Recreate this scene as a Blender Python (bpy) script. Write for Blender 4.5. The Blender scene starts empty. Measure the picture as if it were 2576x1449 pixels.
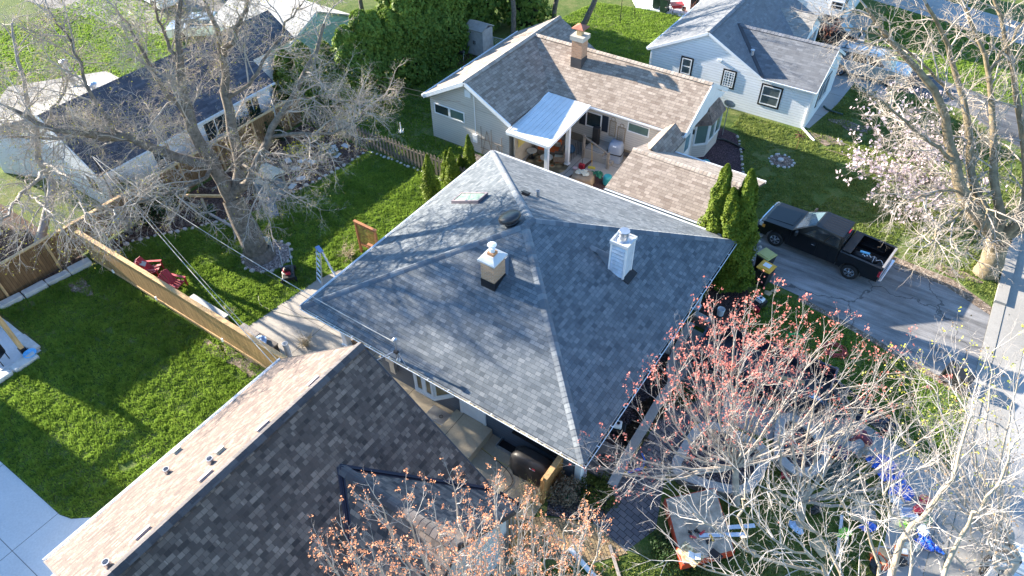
import bpy, math, random
import numpy as np
from mathutils import Vector, Matrix, Euler
R = math.radians
# ---------------------------------------------------------------- camera
FPX, CX, CY, CAMH = 1753.42, 1288.0, 724.5, 22.7
CM = Matrix(((0.8286639585, -0.3832069207, 0.4080055144), (0.5595994950, 0.5838604767, -0.5881796910), (-0.0128237659, 0.7157229909, 0.6982665332)))
cd = bpy.data.cameras.new('camera'); cam = bpy.data.objects.new('camera', cd)
bpy.context.scene.collection.objects.link(cam)
cd.sensor_width = 36.0; cd.lens = 36.0*FPX/2576.0; cd.clip_start = 0.1; cd.clip_end = 600
cam.matrix_world = Matrix.Translation((0, 0, CAMH)) @ CM.to_4x4()
SC = bpy.context.scene
SC.camera = cam
# ---------------------------------------------------------------- light
SUN_EL, SUN_AZ = R(19.4), R(3.5)       # the light travels towards +X, turned a little to +Y
w = bpy.data.worlds.new('World'); SC.world = w; w.use_nodes = True
nt = w.node_tree; bg = nt.nodes['Background']
sky = nt.nodes.new('ShaderNodeTexSky'); sky.sky_type = 'NISHITA'; sky.sun_disc = False
sky.sun_elevation = SUN_EL; sky.sun_rotation = math.atan2(-math.cos(SUN_AZ), -math.sin(SUN_AZ)); sky.air_density = 1.3; sky.dust_density = 0.6; sky.ozone_density = 2.0
mxs = nt.nodes.new('ShaderNodeMixRGB'); mxs.blend_type = 'MULTIPLY'; mxs.inputs[0].default_value = 1; mxs.inputs[2].default_value = (.76, 1.0, 1.26, 1)   # clear cold spring sky
nt.links.new(sky.outputs[0], mxs.inputs[1]); nt.links.new(mxs.outputs[0], bg.inputs[0]); bg.inputs[1].default_value = 0.078
sd = bpy.data.lights.new('sun', 'SUN'); sd.energy = 5.0; sd.angle = R(0.53); sd.color = (1.0, 0.88, 0.72)
sun = bpy.data.objects.new('sun', sd); SC.collection.objects.link(sun)
_d = Vector((math.cos(SUN_EL)*math.cos(SUN_AZ), math.cos(SUN_EL)*math.sin(SUN_AZ), -math.sin(SUN_EL)))
sun.rotation_euler = _d.to_track_quat('-Z', 'Y').to_euler(); sun.location = (-40, 0, 40)
SC.view_settings.view_transform = 'Standard'; SC.view_settings.look = 'None'
SC.view_settings.exposure = 2.15; SC.view_settings.gamma = 1.0
SC.cycles.max_bounces = 6; SC.cycles.transparent_max_bounces = 12

# ---------------------------------------------------------------- pixel -> real place (survey helper: every use names a real height or wall plane)
def ray(x, y): return CM @ Vector(((x-CX)/FPX, -(y-CY)/FPX, -1.0))
def G(x, y, z=0.0):
    r = ray(x, y); t = (z-CAMH)/r.z
    return (r.x*t, r.y*t, z)
def GY(x, y, Y):
    r = ray(x, y); t = Y/r.y
    return (r.x*t, Y, CAMH+r.z*t)
def GX(x, y, X):
    r = ray(x, y); t = X/r.x
    return (X, r.y*t, CAMH+r.z*t)

# ---------------------------------------------------------------- scene helpers
def tag(o, label=None, cat=None, group=None, kind=None):
    if label: o['label'] = label
    if cat: o['category'] = cat
    if group: o['group'] = group
    if kind: o['kind'] = kind
    return o
def thing(name, label, cat, loc=(0, 0, 0), rotz=0.0, group=None):
    o = bpy.data.objects.new(name, None); SC.collection.objects.link(o)
    o.empty_display_size = 0.2
    o.location = loc; o.rotation_euler = (0, 0, rotz)
    return tag(o, label, cat, group)
def copy_tree(o, parent=None):
    c = o.copy(); SC.collection.objects.link(c)
    if parent is not None: c.parent = parent
    for ch in list(o.children): copy_tree(ch, c)
    return c
def dup(root, loc, rotz=None, label=None, scale=None):
    c = copy_tree(root); c.location = loc
    if rotz is not None: c.rotation_euler = (0, 0, rotz)
    if label: c['label'] = label
    if scale: c.scale = (scale,)*3 if not hasattr(scale, '__len__') else scale
    return c
def world_origin(o):
    v = Vector((0, 0, 0))
    while o is not None:
        v += Vector(o.location); o = o.parent
    return v
class MB:
    def __init__(s): s.v = []; s.f = []; s.uv = []
    def face(s, pts, uv=None):
        n = len(s.v); s.v += [tuple(p) for p in pts]; s.f.append(list(range(n, n+len(pts))))
        s.uv.append(uv if uv else [(0, 0)]*len(pts)); return s
    def box(s, x0, x1, y0, y1, z0, z1):
        n = len(s.v)
        s.v += [(x0, y0, z0), (x1, y0, z0), (x1, y1, z0), (x0, y1, z0), (x0, y0, z1), (x1, y0, z1), (x1, y1, z1), (x0, y1, z1)]
        for f in ((0, 3, 2, 1), (4, 5, 6, 7), (0, 1, 5, 4), (1, 2, 6, 5), (2, 3, 7, 6), (3, 0, 4, 7)):
            s.f.append([n+i for i in f]); s.uv.append([(s.v[n+i][0]+s.v[n+i][1], s.v[n+i][2]) for i in f])
        return s
    def obox(s, c, size, rot=(0, 0, 0)):
        M = Euler(rot).to_matrix(); n = len(s.v); c = Vector(c)
        for dz in (-.5, .5):
            for dx, dy in ((-.5, -.5), (.5, -.5), (.5, .5), (-.5, .5)):
                s.v.append(tuple(c + M @ Vector((dx*size[0], dy*size[1], dz*size[2]))))
        for f in ((0, 3, 2, 1), (4, 5, 6, 7), (0, 1, 5, 4), (1, 2, 6, 5), (2, 3, 7, 6), (3, 0, 4, 7)):
            s.f.append([n+i for i in f]); s.uv.append([(0, 0), (1, 0), (1, 1), (0, 1)])
        return s
    def bar(s, a, b, w, h=None):
        a = Vector(a); b = Vector(b); d = b-a; h = h or w
        q = d.to_track_quat('X', 'Z'); M = q.to_matrix(); c = (a+b)/2; n = len(s.v); L = d.length
        for dz in (-.5, .5):
            for dx, dy in ((-.5, -.5), (.5, -.5), (.5, .5), (-.5, .5)):
                s.v.append(tuple(c + M @ Vector((dx*L, dy*w, dz*h))))
        for f in ((0, 3, 2, 1), (4, 5, 6, 7), (0, 1, 5, 4), (1, 2, 6, 5), (2, 3, 7, 6), (3, 0, 4, 7)):
            s.f.append([n+i for i in f]); s.uv.append([(0, 0), (1, 0), (1, 1), (0, 1)])
        return s
    def prism(s, poly, z0, z1):
        n = len(poly)
        s.face([(p[0], p[1], z1) for p in poly], [(p[0], p[1]) for p in poly])
        s.face([(p[0], p[1], z0) for p in reversed(poly)])
        for i in range(n):
            a, b = poly[i], poly[(i+1) % n]
            L = math.hypot(b[0]-a[0], b[1]-a[1])
            s.face([(a[0], a[1], z0), (b[0], b[1], z0), (b[0], b[1], z1), (a[0], a[1], z1)], [(0, z0), (L, z0), (L, z1), (0, z1)])
        return s
    def side(s, prof, y0, y1, y0t=None, y1t=None):
        """profile in x,z pushed through y; optional narrower top"""
        zs = [p[1] for p in prof]; zl, zh = min(zs), max(zs)
        def yy(z, a, b): return a if b is None else a+(b-a)*(z-zl)/(zh-zl)
        A = [(p[0], yy(p[1], y0, y0t), p[1]) for p in prof]; B = [(p[0], yy(p[1], y1, y1t), p[1]) for p in prof]
        s.face(A); s.face(B[::-1]); n = len(prof)
        for i in range(n):
            j = (i+1) % n; s.face([A[j], A[i], B[i], B[j]])
        return s
    def slab(s, pts, t=0.06, uvo=(0, 0)):
        """sloped roof face: top carries metre UVs (u along eave, v up the slope)"""
        P_ = [Vector(p) for p in pts]
        nrm = (P_[1]-P_[0]).cross(P_[2]-P_[0])
        if len(P_) > 3: nrm += (P_[2]-P_[0]).cross(P_[3]-P_[0])
        if nrm.z < 0: P_.reverse(); nrm = -nrm
        nrm.normalize()
        u = Vector((0, 0, 1)).cross(nrm)
        u = u.normalized() if u.length > 1e-4 else Vector((1, 0, 0))
        v = nrm.cross(u)
        s.face(P_, [(p.dot(u)+uvo[0], p.dot(v)+uvo[1]) for p in P_])
        Q = [p-Vector((0, 0, t)) for p in P_]
        s.face(Q[::-1]); n = len(P_)
        for i in range(n):
            j = (i+1) % n; s.face([Q[i], Q[j], P_[j], P_[i]])
        return s
    def tube(s, pts, r, n=6, cap=True):
        pts = [Vector(p) for p in pts]; K = len(pts)
        rr = r if hasattr(r, '__len__') else [r]*K
        base = len(s.v); up = Vector((0, 0, 1))
        t0 = (pts[1]-pts[0]).normalized()
        a = t0.cross(up)
        a = a.normalized() if a.length > .05 else Vector((1, 0, 0))
        for i, p in enumerate(pts):
            t = (pts[min(i+1, K-1)]-pts[max(i-1, 0)]).normalized()
            a = (a - t*a.dot(t)).normalized(); b = t.cross(a)
            for k in range(n):
                an = 2*math.pi*k/n; s.v.append(tuple(p+(a*math.cos(an)+b*math.sin(an))*rr[i]))
        for i in range(K-1):
            for k in range(n):
                k2 = (k+1) % n
                s.f.append([base+i*n+k, base+i*n+k2, base+(i+1)*n+k2, base+(i+1)*n+k]); s.uv.append([(0, 0)]*4)
        if cap:
            s.f.append([base+k for k in range(n)][::-1]); s.uv.append([(0, 0)]*n)
            s.f.append([base+(K-1)*n+k for k in range(n)]); s.uv.append([(0, 0)]*n)
        return s
    def lathe(s, prof, c=(0, 0, 0), n=16):
        base = len(s.v)
        for r, z in prof:
            for k in range(n):
                an = 2*math.pi*k/n; s.v.append((c[0]+r*math.cos(an), c[1]+r*math.sin(an), c[2]+z))
        for i in range(len(prof)-1):
            for k in range(n):
                k2 = (k+1) % n
                s.f.append([base+i*n+k, base+i*n+k2, base+(i+1)*n+k2, base+(i+1)*n+k]); s.uv.append([(0, 0)]*4)
        s.f.append([base+k for k in range(n)][::-1]); s.uv.append([(0, 0)]*n)
        s.f.append([base+(len(prof)-1)*n+k for k in range(n)]); s.uv.append([(0, 0)]*n)
        return s
    def blob(s, c, r, rng, n=8, m=5, rough=.15):
        """irregular stone / lump"""
        base = len(s.v); rx, ry, rz = r if hasattr(r, '__len__') else (r, r, r)
        ra = rng.random()*6.28
        for i in range(m+1):
            ph = math.pi*i/m
            for k in range(n):
                an = 2*math.pi*k/n+ra; q = 1+rng.uniform(-rough, rough)
                s.v.append((c[0]+rx*q*math.sin(ph)*math.cos(an), c[1]+ry*q*math.sin(ph)*math.sin(an), c[2]-rz*q*math.cos(ph)))
        for i in range(m):
            for k in range(n):
                k2 = (k+1) % n
                s.f.append([base+i*n+k, base+i*n+k2, base+(i+1)*n+k2, base+(i+1)*n+k]); s.uv.append([(0, 0)]*4)
        return s
    def fb(s, face, plane, u0, u1, z0, z1, o0, o1):
        """box on a wall: face -Y/+Y/-X/+X, plane coordinate, u range, z range, out range"""
        if u0 > u1: u0, u1 = u1, u0
        if face == '-Y': return s.box(u0, u1, plane-o1, plane-o0, z0, z1)
        if face == '+Y': return s.box(u0, u1, plane+o0, plane+o1, z0, z1)
        if face == '+X': return s.box(plane+o0, plane+o1, u0, u1, z0, z1)
        return s.box(plane-o1, plane-o0, u0, u1, z0, z1)
    def build(s, name, m, parent=None, smooth=False, bevel=0, label=None):
        me = bpy.data.meshes.new(name); off = world_origin(parent) if parent else Vector((0, 0, 0))
        me.from_pydata([(x-off.x, y-off.y, z-off.z) for x, y, z in s.v], [], s.f)
        ul = me.uv_layers.new(name='UVMap'); flat = [c for f in s.uv for q in f for c in q]
        if len(flat) == 2*len(me.loops): ul.data.foreach_set('uv', flat)
        me.materials.append(m)
        if smooth: me.polygons.foreach_set('use_smooth', [True]*len(me.polygons))
        me.update()
        o = bpy.data.objects.new(name, me); SC.collection.objects.link(o)
        if parent: o.parent = parent
        if bevel:
            md = o.modifiers.new('bevel', 'BEVEL'); md.width = bevel; md.segments = 2; md.limit_method = 'ANGLE'; md.angle_limit = R(35)
        if smooth and bevel:
            pass
        if label: o['label'] = label
        return o
def npmesh(name, V, F, m, parent=None, smooth=False):
    """V (n,3) world, F (k,3|4) -> one mesh object"""
    off = world_origin(parent) if parent else Vector((0, 0, 0))
    V = np.asarray(V, np.float32)-np.array(off[:], np.float32); F = np.asarray(F, np.int32)
    me = bpy.data.meshes.new(name); k = F.shape[1]
    me.vertices.add(len(V)); me.vertices.foreach_set('co', V.ravel())
    me.loops.add(F.size); me.loops.foreach_set('vertex_index', F.ravel())
    me.polygons.add(len(F)); me.polygons.foreach_set('loop_start', np.arange(0, F.size, k, dtype=np.int32))
    try: me.polygons.foreach_set('loop_total', np.full(len(F), k, np.int32))
    except Exception: pass
    if smooth: me.polygons.foreach_set('use_smooth', np.ones(len(F), bool))
    me.materials.append(m); me.update(calc_edges=True)
    o = bpy.data.objects.new(name, me); SC.collection.objects.link(o)
    if parent: o.parent = parent
    return o

# ---------------------------------------------------------------- materials
def srgb(r, g, b):
    f = lambda c: (c/255/12.92) if c/255 <= .04045 else ((c/255+.055)/1.055)**2.4
    return (f(r), f(g), f(b))
class NT:
    def __init__(s, name):
        s.m = bpy.data.materials.new(name); s.m.use_nodes = True; s.t = s.m.node_tree; s.b = s.t.nodes['Principled BSDF']
        s.out = s.t.nodes['Material Output']
    def n(s, typ, **kw):
        nd = s.t.nodes.new('ShaderNode'+typ)
        for k, v in kw.items(): setattr(nd, k, v)
        return nd
    def l(s, a, b): s.t.links.new(a, b)
    def pos(s): return s.n('NewGeometry').outputs['Position']
    def uv(s): return s.n('TexCoord').outputs['UV']
    def obj(s): return s.n('TexCoord').outputs['Object']
    def noise(s, vec, scale, detail=3, rough=.6, dist=0):
        nd = s.n('TexNoise'); nd.inputs['Scale'].default_value = scale; nd.inputs['Detail'].default_value = detail
        nd.inputs['Roughness'].default_value = rough; nd.inputs['Distortion'].default_value = dist
        s.l(vec, nd.inputs['Vector']); return nd.outputs['Fac']
    def ramp(s, fac, stops):
        nd = s.n('ValToRGB'); e = nd.color_ramp.elements
        while len(e) < len(stops): e.new(.5)
        for i, (p, c) in enumerate(stops):
            e[i].position = p; e[i].color = (*c, 1) if hasattr(c, '__len__') else (c, c, c, 1)
        s.l(fac, nd.inputs[0]); return nd.outputs[0]
    def mix(s, fac, a, b, mode='MIX'):
        nd = s.n('MixRGB', blend_type=mode)
        for v, i in ((fac, 0), (a, 1), (b, 2)):
            if hasattr(v, 'is_linked') or hasattr(v, 'links'): s.l(v, nd.inputs[i])
            elif hasattr(v, '__len__'): nd.inputs[i].default_value = (*v, 1)
            else: nd.inputs[i].default_value = v if i == 0 else (v, v, v, 1)
        return nd.outputs[0]
    def math(s, op, a, b=None, c=None):
        nd = s.n('Math', operation=op)
        for v, i in ((a, 0), (b, 1), (c, 2)):
            if v is None: continue
            if hasattr(v, 'links'): s.l(v, nd.inputs[i])
            else: nd.inputs[i].default_value = v
        return nd.outputs[0]
    def map(s, vec, scale=(1, 1, 1), rot=(0, 0, 0)):
        nd = s.n('Mapping'); nd.inputs['Scale'].default_value = scale; nd.inputs['Rotation'].default_value = rot
        s.l(vec, nd.inputs['Vector']); return nd.outputs[0]
    def sep(s, vec):
        nd = s.n('SeparateXYZ'); s.l(vec, nd.inputs[0]); return nd.outputs
    def bump(s, h, strength=.5, dist=.02):
        nd = s.n('Bump'); nd.inputs['Strength'].default_value = strength; nd.inputs['Distance'].default_value = dist
        s.l(h, nd.inputs['Height']); s.l(nd.outputs[0], s.b.inputs['Normal']); return nd
    def col(s, c):
        if hasattr(c, 'links'): s.l(c, s.b.inputs['Base Color'])
        else: s.b.inputs['Base Color'].default_value = (*c, 1)
    def set(s, rough=.7, metal=0, spec=None, coat=0):
        s.b.inputs['Roughness'].default_value = rough; s.b.inputs['Metallic'].default_value = metal
        if spec is not None: s.b.inputs['Specular IOR Level'].default_value = spec
        if coat: s.b.inputs['Coat Weight'].default_value = coat; s.b.inputs['Coat Roughness'].default_value = .05
        return s
_mc = {}
def mat(name, c, rough=.7, metal=0, var=.18, scale=3.0, bump=0, spec=None, coat=0):
    """plain surface with soft uneven wear; procedural"""
    if name in _mc: return _mc[name]
    k = NT(name); v = k.obj()
    a = tuple(x*(1-var) for x in c); b = tuple(min(1, x*(1+var)) for x in c)
    f = k.noise(v, scale, 4); k.col(k.ramp(f, [(.3, a), (.7, b)])); k.set(rough, metal, spec, coat)
    if bump: k.bump(k.noise(v, scale*8, 3), .4, bump)
    _mc[name] = k.m; return k.m
def shingles(name, dark, mid, light, tabw=.30, row=.145, contrast=1.0, vary=.5, seed=0, wash=None, rough=.85, sheen=.25, line=.35):
    k = NT(name); uv = k.uv()
    mp = k.n('Mapping'); mp.inputs['Location'].default_value = (seed*.37, seed*.11, 0); k.l(uv, mp.inputs['Vector']); uv = mp.outputs[0]
    def brick(w_, h_, off, mort, fr=2):
        b = k.n('TexBrick', offset=off, offset_frequency=fr, squash=1.35, squash_frequency=3)
        b.inputs['Scale'].default_value = 1; b.inputs['Brick Width'].default_value = w_; b.inputs['Row Height'].default_value = h_
        b.inputs['Mortar Size'].default_value = mort; b.inputs['Mortar Smooth'].default_value = .15; b.inputs['Bias'].default_value = 0
        b.inputs['Color1'].default_value = (0, 0, 0, 1); b.inputs['Color2'].default_value = (1, 1, 1, 1); b.inputs['Mortar'].default_value = (.5, .5, .5, 1)
        k.l(uv, b.inputs['Vector']); return b
    b1 = brick(tabw, row, .43, .006); b2 = brick(tabw*1.7, row, .31, 0.0, 3)
    f = k.math('ADD', k.math('MULTIPLY', b1.outputs['Color'], .62), k.math('MULTIPLY', b2.outputs['Color'], .38))
    c = k.ramp(f, [(.5-.5*vary, dark), (.5, mid), (.5+.5*vary, light)])
    g = k.noise(uv, 60, 2, .7); c = k.mix(.35, c, k.ramp(g, [(.3, .35), (.7, .75)]), 'OVERLAY')
    big = k.noise(uv, .35, 4, .6); c = k.mix(.5, c, k.ramp(big, [(.3, .4), (.7, .6)]), 'OVERLAY')
    # dark joint line around each tab, painted in for the shadow gap there
    c = k.mix(k.math('MULTIPLY', b1.outputs['Fac'], line), c, tuple(x*.3 for x in dark))
    k.col(c); k.set(rough, 0, .3)
    # course height: each tab thick at its lower edge
    vv = k.sep(uv)[1]; saw = k.math('FRACT', k.math('DIVIDE', vv, row))
    h = k.math('ADD', k.math('MULTIPLY', saw, -.8), k.math('MULTIPLY', b1.outputs['Fac'], -.6))
    h = k.math('ADD', h, k.math('MULTIPLY', b2.outputs['Color'], .45*contrast)); h = k.math('ADD', h, k.math('MULTIPLY', g, .25))
    k.bump(h, .55, .012)
    k.b.inputs['Sheen Weight'].default_value = sheen; k.b.inputs['Sheen Roughness'].default_value = .6
    return k.m
def siding(name, c, pitch=.11, line=.55, rough=.5, dirt=.08, axis=2):
    k = NT(name); p = k.pos(); z = k.sep(p)[axis]
    f = k.math('FRACT', k.math('DIVIDE', z, pitch))
    edge = k.math('LESS_THAN', f, .14)
    n = k.noise(p, 1.2, 4); base = k.ramp(n, [(.3, tuple(x*(1-dirt) for x in c)), (.7, c)])
    k.col(k.mix(k.math('MULTIPLY', edge, line), base, tuple(x*.35 for x in c))); k.set(rough, 0, .3)
    k.bump(k.math('MULTIPLY', f, -1), .6, .015); return k.m
def concrete(name, c, joint=None, stain=.25, scale=1.0, dark=None, rot=0, jw=.012):
    k = NT(name); p = k.pos()
    n1 = k.noise(p, .5*scale, 6, .65); n2 = k.noise(p, 14*scale, 4, .7); n3 = k.noise(p, 60, 2)
    base = k.ramp(n1, [(.25, tuple(x*(1-stain) for x in c)), (.75, tuple(min(1, x*(1+stain*.5)) for x in c))])
    base = k.mix(.35, base, k.ramp(n2, [(.3, .36), (.7, .62)]), 'OVERLAY')
    if joint:
        s = k.sep(k.map(p, rot=(0, 0, rot)))
        for i, (d, o) in enumerate(joint):
            if not d: continue
            f = k.math('FRACT', k.math('DIVIDE', k.math('ADD', s[i], o+1000*d), d))
            e = k.math('LESS_THAN', f, jw*2/d); base = k.mix(e, base, tuple(x*.25 for x in c))
    k.col(base); k.set(.85, 0, .3); k.bump(k.math('ADD', n2, n3), .25, .01); return k.m
def mulch(name, a, b, scale=30, bumpd=.04):
    k = NT(name); p = k.pos(); v = k.n('TexVoronoi'); v.inputs['Scale'].default_value = scale; k.l(k.map(p, (1, 1, 1)), v.inputs['Vector'])
    r = k.sep(v.outputs['Color'])[0]; n = k.noise(p, 1.1, 4)
    c = k.ramp(r, [(0, a), (.8, b), (1, tuple(min(1, x*1.8) for x in b))]); c = k.mix(.5, c, k.ramp(n, [(.3, .35), (.7, .62)]), 'OVERLAY')
    k.col(c); k.set(.9, 0, .2); k.bump(k.math('ADD', v.outputs['Distance'], k.math('MULTIPLY', r, .8)), .9, bumpd); return k.m
def wood(name, c, plank=None, axis=0, rough=.75, var=.3, line=.7):
    k = NT(name); p = k.pos()
    sc = [6, 6, 6]; 
    n = k.noise(k.map(p, (8, 8, 1.2)), 1.5, 4, .6, .5)
    base = k.ramp(n, [(.25, tuple(x*(1-var) for x in c)), (.75, tuple(min(1, x*(1+var)) for x in c))])
    if plank:
        s = k.sep(p)[axis]; q = k.math('DIVIDE', s, plank); f = k.math('FRACT', k.math('ADD', q, 1000)); e = k.math('LESS_THAN', f, .1)
        wn = k.n('TexWhiteNoise', noise_dimensions='1D'); k.l(k.math('FLOOR', q), wn.inputs['W'])
        base = k.mix(.35, base, k.ramp(wn.outputs['Value'], [(0, .3), (1, .7)]), 'OVERLAY')
        base = k.mix(k.math('MULTIPLY', e, line), base, tuple(x*.2 for x in c))
    k.col(base); k.set(rough, 0, .3); k.bump(n, .3, .01); return k.m
def leafmat(name, a, b, trans=.35, scale=2.0, c2=None):
    k = NT(name); p = k.pos(); n = k.noise(p, scale, 4); n2 = k.noise(p, scale*9, 2)
    f = k.math('ADD', k.math('MULTIPLY', n, .6), k.math('MULTIPLY', n2, .4))
    st = [(.35, a), (.62, b)] + ([(.8, c2)] if c2 else [])
    c = k.ramp(f, st); k.col(c); k.set(.6, 0, .2)
    tr = k.n('BsdfTranslucent'); k.l(c, tr.inputs['Color']); mx = k.n('MixShader'); mx.inputs[0].default_value = trans
    k.l(k.b.outputs[0], mx.inputs[1]); k.l(tr.outputs[0], mx.inputs[2]); k.l(mx.outputs[0], k.out.inputs['Surface']); return k.m
def brickmat(name, c1, c2, mortar, w_=.2, h_=.075):
    k = NT(name); p = k.pos(); s = k.sep(p); cb = k.n('CombineXYZ'); k.l(k.math('ADD', s[0], s[1]), cb.inputs[0]); k.l(s[2], cb.inputs[1])
    b = k.n('TexBrick'); b.inputs['Scale'].default_value = 1; b.inputs['Brick Width'].default_value = w_; b.inputs['Row Height'].default_value = h_
    b.inputs['Mortar Size'].default_value = .008; b.inputs['Color1'].default_value = (*c1, 1); b.inputs['Color2'].default_value = (*c2, 1); b.inputs['Mortar'].default_value = (*mortar, 1)
    k.l(cb.outputs[0], b.inputs['Vector']); k.col(b.outputs['Color']); k.set(.85); k.bump(b.outputs['Fac'], -.5, .01); return k.m
def pavers(name, c1, c2, mortar, w_=.2, h_=.1, rot=0):
    k = NT(name); p = k.map(k.pos(), rot=(0, 0, rot))
    b = k.n('TexBrick'); b.inputs['Scale'].default_value = 1; b.inputs['Brick Width'].default_value = w_; b.inputs['Row Height'].default_value = h_
    b.inputs['Mortar Size'].default_value = .01; b.inputs['Color1'].default_value = (*c1, 1); b.inputs['Color2'].default_value = (*c2, 1); b.inputs['Mortar'].default_value = (*mortar, 1)
    k.l(p, b.inputs['Vector']); n = k.noise(p, 3, 4); k.col(k.mix(.4, b.outputs['Color'], k.ramp(n, [(.3, .35), (.7, .62)]), 'OVERLAY')); k.set(.85); k.bump(b.outputs['Fac'], -.5, .01); return k.m
WHITE = mat('white_paint', (.80, .82, .84), .45, var=.06)
TRIM = mat('white_trim', (.78, .80, .82), .4, var=.05)
BLACK = mat('black_paint', (.012, .012, .014), .4, var=.3)
BLACKP = mat('black_plastic', (.02, .02, .022), .55, var=.3)
GLASS = mat('window_glass', (.03, .045, .05), .06, var=.5, scale=.8, spec=.8)
GLASSG = mat('green_window_glass', (.10, .16, .15), .12, var=.2, scale=1, spec=.6)
METAL = mat('galvanised_metal', (.55, .57, .6), .35, .8, var=.15)
ALU = mat('aluminium', (.65, .67, .7), .3, .7, var=.1)
RUST = mat('rusty_copper', (.36, .13, .08), .7, var=.3)
RUBBER = mat('tyre_rubber', (.015, .015, .016), .8, var=.2)
STONE = mat('pale_field_stone', (.48, .43, .4), .8, var=.3, scale=4, bump=.01)
LIME = mat('limestone', (.50, .50, .49), .8, var=.15, scale=4, bump=.02)
REDP = mat('red_plastic', (.42, .02, .04), .45, var=.15)
YEL = mat('yellow_plastic', (.75, .40, .03), .45, var=.1)
# ---------------------------------------------------------------- ground
def turfmat(name):
    k = NT(name); p = k.pos()
    n1 = k.noise(p, .22, 5, .6); n2 = k.noise(p, 1.6, 5, .65); n3 = k.noise(p, 11, 4, .7)
    f = k.math('ADD', k.math('MULTIPLY', n1, .3), k.math('ADD', k.math('MULTIPLY', n2, .35), k.math('MULTIPLY', n3, .35)))
    c = k.ramp(f, [(.36, (.035, .065, .014)), (.48, (.08, .125, .028)), (.58, (.15, .16, .06)), (.7, (.25, .20, .13))])
    k.col(c); k.set(.9, 0, .15); k.bump(k.math('ADD', n3, k.math('MULTIPLY', n2, .5)), .9, .06); return k.m
TURF = turfmat('turf')
def sheet(name, poly, z, m, t=.05, uvs=False):
    b = MB(); b.prism([(p[0], p[1]) for p in poly], z-t, z); return tag(b.build(name, m), kind='structure')
b = MB(); N = 24
xs = np.linspace(-260, 200, N); ys = np.linspace(-80, 320, N)
for i in range(N-1):
    for j in range(N-1): b.face([(xs[i], ys[j], 0), (xs[i+1], ys[j], 0), (xs[i+1], ys[j+1], 0), (xs[i], ys[j+1], 0)])
tag(b.build('ground', TURF), kind='structure')

def asphalt(name, c, crack=True, streak=.5, rot=0):
    k = NT(name); p = k.pos(); q = k.map(p, (.25, 2.2, 1), (0, 0, rot))
    n1 = k.noise(p, .35, 5); n2 = k.noise(q, 1.2, 5, .7); n3 = k.noise(p, 40, 3, .8)
    base = k.ramp(k.math('ADD', k.math('MULTIPLY', n1, .45), k.math('MULTIPLY', n2, .55)), [(.34, tuple(x*.38 for x in c)), (.5, c), (.66, tuple(x*1.7 for x in c))])
    base = k.mix(.5, base, k.ramp(n3, [(.3, .3), (.7, .7)]), 'OVERLAY')
    if crack:
        nd = k.n('TexVoronoi', feature='DISTANCE_TO_EDGE'); nd.inputs['Scale'].default_value = .22
        wob = k.n('MixRGB'); wob.inputs[0].default_value = .12; k.l(p, wob.inputs[1])
        nn = k.n('TexNoise'); nn.inputs['Scale'].default_value = 1.3; nn.inputs['Detail'].default_value = 6; k.l(p, nn.inputs['Vector']); 
        add = k.n('VectorMath', operation='MULTIPLY_ADD'); k.l(nn.outputs['Color'], add.inputs[0]); add.inputs[1].default_value = (1.1, 1.1, 1.1); k.l(p, add.inputs[2])
        k.l(add.outputs[0], nd.inputs['Vector'])
        e = k.math('LESS_THAN', nd.outputs['Distance'], .006); base = k.mix(k.math('MULTIPLY', e, .6), base, (.03, .032, .035))
    k.col(base); k.set(.8, 0, .3); k.bump(n3, .4, .01); return k.m
ASPH = asphalt('driveway_asphalt', (.20, .20, .205)); ASPH2 = asphalt('path_asphalt', (.11, .115, .125), False)
STREETC = concrete('street_concrete', (.36, .355, .35), ((4.6, 0), (4.6, 1)), .2)
KERBC = concrete('kerb_concrete', (.33, .32, .30), None, .25, jw=.01)
DRIVEC = concrete('driveway_concrete', (.36, .35, .34), ((3.1, .4), (3.1, 1.2)), .18)
PATIOC = concrete('patio_concrete', (.40, .37, .33), ((3.0, .9), (3.0, 2.6)), .2)
SIDEC = concrete('side_patio_concrete', (.42, .36, .27), ((2.6, .3), (0, 0)), .15)
PALEC = concrete('pale_concrete', (.52, .53, .55), ((3.6, 2.3), (2.75, .8)), .1)
MULCH = mulch('brown_mulch', (.03, .018, .014), (.13, .08, .065)); GRAVEL = mulch('dark_gravel', (.02, .017, .02), (.13, .11, .12), 22, .06)
DIRT = mulch('bare_dirt', (.10, .075, .055), (.24, .19, .15), 16, .02)
DARKMULCH = mulch('dark_mulch', (.03, .02, .02), (.10, .065, .06))

# street, kerb and gutter on the right
sheet('street', [(6.9, -60), (18, -60), (18, 47), (13.5, 56), (6.9, 49.5)], .006, STREETC)
sheet('gutter', [(5.9, -60), (6.88, -60), (6.88, 47), (5.9, 47)], .010, KERBC)
for (y0, y1) in ((-60, 11.5), (30.3, 48)):
    sheet('kerb', [(5.42, y0), (5.88, y0), (5.88, y1), (5.42, y1)], .14, KERBC, .3)
sheet('kerb', [(5.42, 11.52), (5.88, 11.52), (5.88, 30.28), (5.42, 30.28)], .03, KERBC, .3)
sheet('side_street', [(6.88, 49.5), (13.5, 56), (60, 52), (60, 62), (3.3, 63.4), (-6.5, 66), (-30, 74), (-30, 68), (-6.9, 61.9), (3.3, 59.6)], .012, STREETC)
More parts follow.
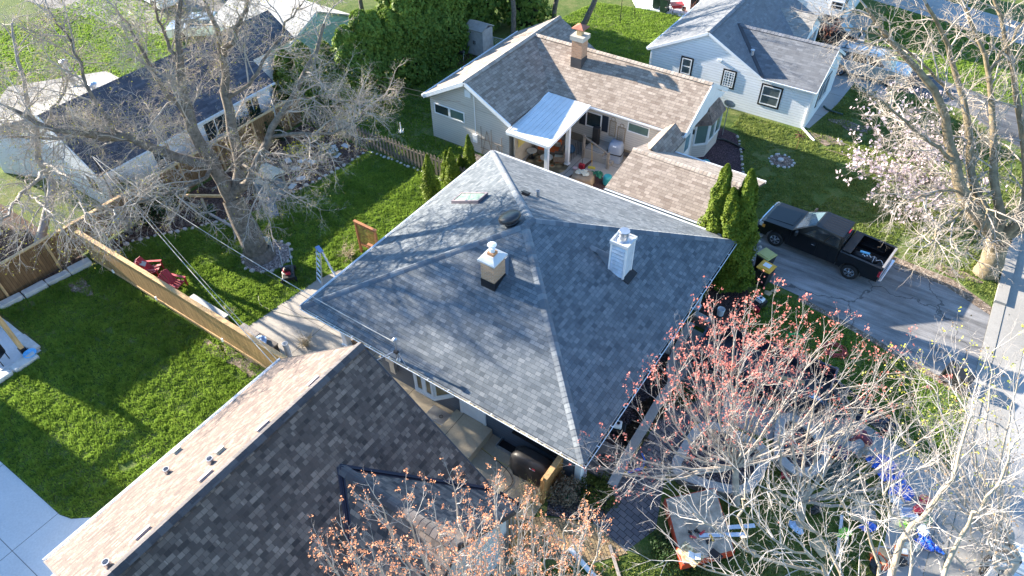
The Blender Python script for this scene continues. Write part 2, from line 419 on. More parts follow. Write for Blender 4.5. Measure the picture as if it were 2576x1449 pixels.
# driveways
sheet('driveway_asphalt', [G(1895, 548)[:2], G(1893, 690)[:2], (-2.0, 25.9), (1.2, 25.2), (3.0, 24.7), (5.41, 24.2), (5.41, 29.3), (3.4, 30.2), (0.6, 30.5), (-2, 30.7)][::1], .014, ASPH)
sheet('dirt_edge', [(-.3, 30.6), (.6, 30.35), (3.4, 30.1), (5.4, 29.1), (5.4, 29.9), (3.6, 30.9), (.8, 31.1), (-.3, 31.1)], .008, DIRT)
sheet('dirt_edge', [(-2.0, 25.6), (1.2, 24.9), (3.0, 24.4), (5.4, 23.8), (5.4, 24.3), (3.0, 24.9), (1.2, 25.4), (-2, 26.1)], .008, DIRT)
sheet('driveway', [(-5.6, 17.0), (-5.6, 21.4), (-3.2, 21.2), (2.6, 20.3), (5.41, 19.6), (5.41, 12.0), (4.2, 14.5), (3.9, 18.6), (1.5, 18.9), (-.2, 17.7)], .010, DRIVEC)
sheet('neighbour_driveway', [(-6.0, 40.4), (-5.4, 44), (-5.22, 47.65), (-4.9, 47.2), G(2229, 262)[:2], G(2229, 151)[:2], (-6, 52.5), (-6.5, 55.5), (-8.8, 55.5), (-8.8, 40.4)], .010, DRIVEC)
sheet('path_asphalt', [G(2221, 151)[:2], G(2225, 215)[:2], G(2380, 262)[:2], (1.5, 47.6), (3.6, 45.6), (6.88, 43.5), (6.88, 47.5), (4.5, 49.6), (1.2, 50.6)], .014, ASPH2)
# back and side paving
sheet('patio', [(-21.8, 9.7), (-21.3, 14.5), (-20.9, 15.6), (-15, 16.2), (-15, 9.7)], .016, PATIOC)
sheet('side_patio', [(-16.2, 9.7), (-16.2, 12.1), (-6.3, 12.1), (-6.2, 9.3), (-5.3, 8.6), (-5.9, 7.6), (-12, 7.6)], .026, SIDEC)
sheet('pale_slab', [(-60, .84), (-24.1, .84), (-20.2, .86), (-19.7, 1.0), (-19.2, 1.39), (-18.4, 1.8), (-17.2, 2.0), (-14, 2.0), (-14, -30), (-60, -30)], .012, PALEC)
sheet('pale_patio', [(-60, 4.75), (-28.1, 4.75), (-28.1, 2.95), (-60, 2.95)], .03, concrete('white_slab', (.60, .60, .62), None, .08))
# mulch beds
sheet('mulch_bed', [(-32.2, 24.2), (-26.8, 24.1), (-26.9, 22.0), (-27.45, 18.5), (-28.2, 15.57), (-29.8, 13.4), (-31.35, 11.2), (-31.05, 9.65), (-32.2, 9.65)], .012, MULCH)
sheet('mulch_bed', [(-32.6, 9.35), (-31.45, 9.35), (-31.9, 5.4), (-33.0, 4.9), (-40, 4.9), (-40, 9.35)], .012, MULCH)
sheet('mulch_bed', [G(x, y)[:2] for x, y in ((905, 250), (948, 268), (1000, 225), (1060, 185), (1100, 165), (1165, 165), (1235, 150), (1250, 120), (1150, 110), (950, 180))], .012, mulch('red_mulch', (.05, .022, .016), (.2, .11, .08)))
sheet('mulch_bed', [(-10.3, 31.9), (-7.7, 31.0), (-7.2, 32.6), (-8.3, 35.2), (-9.4, 37.4), (-10.5, 37.6)], .012, mulch('plum_mulch', (.03, .018, .022), (.12, .075, .085)))
sheet('mulch_bed', [(-5.6, 21.9), (-5.5, 25.0), (-4.3, 25.4), (-3.7, 24.3), (-3.6, 22.3), (-4.2, 21.7)], .014, DARKMULCH)
sheet('mulch_strip', [(-4.2, 21.7), (-1.0, 21.7), (3.4, 20.8), (3.3, 20.3), (-1.2, 21.1), (-4.4, 21.3)], .018, mulch('pale_mulch', (.06, .045, .04), (.26, .21, .19)))
sheet('mulch_bed', [(-21.9, 24.9), (-18.6, 24.9), (-18.6, 27.0), (-21.9, 27.3)], .012, mulch('pale_mulch2', (.06, .05, .045), (.24, .21, .2)))
# front garden ground: dark gravel, pavers
PAVB = pavers('tan_pavers', (.40, .29, .15), (.30, .21, .11), (.05, .04, .03), .24, .12, .7); PAVG = pavers('grey_pavers', (.16, .15, .16), (.11, .105, .12), (.02, .02, .02), .3, .2, .2)
sheet('gravel_bed', [(-5.95, 14.15), (-4.8, 14.1), (-4.8, 17.8), (-5.2, 18.6), (-5.3, 20.8), (-5.95, 20.8)], .012, GRAVEL)
sheet('paver_path', [(-4.4, 10.2), (-3.0, 10.7), (-2.5, 12), (-3.1, 14.0), (-3.2, 16.8), (-2.4, 17.3), (-2.6, 18.6), (-3.3, 19.4), (-4.4, 19.6), (-4.4, 12.5)], .012, PAVG)
sheet('paver_path', [(-6.5, 9.9), (-6.05, 8.6), (-4.9, 9.1), (-3.6, 9.9), (-2.9, 10.7), (-4.3, 11.0), (-5.3, 10.6)], .018, PAVB)
sheet('gravel_bed', [(-6.15, 10.9), (-5.9, 10.35), (-5.0, 10.75), (-4.2, 11.15), (-4.1, 12.2), (-6.1, 12.3)], .020, GRAVEL)
sheet('white_patio_tiles', [G(x, y)[:2] for x, y in ((1590, 0), (1600, 20), (1700, 38), (1755, 60), (1800, 35), (1850, -20), (1600, -60))], .03, pavers('bluish_tiles', (.62, .64, .68), (.5, .55, .6), (.2, .2, .22), .6, .6))
sheet('far_pavement', [G(x, y)[:2] for x, y in ((200, 40), (330, 75), (430, 95), (520, 120), (600, 60), (640, 0), (560, -60), (150, -60), (60, 0))], .012, concrete('far_concrete', (.22, .21, .20), None, .25))
sheet('brick_patio', [(-18.9, 27.2), (-15.6, 24.9), (-11.0, 24.9), (-11.0, 29.2), (-13.2, 29.6), (-14, 31.5), (-18.7, 31.5)], .012, pavers('brick_pavers', (.14, .07, .06), (.09, .05, .05), (.03, .025, .02), .2, .1, .3))
sheet('patio_slab', [(-18.8, 27.4), (-16.0, 26.6), (-15.6, 28), (-15.2, 31.6), (-18.8, 31.6)], .03, PATIOC)
sheet('patio_slab', [(-15.2, 29.3), (-12.6, 29.0), (-11.0, 29.2), (-11.0, 31.6), (-15.2, 31.6)], .034, PATIOC)

# ---------------------------------------------------------------- blades of grass (stuff)
GRASS = leafmat('grass_blades', (.12, .21, .03), (.26, .38, .06), .42, .8, (.46, .45, .17))
GRASSD = leafmat('grass_blades_dry', (.13, .19, .045), (.26, .31, .085), .38, 1.1, (.48, .42, .24))
def inpoly(px, py, poly):
    c = np.zeros(len(px), bool); n = len(poly)
    for i in range(n):
        x0, y0 = poly[i][:2]; x1, y1 = poly[(i+1) % n][:2]
        if y0 == y1: continue
        m = ((y0 > py) != (y1 > py)) & (px < (x1-x0)*(py-y0)/(y1-y0)+x0); c ^= m
    return c
def vnoise(x, y, s, seed):
    rs = np.random.RandomState(seed); g = rs.rand(64, 64); u = x*s; v = y*s
    i = np.floor(u).astype(int); j = np.floor(v).astype(int); fu = u-i; fv = v-j; fu = fu*fu*(3-2*fu); fv = fv*fv*(3-2*fv)
    a = g[i % 64, j % 64]; b_ = g[(i+1) % 64, j % 64]; c = g[i % 64, (j+1) % 64]; d = g[(i+1) % 64, (j+1) % 64]
    return (a*(1-fu)+b_*fu)*(1-fv)+(c*(1-fu)+d*fu)*fv
def lawn(poly, density, h=.06, wdt=.028, seed=1, holes=(), m=None, bare=0.0):
    rs = np.random.RandomState(seed); P_ = np.array([p[:2] for p in poly]); lo = P_.min(0); hi = P_.max(0)
    n = int((hi-lo).prod()*density); x = rs.uniform(lo[0], hi[0], n); y = rs.uniform(lo[1], hi[1], n)
    k = inpoly(x, y, poly)
    for q in holes: k &= ~inpoly(x, y, q)
    x = x[k]; y = y[k]
    c = .5*vnoise(x, y, 5.5, 3)+.3*vnoise(x, y, 2.1, 4)+.2*vnoise(x+9, y, 12, 8)
    if bare:
        t = .6*vnoise(x+50, y+3, .9, 11)+.4*vnoise(x, y, 3.1, 12); k = t > bare; x = x[k]; y = y[k]; c = c[k]
    n = len(x); H = h*(.35+1.5*np.clip((c-.22)*1.9, 0, 1))*rs.uniform(.7, 1.2, n)
    an = rs.uniform(0, 6.283, n); lean = rs.uniform(.1, .75, n); la = rs.uniform(0, 6.283, n)+.0
    gx = np.cos(la)*lean*H; gy = np.sin(la)*lean*H; W = wdt*rs.uniform(.6, 1.3, n)
    V = np.zeros((n, 3, 3)); V[:, 0] = np.stack([x-np.cos(an)*W, y-np.sin(an)*W, np.zeros(n)], 1); V[:, 1] = np.stack([x+np.cos(an)*W, y+np.sin(an)*W, np.zeros(n)], 1)
    V[:, 2] = np.stack([x+gx, y+gy, H], 1)
    F = np.arange(n*3).reshape(n, 3)
    return tag(npmesh('lawn_grass', V.reshape(-1, 3), F, m or GRASS), kind='stuff')
circ = lambda cx, cy, r, n=14: [(cx+r*math.cos(6.283*i/n), cy+r*math.sin(6.283*i/n)) for i in range(n)]
TREEC = (-25.0, 14.2)
lawn([(-26.75, 24.0), (-19, 24.1), (-17, 21), (-17, 16.4), (-20.9, 15.7), (-21.25, 14.5), (-21.75, 9.65), (-31.0, 9.65), (-31.3, 11.2), (-29.8, 13.45), (-28.1, 15.6), (-27.35, 18.5), (-26.8, 22)], 900, .075, .026, 2, [circ(-24.6, 14.4, 1.25)])
lawn([(-31.3, 9.35), (-17, 9.35), (-15.8, 2.3), (-17.4, 2.05), (-18.4, 1.85), (-19.2, 1.42), (-19.7, 1.05), (-20.2, .9), (-24.1, .88), (-36, .88), (-36, 2.5), (-28, 2.5), (-27.8, 4.95), (-33, 5.0), (-31.6, 6.2)], 900, .085, .026, 3, [], None, .2)
lawn([(-10, 39.8), (-6, 39.8), (-5.4, 44), (-5.1, 47.5), (-4.3, 47), (-.5, 47.7), (3.4, 45.4), (5.4, 42.8), (5.4, 30.1), (3.7, 31.0), (.8, 31.2), (-1.5, 30.85), (-5.6, 30.85), (-7.0, 31.5), (-7.1, 32.8), (-8.2, 35.2), (-9.3, 37.5), (-10, 38)], 380, .07, .032, 4, [circ(-6.2, 36.0, .75)], GRASSD, .33)
lawn([(-5, 21.7), (-3.6, 22.2), (-3.6, 24.4), (-4, 25.6), (-2.0, 25.6), (1.2, 24.9), (3.0, 24.4), (5.4, 23.8), (5.4, 19.8), (3.4, 20.75), (-1, 21.7)], 500, .06, .03, 5, [], None, .22)
lawn([(-30, 25), (-22, 24.6), (-22, 27.3), (-25.3, 27.3), (-25.3, 37.2), (-10.8, 37.6), (-13, 40), (-17, 40), (-17, 52), (-26, 50), (-28, 40), (-29.5, 36)], 380, .07, .034, 6, [], None, .15)
lawn([(-6, 5.5), (5.3, 5.5), (5.3, 12.0), (4.1, 14.4), (3.8, 18.4), (1.5, 18.7), (0, 17.5), (-.7, 16.2), (-.9, 13.5), (-2, 11.4), (-3.0, 10.5), (-3.6, 9.7), (-4.8, 8.9), (-6, 8.4)], 420, .06, .026, 7, [], GRASSD, .2)
lawn([(-62, 12), (-42, 12), (-41, 22), (-46, 33), (-62, 30)], 90, .08, .06, 8)
lawn([(1.5, 50.9), (4.6, 49.9), (6.9, 48.2), (13, 56.2), (3.3, 59.3), (-6.3, 61.6), (-6, 56), (-3.9, 52.3)], 120, .08, .06, 9)

# worn earth patches in the turf
for i, (x, y, rx, ry) in enumerate(((-20.2, 9.1, 1.5, .35), (-21.9, 8.9, .8, .3), (-30.3, 8.0, .8, .35), (-18.6, 8.2, .5, .25), (-23.2, 10.9, .35, .25), (-3.9, 42.0, 1.2, .5), (-1.5, 38.6, 2.6, .12), (-4.9, 39.6, 1.0, .5), (3.6, 31.4, 1.0, .3))):
    sheet('bare_patch', [(x+rx*(1+.25*math.sin(a*3+i))*math.cos(a), y+ry*(1+.3*math.sin(a*5+i*2))*math.sin(a)) for a in np.linspace(0, 6.1, 18)], .035, DIRT, .03)
# ---------------------------------------------------------------- shared house pieces
def axis_pts(face, plane, u, z, o):
    return {'-Y': (u, plane-o, z), '+Y': (u, plane+o, z), '+X': (plane+o, u, z), '-X': (plane-o, u, z)}[face]
def wall_px(face, plane, a, b):
    """two photo pixels (upper left, lower right of an opening) on a known wall -> u0,u1,z0,z1"""
    f = (lambda p: GY(p[0], p[1], plane)) if face[1] == 'Y' else (lambda p: GX(p[0], p[1], plane))
    A, B = f(a), f(b); i = 0 if face[1] == 'Y' else 1
    return min(A[i], B[i]), max(A[i], B[i]), min(A[2], B[2]), max(A[2], B[2])
def window(house, face, plane, u0, u1, z0, z1, frame=None, glass=None, trim=None, tw=.09, bars=(0, 1), name='window', label=None):
    frame = frame or TRIM; b = MB(); w_ = .06
    if trim:
        b.fb(face, plane, u0-tw, u1+tw, z1, z1+tw, 0, .03); b.fb(face, plane, u0-tw, u1+tw, z0-tw, z0, 0, .03)
        b.fb(face, plane, u0-tw, u0, z0, z1, 0, .03); b.fb(face, plane, u1, u1+tw, z0, z1, 0, .03)
        o = b.build(name, trim, house); b = MB()
    o1 = .045
    b.fb(face, plane, u0, u1, z1-w_, z1, .003, o1); b.fb(face, plane, u0, u1, z0, z0+w_, .003, o1)
    b.fb(face, plane, u0, u0+w_, z0+w_, z1-w_, .003, o1); b.fb(face, plane, u1-w_, u1, z0+w_, z1-w_, .003, o1)
    nx, nz = bars
    for i in range(1, nx+1):
        u = u0+(u1-u0)*i/(nx+1); b.fb(face, plane, u-.025, u+.025, z0+w_, z1-w_, .003, o1-.004)
    for i in range(1, nz+1):
        z = z0+(z1-z0)*i/(nz+1); b.fb(face, plane, u0+w_, u1-w_, z-.025, z+.025, .003, o1-.008)
    if trim: b.build('frame', frame, o)
    else: o = b.build(name, frame, house)
    p = MB(); p.fb(face, plane, u0+w_, u1-w_, z0+w_, z1-w_, .004, .018); p.build('pane', glass or GLASS, o)
    if label: o['label'] = label
    return o
def ridge_cap(parent, m, a, b, w_=.17, step=.2, name='ridge_cap', h=.045):
    """overlapping cap tabs along a ridge or hip"""
    a = Vector(a); b = Vector(b); d = (b-a); n = max(2, int(d.length/step)); t = d.normalized(); s = t.cross(Vector((0, 0, 1))).normalized(); up = s.cross(t).normalized()
    if up.z < 0: up = -up
    mb = MB()
    for i in range(n):
        p0 = a+d*(i/n); p1 = a+d*((i+1.12)/n); l0, l1 = .010, .020
        r = []
        for p, l in ((p0, l1), (p1, l0)):
            r.append([p-s*w_-up*(.055-l), p-s*w_*.45+up*(h*.55+l-.012), p+up*(h+l), p+s*w_*.45+up*(h*.55+l-.012), p+s*w_-up*(.055-l)])
        for k in range(4):
            mb.face([r[0][k], r[0][k+1], r[1][k+1], r[1][k]], [(k*.12, i*.2), (k*.12+.12, i*.2), (k*.12+.12, i*.2+.15), (k*.12, i*.2+.15)])
        mb.face([r[0][4], r[0][3], r[0][2], r[0][1], r[0][0]])
    return mb.build(name, m, parent)
def gutter(parent, m, a, b, out, name='gutter', w_=.12, h=.11, inner=None, hang=True):
    """open K-style gutter from a to b, 'out' = outward unit vector"""
    a = Vector(a); b = Vector(b); o = Vector(out); z = Vector((0, 0, 1)); mb = MB(); th = .012
    def plate(p, q, r, s_): mb.face([p, q, r, s_]); 
    prof = [(0, 0), (0, -h), (w_*.75, -h), (w_, -.01), (w_+.012, 0), (w_-.012, 0), (w_*.72, -h+.012), (.012, -h+.012), (.012, 0)]
    A = [a+o*x+z*y for x, y in prof]; B = [b+o*x+z*y for x, y in prof]; n = len(prof)
    for i in range(n-1): mb.face([A[i], A[i+1], B[i+1], B[i]])
    mb.face(A); mb.face(B[::-1])
    g = mb.build(name, m, parent)
    if hang:
        L = (b-a).length; k = int(L/.9); t = (b-a).normalized()
        for i in range(1, k):
            p = a+t*(L*i/k); hb = MB(); hb.bar(p-z*.01, p+o*(w_)-z*.01, .03, .012); hb.build('hanger', TRIM, g)
        db = MB(); rng = random.Random(7)
        db.face([a+o*.02-z*(h-.03), b+o*.02-z*(h-.03), b+o*w_*.7-z*(h-.03), a+o*w_*.7-z*(h-.03)])
        if inner: db.build('leaf_litter', inner, g)
    return g
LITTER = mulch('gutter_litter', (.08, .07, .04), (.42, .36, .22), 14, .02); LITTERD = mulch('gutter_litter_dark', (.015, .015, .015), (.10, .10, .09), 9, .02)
CAPW = mat('chimney_cap_white', (.62, .62, .62), .5, var=.08)  # even off-white of the chimney caps

# ================================================================ H1: grey hip-roof house
S_GREY = shingles('grey_blue_shingles', (.062, .080, .098), (.118, .140, .162), (.19, .212, .232), .2, .155, vary=1.0, sheen=.05, line=.6)
S_GREYC = shingles('grey_cap_shingles', (.09, .11, .135), (.12, .145, .175), (.16, .185, .21), .5, .3, vary=.5, line=0)
SID_BLUE = siding('blue_grey_siding', (.115, .145, .185), .16, .5)
xa, xb, ya, yb, ze = -18.0, -5.09, 11.21, 24.42, 2.9
h1 = thing('hip_roof_house', 'blue-grey sided house under the large grey hip roof in the middle', 'house', ((xa+xb)/2, (ya+yb)/2, 0))
sl = math.tan(R(22.6)); xm = (xa+xb)/2; hw = (xb-xa)/2; za = ze+sl*hw-.03
ya2, yb2 = ya+hw-.0, yb-hw
A, B_, C_, D_ = (xa, ya, ze), (xa, yb, ze), (xb, yb, ze), (xb, ya, ze); R0, R1 = (xm, ya2-.06, za), (xm, yb2+.06, za)
rb = MB(); rb.slab([A, R0, R1, B_], .12); rb.slab([D_, A, R0][::-1], .12); rb.slab([D_, C_, R1, R0], .12); rb.slab([B_, R1, C_], .12)
roof1 = rb.build('roof', S_GREY, h1)
for p, q in ((A, R0), (B_, R1), (C_, R1), (D_, R0)): ridge_cap(roof1, S_GREYC, p, q, .17, .19, 'hip_cap')
ridge_cap(roof1, S_GREYC, (R0[0], R0[1]-.1, za), (R1[0], R1[1]+.1, za), .18, .2)
b = MB(); b.box(-14.9, xb-.75, 12.05, yb-.75, 0, 2.84); b.box(-17.3, -14.9, 14.6, yb-.75, 0, 2.83); b.build('wall', SID_BLUE, h1)
b = MB(); b.box(xa+.03, xb-.03, ya+.03, yb-.03, 2.80, 2.85); b.build('soffit', WHITE, h1)
gutter(h1, TRIM, (xa, ya, ze-.02), (xb+.1, ya, ze-.02), (0, -1, 0), inner=LITTER)
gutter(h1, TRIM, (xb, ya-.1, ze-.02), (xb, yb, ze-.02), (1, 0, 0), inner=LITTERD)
gutter(h1, TRIM, (xb, yb, ze-.02), (xa, yb, ze-.02), (0, 1, 0), hang=False, inner=LITTER)
gutter(h1, TRIM, (xa, yb, ze-.02), (xa, ya, ze-.02), (-1, 0, 0), hang=False, inner=LITTER)
for (x, y) in ((-17.2, 12.3), (-5.6, 22.6), (-5.6, 19.6), (-5.65, 12.15)):
    b = MB(); b.box(x-.13, x+.13, y-.13, y+.13, 0, 2.8); b.box(x-.18, x+.18, y-.18, y+.18, 0, .16); b.box(x-.17, x+.17, y-.17, y+.17, 2.62, 2.8); b.build('porch_post', WHITE, h1, bevel=.012)
# bay window, door, basement window, small things on the south wall (y=12.05)
def bay(house, x0, x1, z0, z1, plane, d, frame, glass):
    mb = MB(); gl = MB(); xs_ = [x0, x0+(x1-x0)*.27, x1-(x1-x0)*.27, x1]; ys_ = [plane, plane-d, plane-d, plane]
    pts = list(zip(xs_, ys_))
    mb.prism([(x0-.05, plane), (xs_[1]-.03, plane-d-.06), (xs_[2]+.03, plane-d-.06), (x1+.05, plane)], z0-.12, z0)
    mb.prism([(x0-.05, plane), (xs_[1]-.03, plane-d-.06), (xs_[2]+.03, plane-d-.06), (x1+.05, plane)], z1, z1+.08)
    for i in range(3):
        a = Vector((*pts[i], 0)); b2 = Vector((*pts[i+1], 0)); L = (b2-a).length; t = (b2-a)/L
        segs = 1 if i != 1 else 2
        for j in range(segs):
            p = a+t*L*j/segs; q = a+t*L*(j+1)/segs
            for zc in (z0+.05, z1-.05): mb.bar(p+Vector((0, 0, zc)), q+Vector((0, 0, zc)), .06, .1)
            for pp in (p+t*.05, q-t*.05): mb.bar(pp+Vector((0, 0, z0+.1)), pp+Vector((0, 0, z1-.1)), .06, .1)
            gl.face([p+Vector((0, 0, z0+.05)), q+Vector((0, 0, z0+.05)), q+Vector((0, 0, z1-.05)), p+Vector((0, 0, z1-.05))])
    o = mb.build('bay_window', frame, house); gl.build('pane', glass, o); return o
AMB = mat('curtained_glass', (.20, .17, .11), .15, var=.5, scale=2)
bay(h1, -13.1, -11.2, 1.15, 2.25, 12.05, .5, TRIM, AMB)
u0, u1, z0, z1 = -10.75, -9.75, .42, 2.5
b = MB(); b.fb('-Y', 12.05, u0, u1, z0, z1, 0, .05); b.fb('-Y', 12.05, u0-.1, u0, z0-.03, z1+.1, 0, .07); b.fb('-Y', 12.05, u1, u1+.1, z0-.03, z1+.1, 0, .07); door = b.build('door', WHITE, h1, bevel=.008)
b = MB(); b.fb('-Y', 12.05, u0+.18, u1-.18, z0+1.0, z1-.2, .052, .06); b.build('pane', GLASS, door)
b = MB(); b.tube([(u1-.12, 11.95, z0+1.0), (u1-.12, 11.9, z0+1.0), (u1-.12, 11.9, z0+1.12)], .018); b.build('handle', BLACK, door)
window(h1, '-Y', 12.05, -8.2, -7.2, 1.75, 2.35, label='small high window partly under the eave')
window(h1, '+X', xb-.75, 14.2, 15.9, 1.0, 2.2, bars=(1, 0)); window(h1, '+X', xb-.75, 17.3, 18.6, 1.0, 2.2, bars=(1, 0))
b = MB(); b.box(xb-.75, xb-.70, 19.9, 21.9, .05, 2.25); b.build('door', WHITE, h1)
b = MB(); b.fb('-Y', 12.05, -14.3, -14.05, .6, 2.2, .003, .16); b.tube([(-14.17, 11.9, 2.2), (-14.17, 11.9, 2.78)], .035); b.fb('-Y', 12.05, -14.4, -13.95, 1.3, 1.75, .003, .22); b.build('electric_meter', METAL, h1)
# window well beside the wall
b = MB(); b.box(-8.9, -7.5, 11.62, 11.66, .03, .2); b.box(-8.94, -8.9, 11.62, 12.04, .03, .2); b.box(-7.5, -7.46, 11.62, 12.04, .03, .2); o = b.build('window_well', METAL, h1)
b = MB(); b.box(-8.9, -7.5, 11.66, 12.04, .03, .05); b.build('well_floor', BLACK, o)
# roof furniture
def zr(x, y): return ze+sl*min(x-xa, xb-x, y-ya, yb-y)
BRK = brickmat('tan_brick', (.50, .30, .17), (.36, .22, .13), (.42, .36, .30))
cx_, cy_ = -11.42, 15.25; zt = zr(cx_, cy_)
b = MB(); b.box(cx_-.3, cx_+.3, cy_-.36, cy_+.36, zt-.3, zt+1.1); ch = b.build('brick_chimney', BRK, h1)
b = MB(); b.prism([(cx_-.315, cy_-.375), (cx_+.315, cy_-.375), (cx_+.315, cy_+.375), (cx_-.315, cy_+.375)], zt-.35, zt+.22); b.build('flashing', BLACK, ch)
b = MB(); zc = zt+1.1
for (a_, c_) in (((.38, .44, 0), (.38, .44, .08)), ): pass
q0 = [(cx_-.38, cy_-.44, zc), (cx_+.38, cy_-.44, zc), (cx_+.38, cy_+.44, zc), (cx_-.38, cy_+.44, zc)]; q1 = [(x, y, zc+.07) for x, y, z in q0]; q2 = [(cx_+(x-cx_)*.4, cy_+(y-cy_)*.4, zc+.2) for x, y, z in q0]
b.face(q0[::-1])
for i in range(4): j = (i+1) % 4; b.face([q0[i], q0[j], q1[j], q1[i]]); b.face([q1[i], q1[j], q2[j], q2[i]])
b.face(q2); b.build('chimney_cap', CAPW, ch)
b = MB(); b.box(cx_-.14, cx_+.14, cy_-.14, cy_+.14, zc+.18, zc+.32); b.build('clay_flue', mat('clay_flue', (.5, .25, .12), .8), ch)
b = MB(); b.lathe([(.10, 0), (.10, .16), (.12, .16), (.12, .18), (.04, .2), (.17, .30), (.17, .33), (.06, .36)], (cx_, cy_, zc+.32), 16); b.build('flue_cap', WHITE, ch)
# cricket behind the brick chimney
b = MB(); zb = zr(cx_, cy_+.36); k = .5
b.face([(cx_-.45, cy_+.34, zb-.02), (cx_, cy_+.34, zb+.28), (cx_, cy_+1.05, zr(cx_, cy_+1.05)+.02)]); b.face([(cx_+.45, cy_+.34, zb-.02), (cx_, cy_+1.05, zr(cx_, cy_+1.05)+.02), (cx_, cy_+.34, zb+.28)]); b.build('cricket', S_GREYC, h1)
# white louvred metal chimney
WX0, WX1, WY0, WY1 = -8.25, -7.62, 18.55, 19.2; zt = zr(WX1, 18.8)
b = MB(); b.box(WX0, WX1, WY0, WY1, zt-.4, zt+1.62); wch = b.build('metal_clad_chimney', mat('chimney_white', (.56, .62, .70), .45, var=.12), h1)
b = MB()
for i in range(8):
    z = zt+.05+i*.185; b.bar((WX0+.05, WY0-.01, z+.09), (WX1-.05, WY0-.01, z+.09), .03, .15)
    b.v[-8:] = [(x, y-(.02 if zz < z+.09 else 0), zz) for x, y, zz in b.v[-8:]]
b.build('louvre_boards', mat('chimney_boards', (.50, .60, .72), .5, var=.25), wch)
b = MB()
for x in (WX0, WX1):
    for y in (WY0, WY1): b.box(x-.035, x+.035, y-.035, y+.035, zt-.3, zt+1.6)
b.build('corner_trim', WHITE, wch)
z = zt+1.6; b = MB(); e = .07
for (x0, x1, y0, y1) in ((WX0-e, WX1+e, WY0-e, WY0), (WX0-e, WX1+e, WY1, WY1+e), (WX0-e, WX0, WY0, WY1), (WX1, WX1+e, WY0, WY1)): b.box(x0, x1, y0, y1, z-.03, z+.11)
b.box(WX0, WX1, WY0, WY1, z+.02, z+.04); b.build('chase_cover', CAPW, wch)
b = MB(); mx, my = (WX0+WX1)/2, (WY0+WY1)/2
b.lathe([(.26, 0), (.17, .06), (.17, .22), (.2, .22), (.2, .25), (.185, .25), (.185, .4), (.21, .4), (.21, .44), (.20, .45)], (mx, my, z+.04), 22); b.build('flue_pipe', METAL, wch, smooth=False)
b = MB(); x1 = WX1; zz = zr(x1+.15, 0+18.9)
b.slab([(x1, WY0-.05, zr(x1, 18.9)+.03), (x1+.28, WY0-.05, zr(x1+.28, 18.9)+.03), (x1+.28, WY1+.1, zr(x1+.28, 18.9)+.03), (x1, WY1+.1, zr(x1, 18.9)+.03)], .02); b.build('flashing', BLACK, wch)
b = MB(); t = WX0
b.face([(t, WY0-.02, zr(t, 18.8)+.0), (t, (WY0+WY1)/2, zr(t, 18.8)+.36), (t-.95, (WY0+WY1)/2, zr(t-.95, 18.8)+.02)]); b.face([(t, WY1+.05, zr(t, 18.8)), (t-.95, (WY0+WY1)/2, zr(t-.95, 18.8)+.02), (t, (WY0+WY1)/2, zr(t, 18.8)+.36)]); o = b.build('cricket', S_GREYC, h1)
ridge_cap(o, S_GREYC, (t, (WY0+WY1)/2, zr(t, 18.8)+.34), (t-.98, (WY0+WY1)/2, zr(t-.98, 18.8)+.0), .13, .2)
# round black roof vent, skylight, box vent, pipe
p = hitp = None
def onroof(px, py, face):
    n = {'W': Vector((-sl, 0, 1)), 'S': Vector((0, -sl, 1)), 'E': Vector((sl, 0, 1)), 'N': Vector((0, sl, 1))}[face]
    d = {'W': ze-sl*xa, 'S': ze-sl*ya, 'E': ze+sl*xb, 'N': ze+sl*yb}[face]
    r = ray(px, py); o = Vector((0, 0, CAMH)); t = (d-n.dot(o))/n.dot(r); return o+r*t, n.normalized()
def tiltmb(b, p, n, rz=0):
    M = (Vector((0, 0, 1)).rotation_difference(n)).to_matrix() @ Matrix.Rotation(rz, 3, 'Z'); b.v = [tuple(p+M @ Vector(v)) for v in b.v]; return b
p, n = onroof(1288, 562, 'W')
b = MB(); b.lathe([(.30, 0), (.30, .1), (.22, .12), (.22, .2), (.44, .2), (.47, .24), (.46, .34), (.40, .40), (.2, .43), (.02, .44)], n=24); tiltmb(b, p, n); b.build('turbine_vent', mat('black_vent', (.03, .03, .035), .35, var=.2), h1, smooth=True)
c0 = [onroof(x, y, 'W')[0] for x, y in ((1138, 515), (1160, 488), (1226, 488), (1204, 515))]
w1 = (c0[1]-c0[0]); w2 = (c0[3]-c0[0]); up = Vector((-sl, 0, 1)).normalized()
# square the corner points up to a rectangle along Y (w1) and up the slope (w2)
y0_, y1_ = min(q.y for q in c0), max(q.y for q in c0); x0_, x1_ = -15.35, -14.2
def wz(x, e=0): return zr(x, 17.5)+e
b = MB(); xs0, xs1, ys0, ys1 = x0_, x1_, 19.0, 20.35
xs0, xs1 = min(q.x for q in c0)+.1, max(q.x for q in c0)-.1; ys0, ys1 = y0_+.1, y1_-.1
for (x0, x1, y0, y1) in ((xs0, xs1, ys0, ys0+.09), (xs0, xs1, ys1-.09, ys1), (xs0, xs0+.09, ys0+.09, ys1-.09), (xs1-.09, xs1, ys0+.09, ys1-.09)):
    b.slab([(x0, y0, wz(x0, .15)), (x1, y0, wz(x1, .15)), (x1, y1, wz(x1, .15)), (x0, y1, wz(x0, .15))], .2)
sk = b.build('skylight', mat('bronze_frame', (.30, .24, .25), .4, .3), h1)
b = MB(); b.slab([(xs0+.09, ys0+.09, wz(xs0+.09, .13)), (xs1-.09, ys0+.09, wz(xs1-.09, .13)), (xs1-.09, ys1-.09, wz(xs1-.09, .13)), (xs0+.09, ys1-.09, wz(xs0+.09, .13))], .04); b.build('pane', mat('skylight_glass', (.26, .36, .30), .12, var=.2), sk)
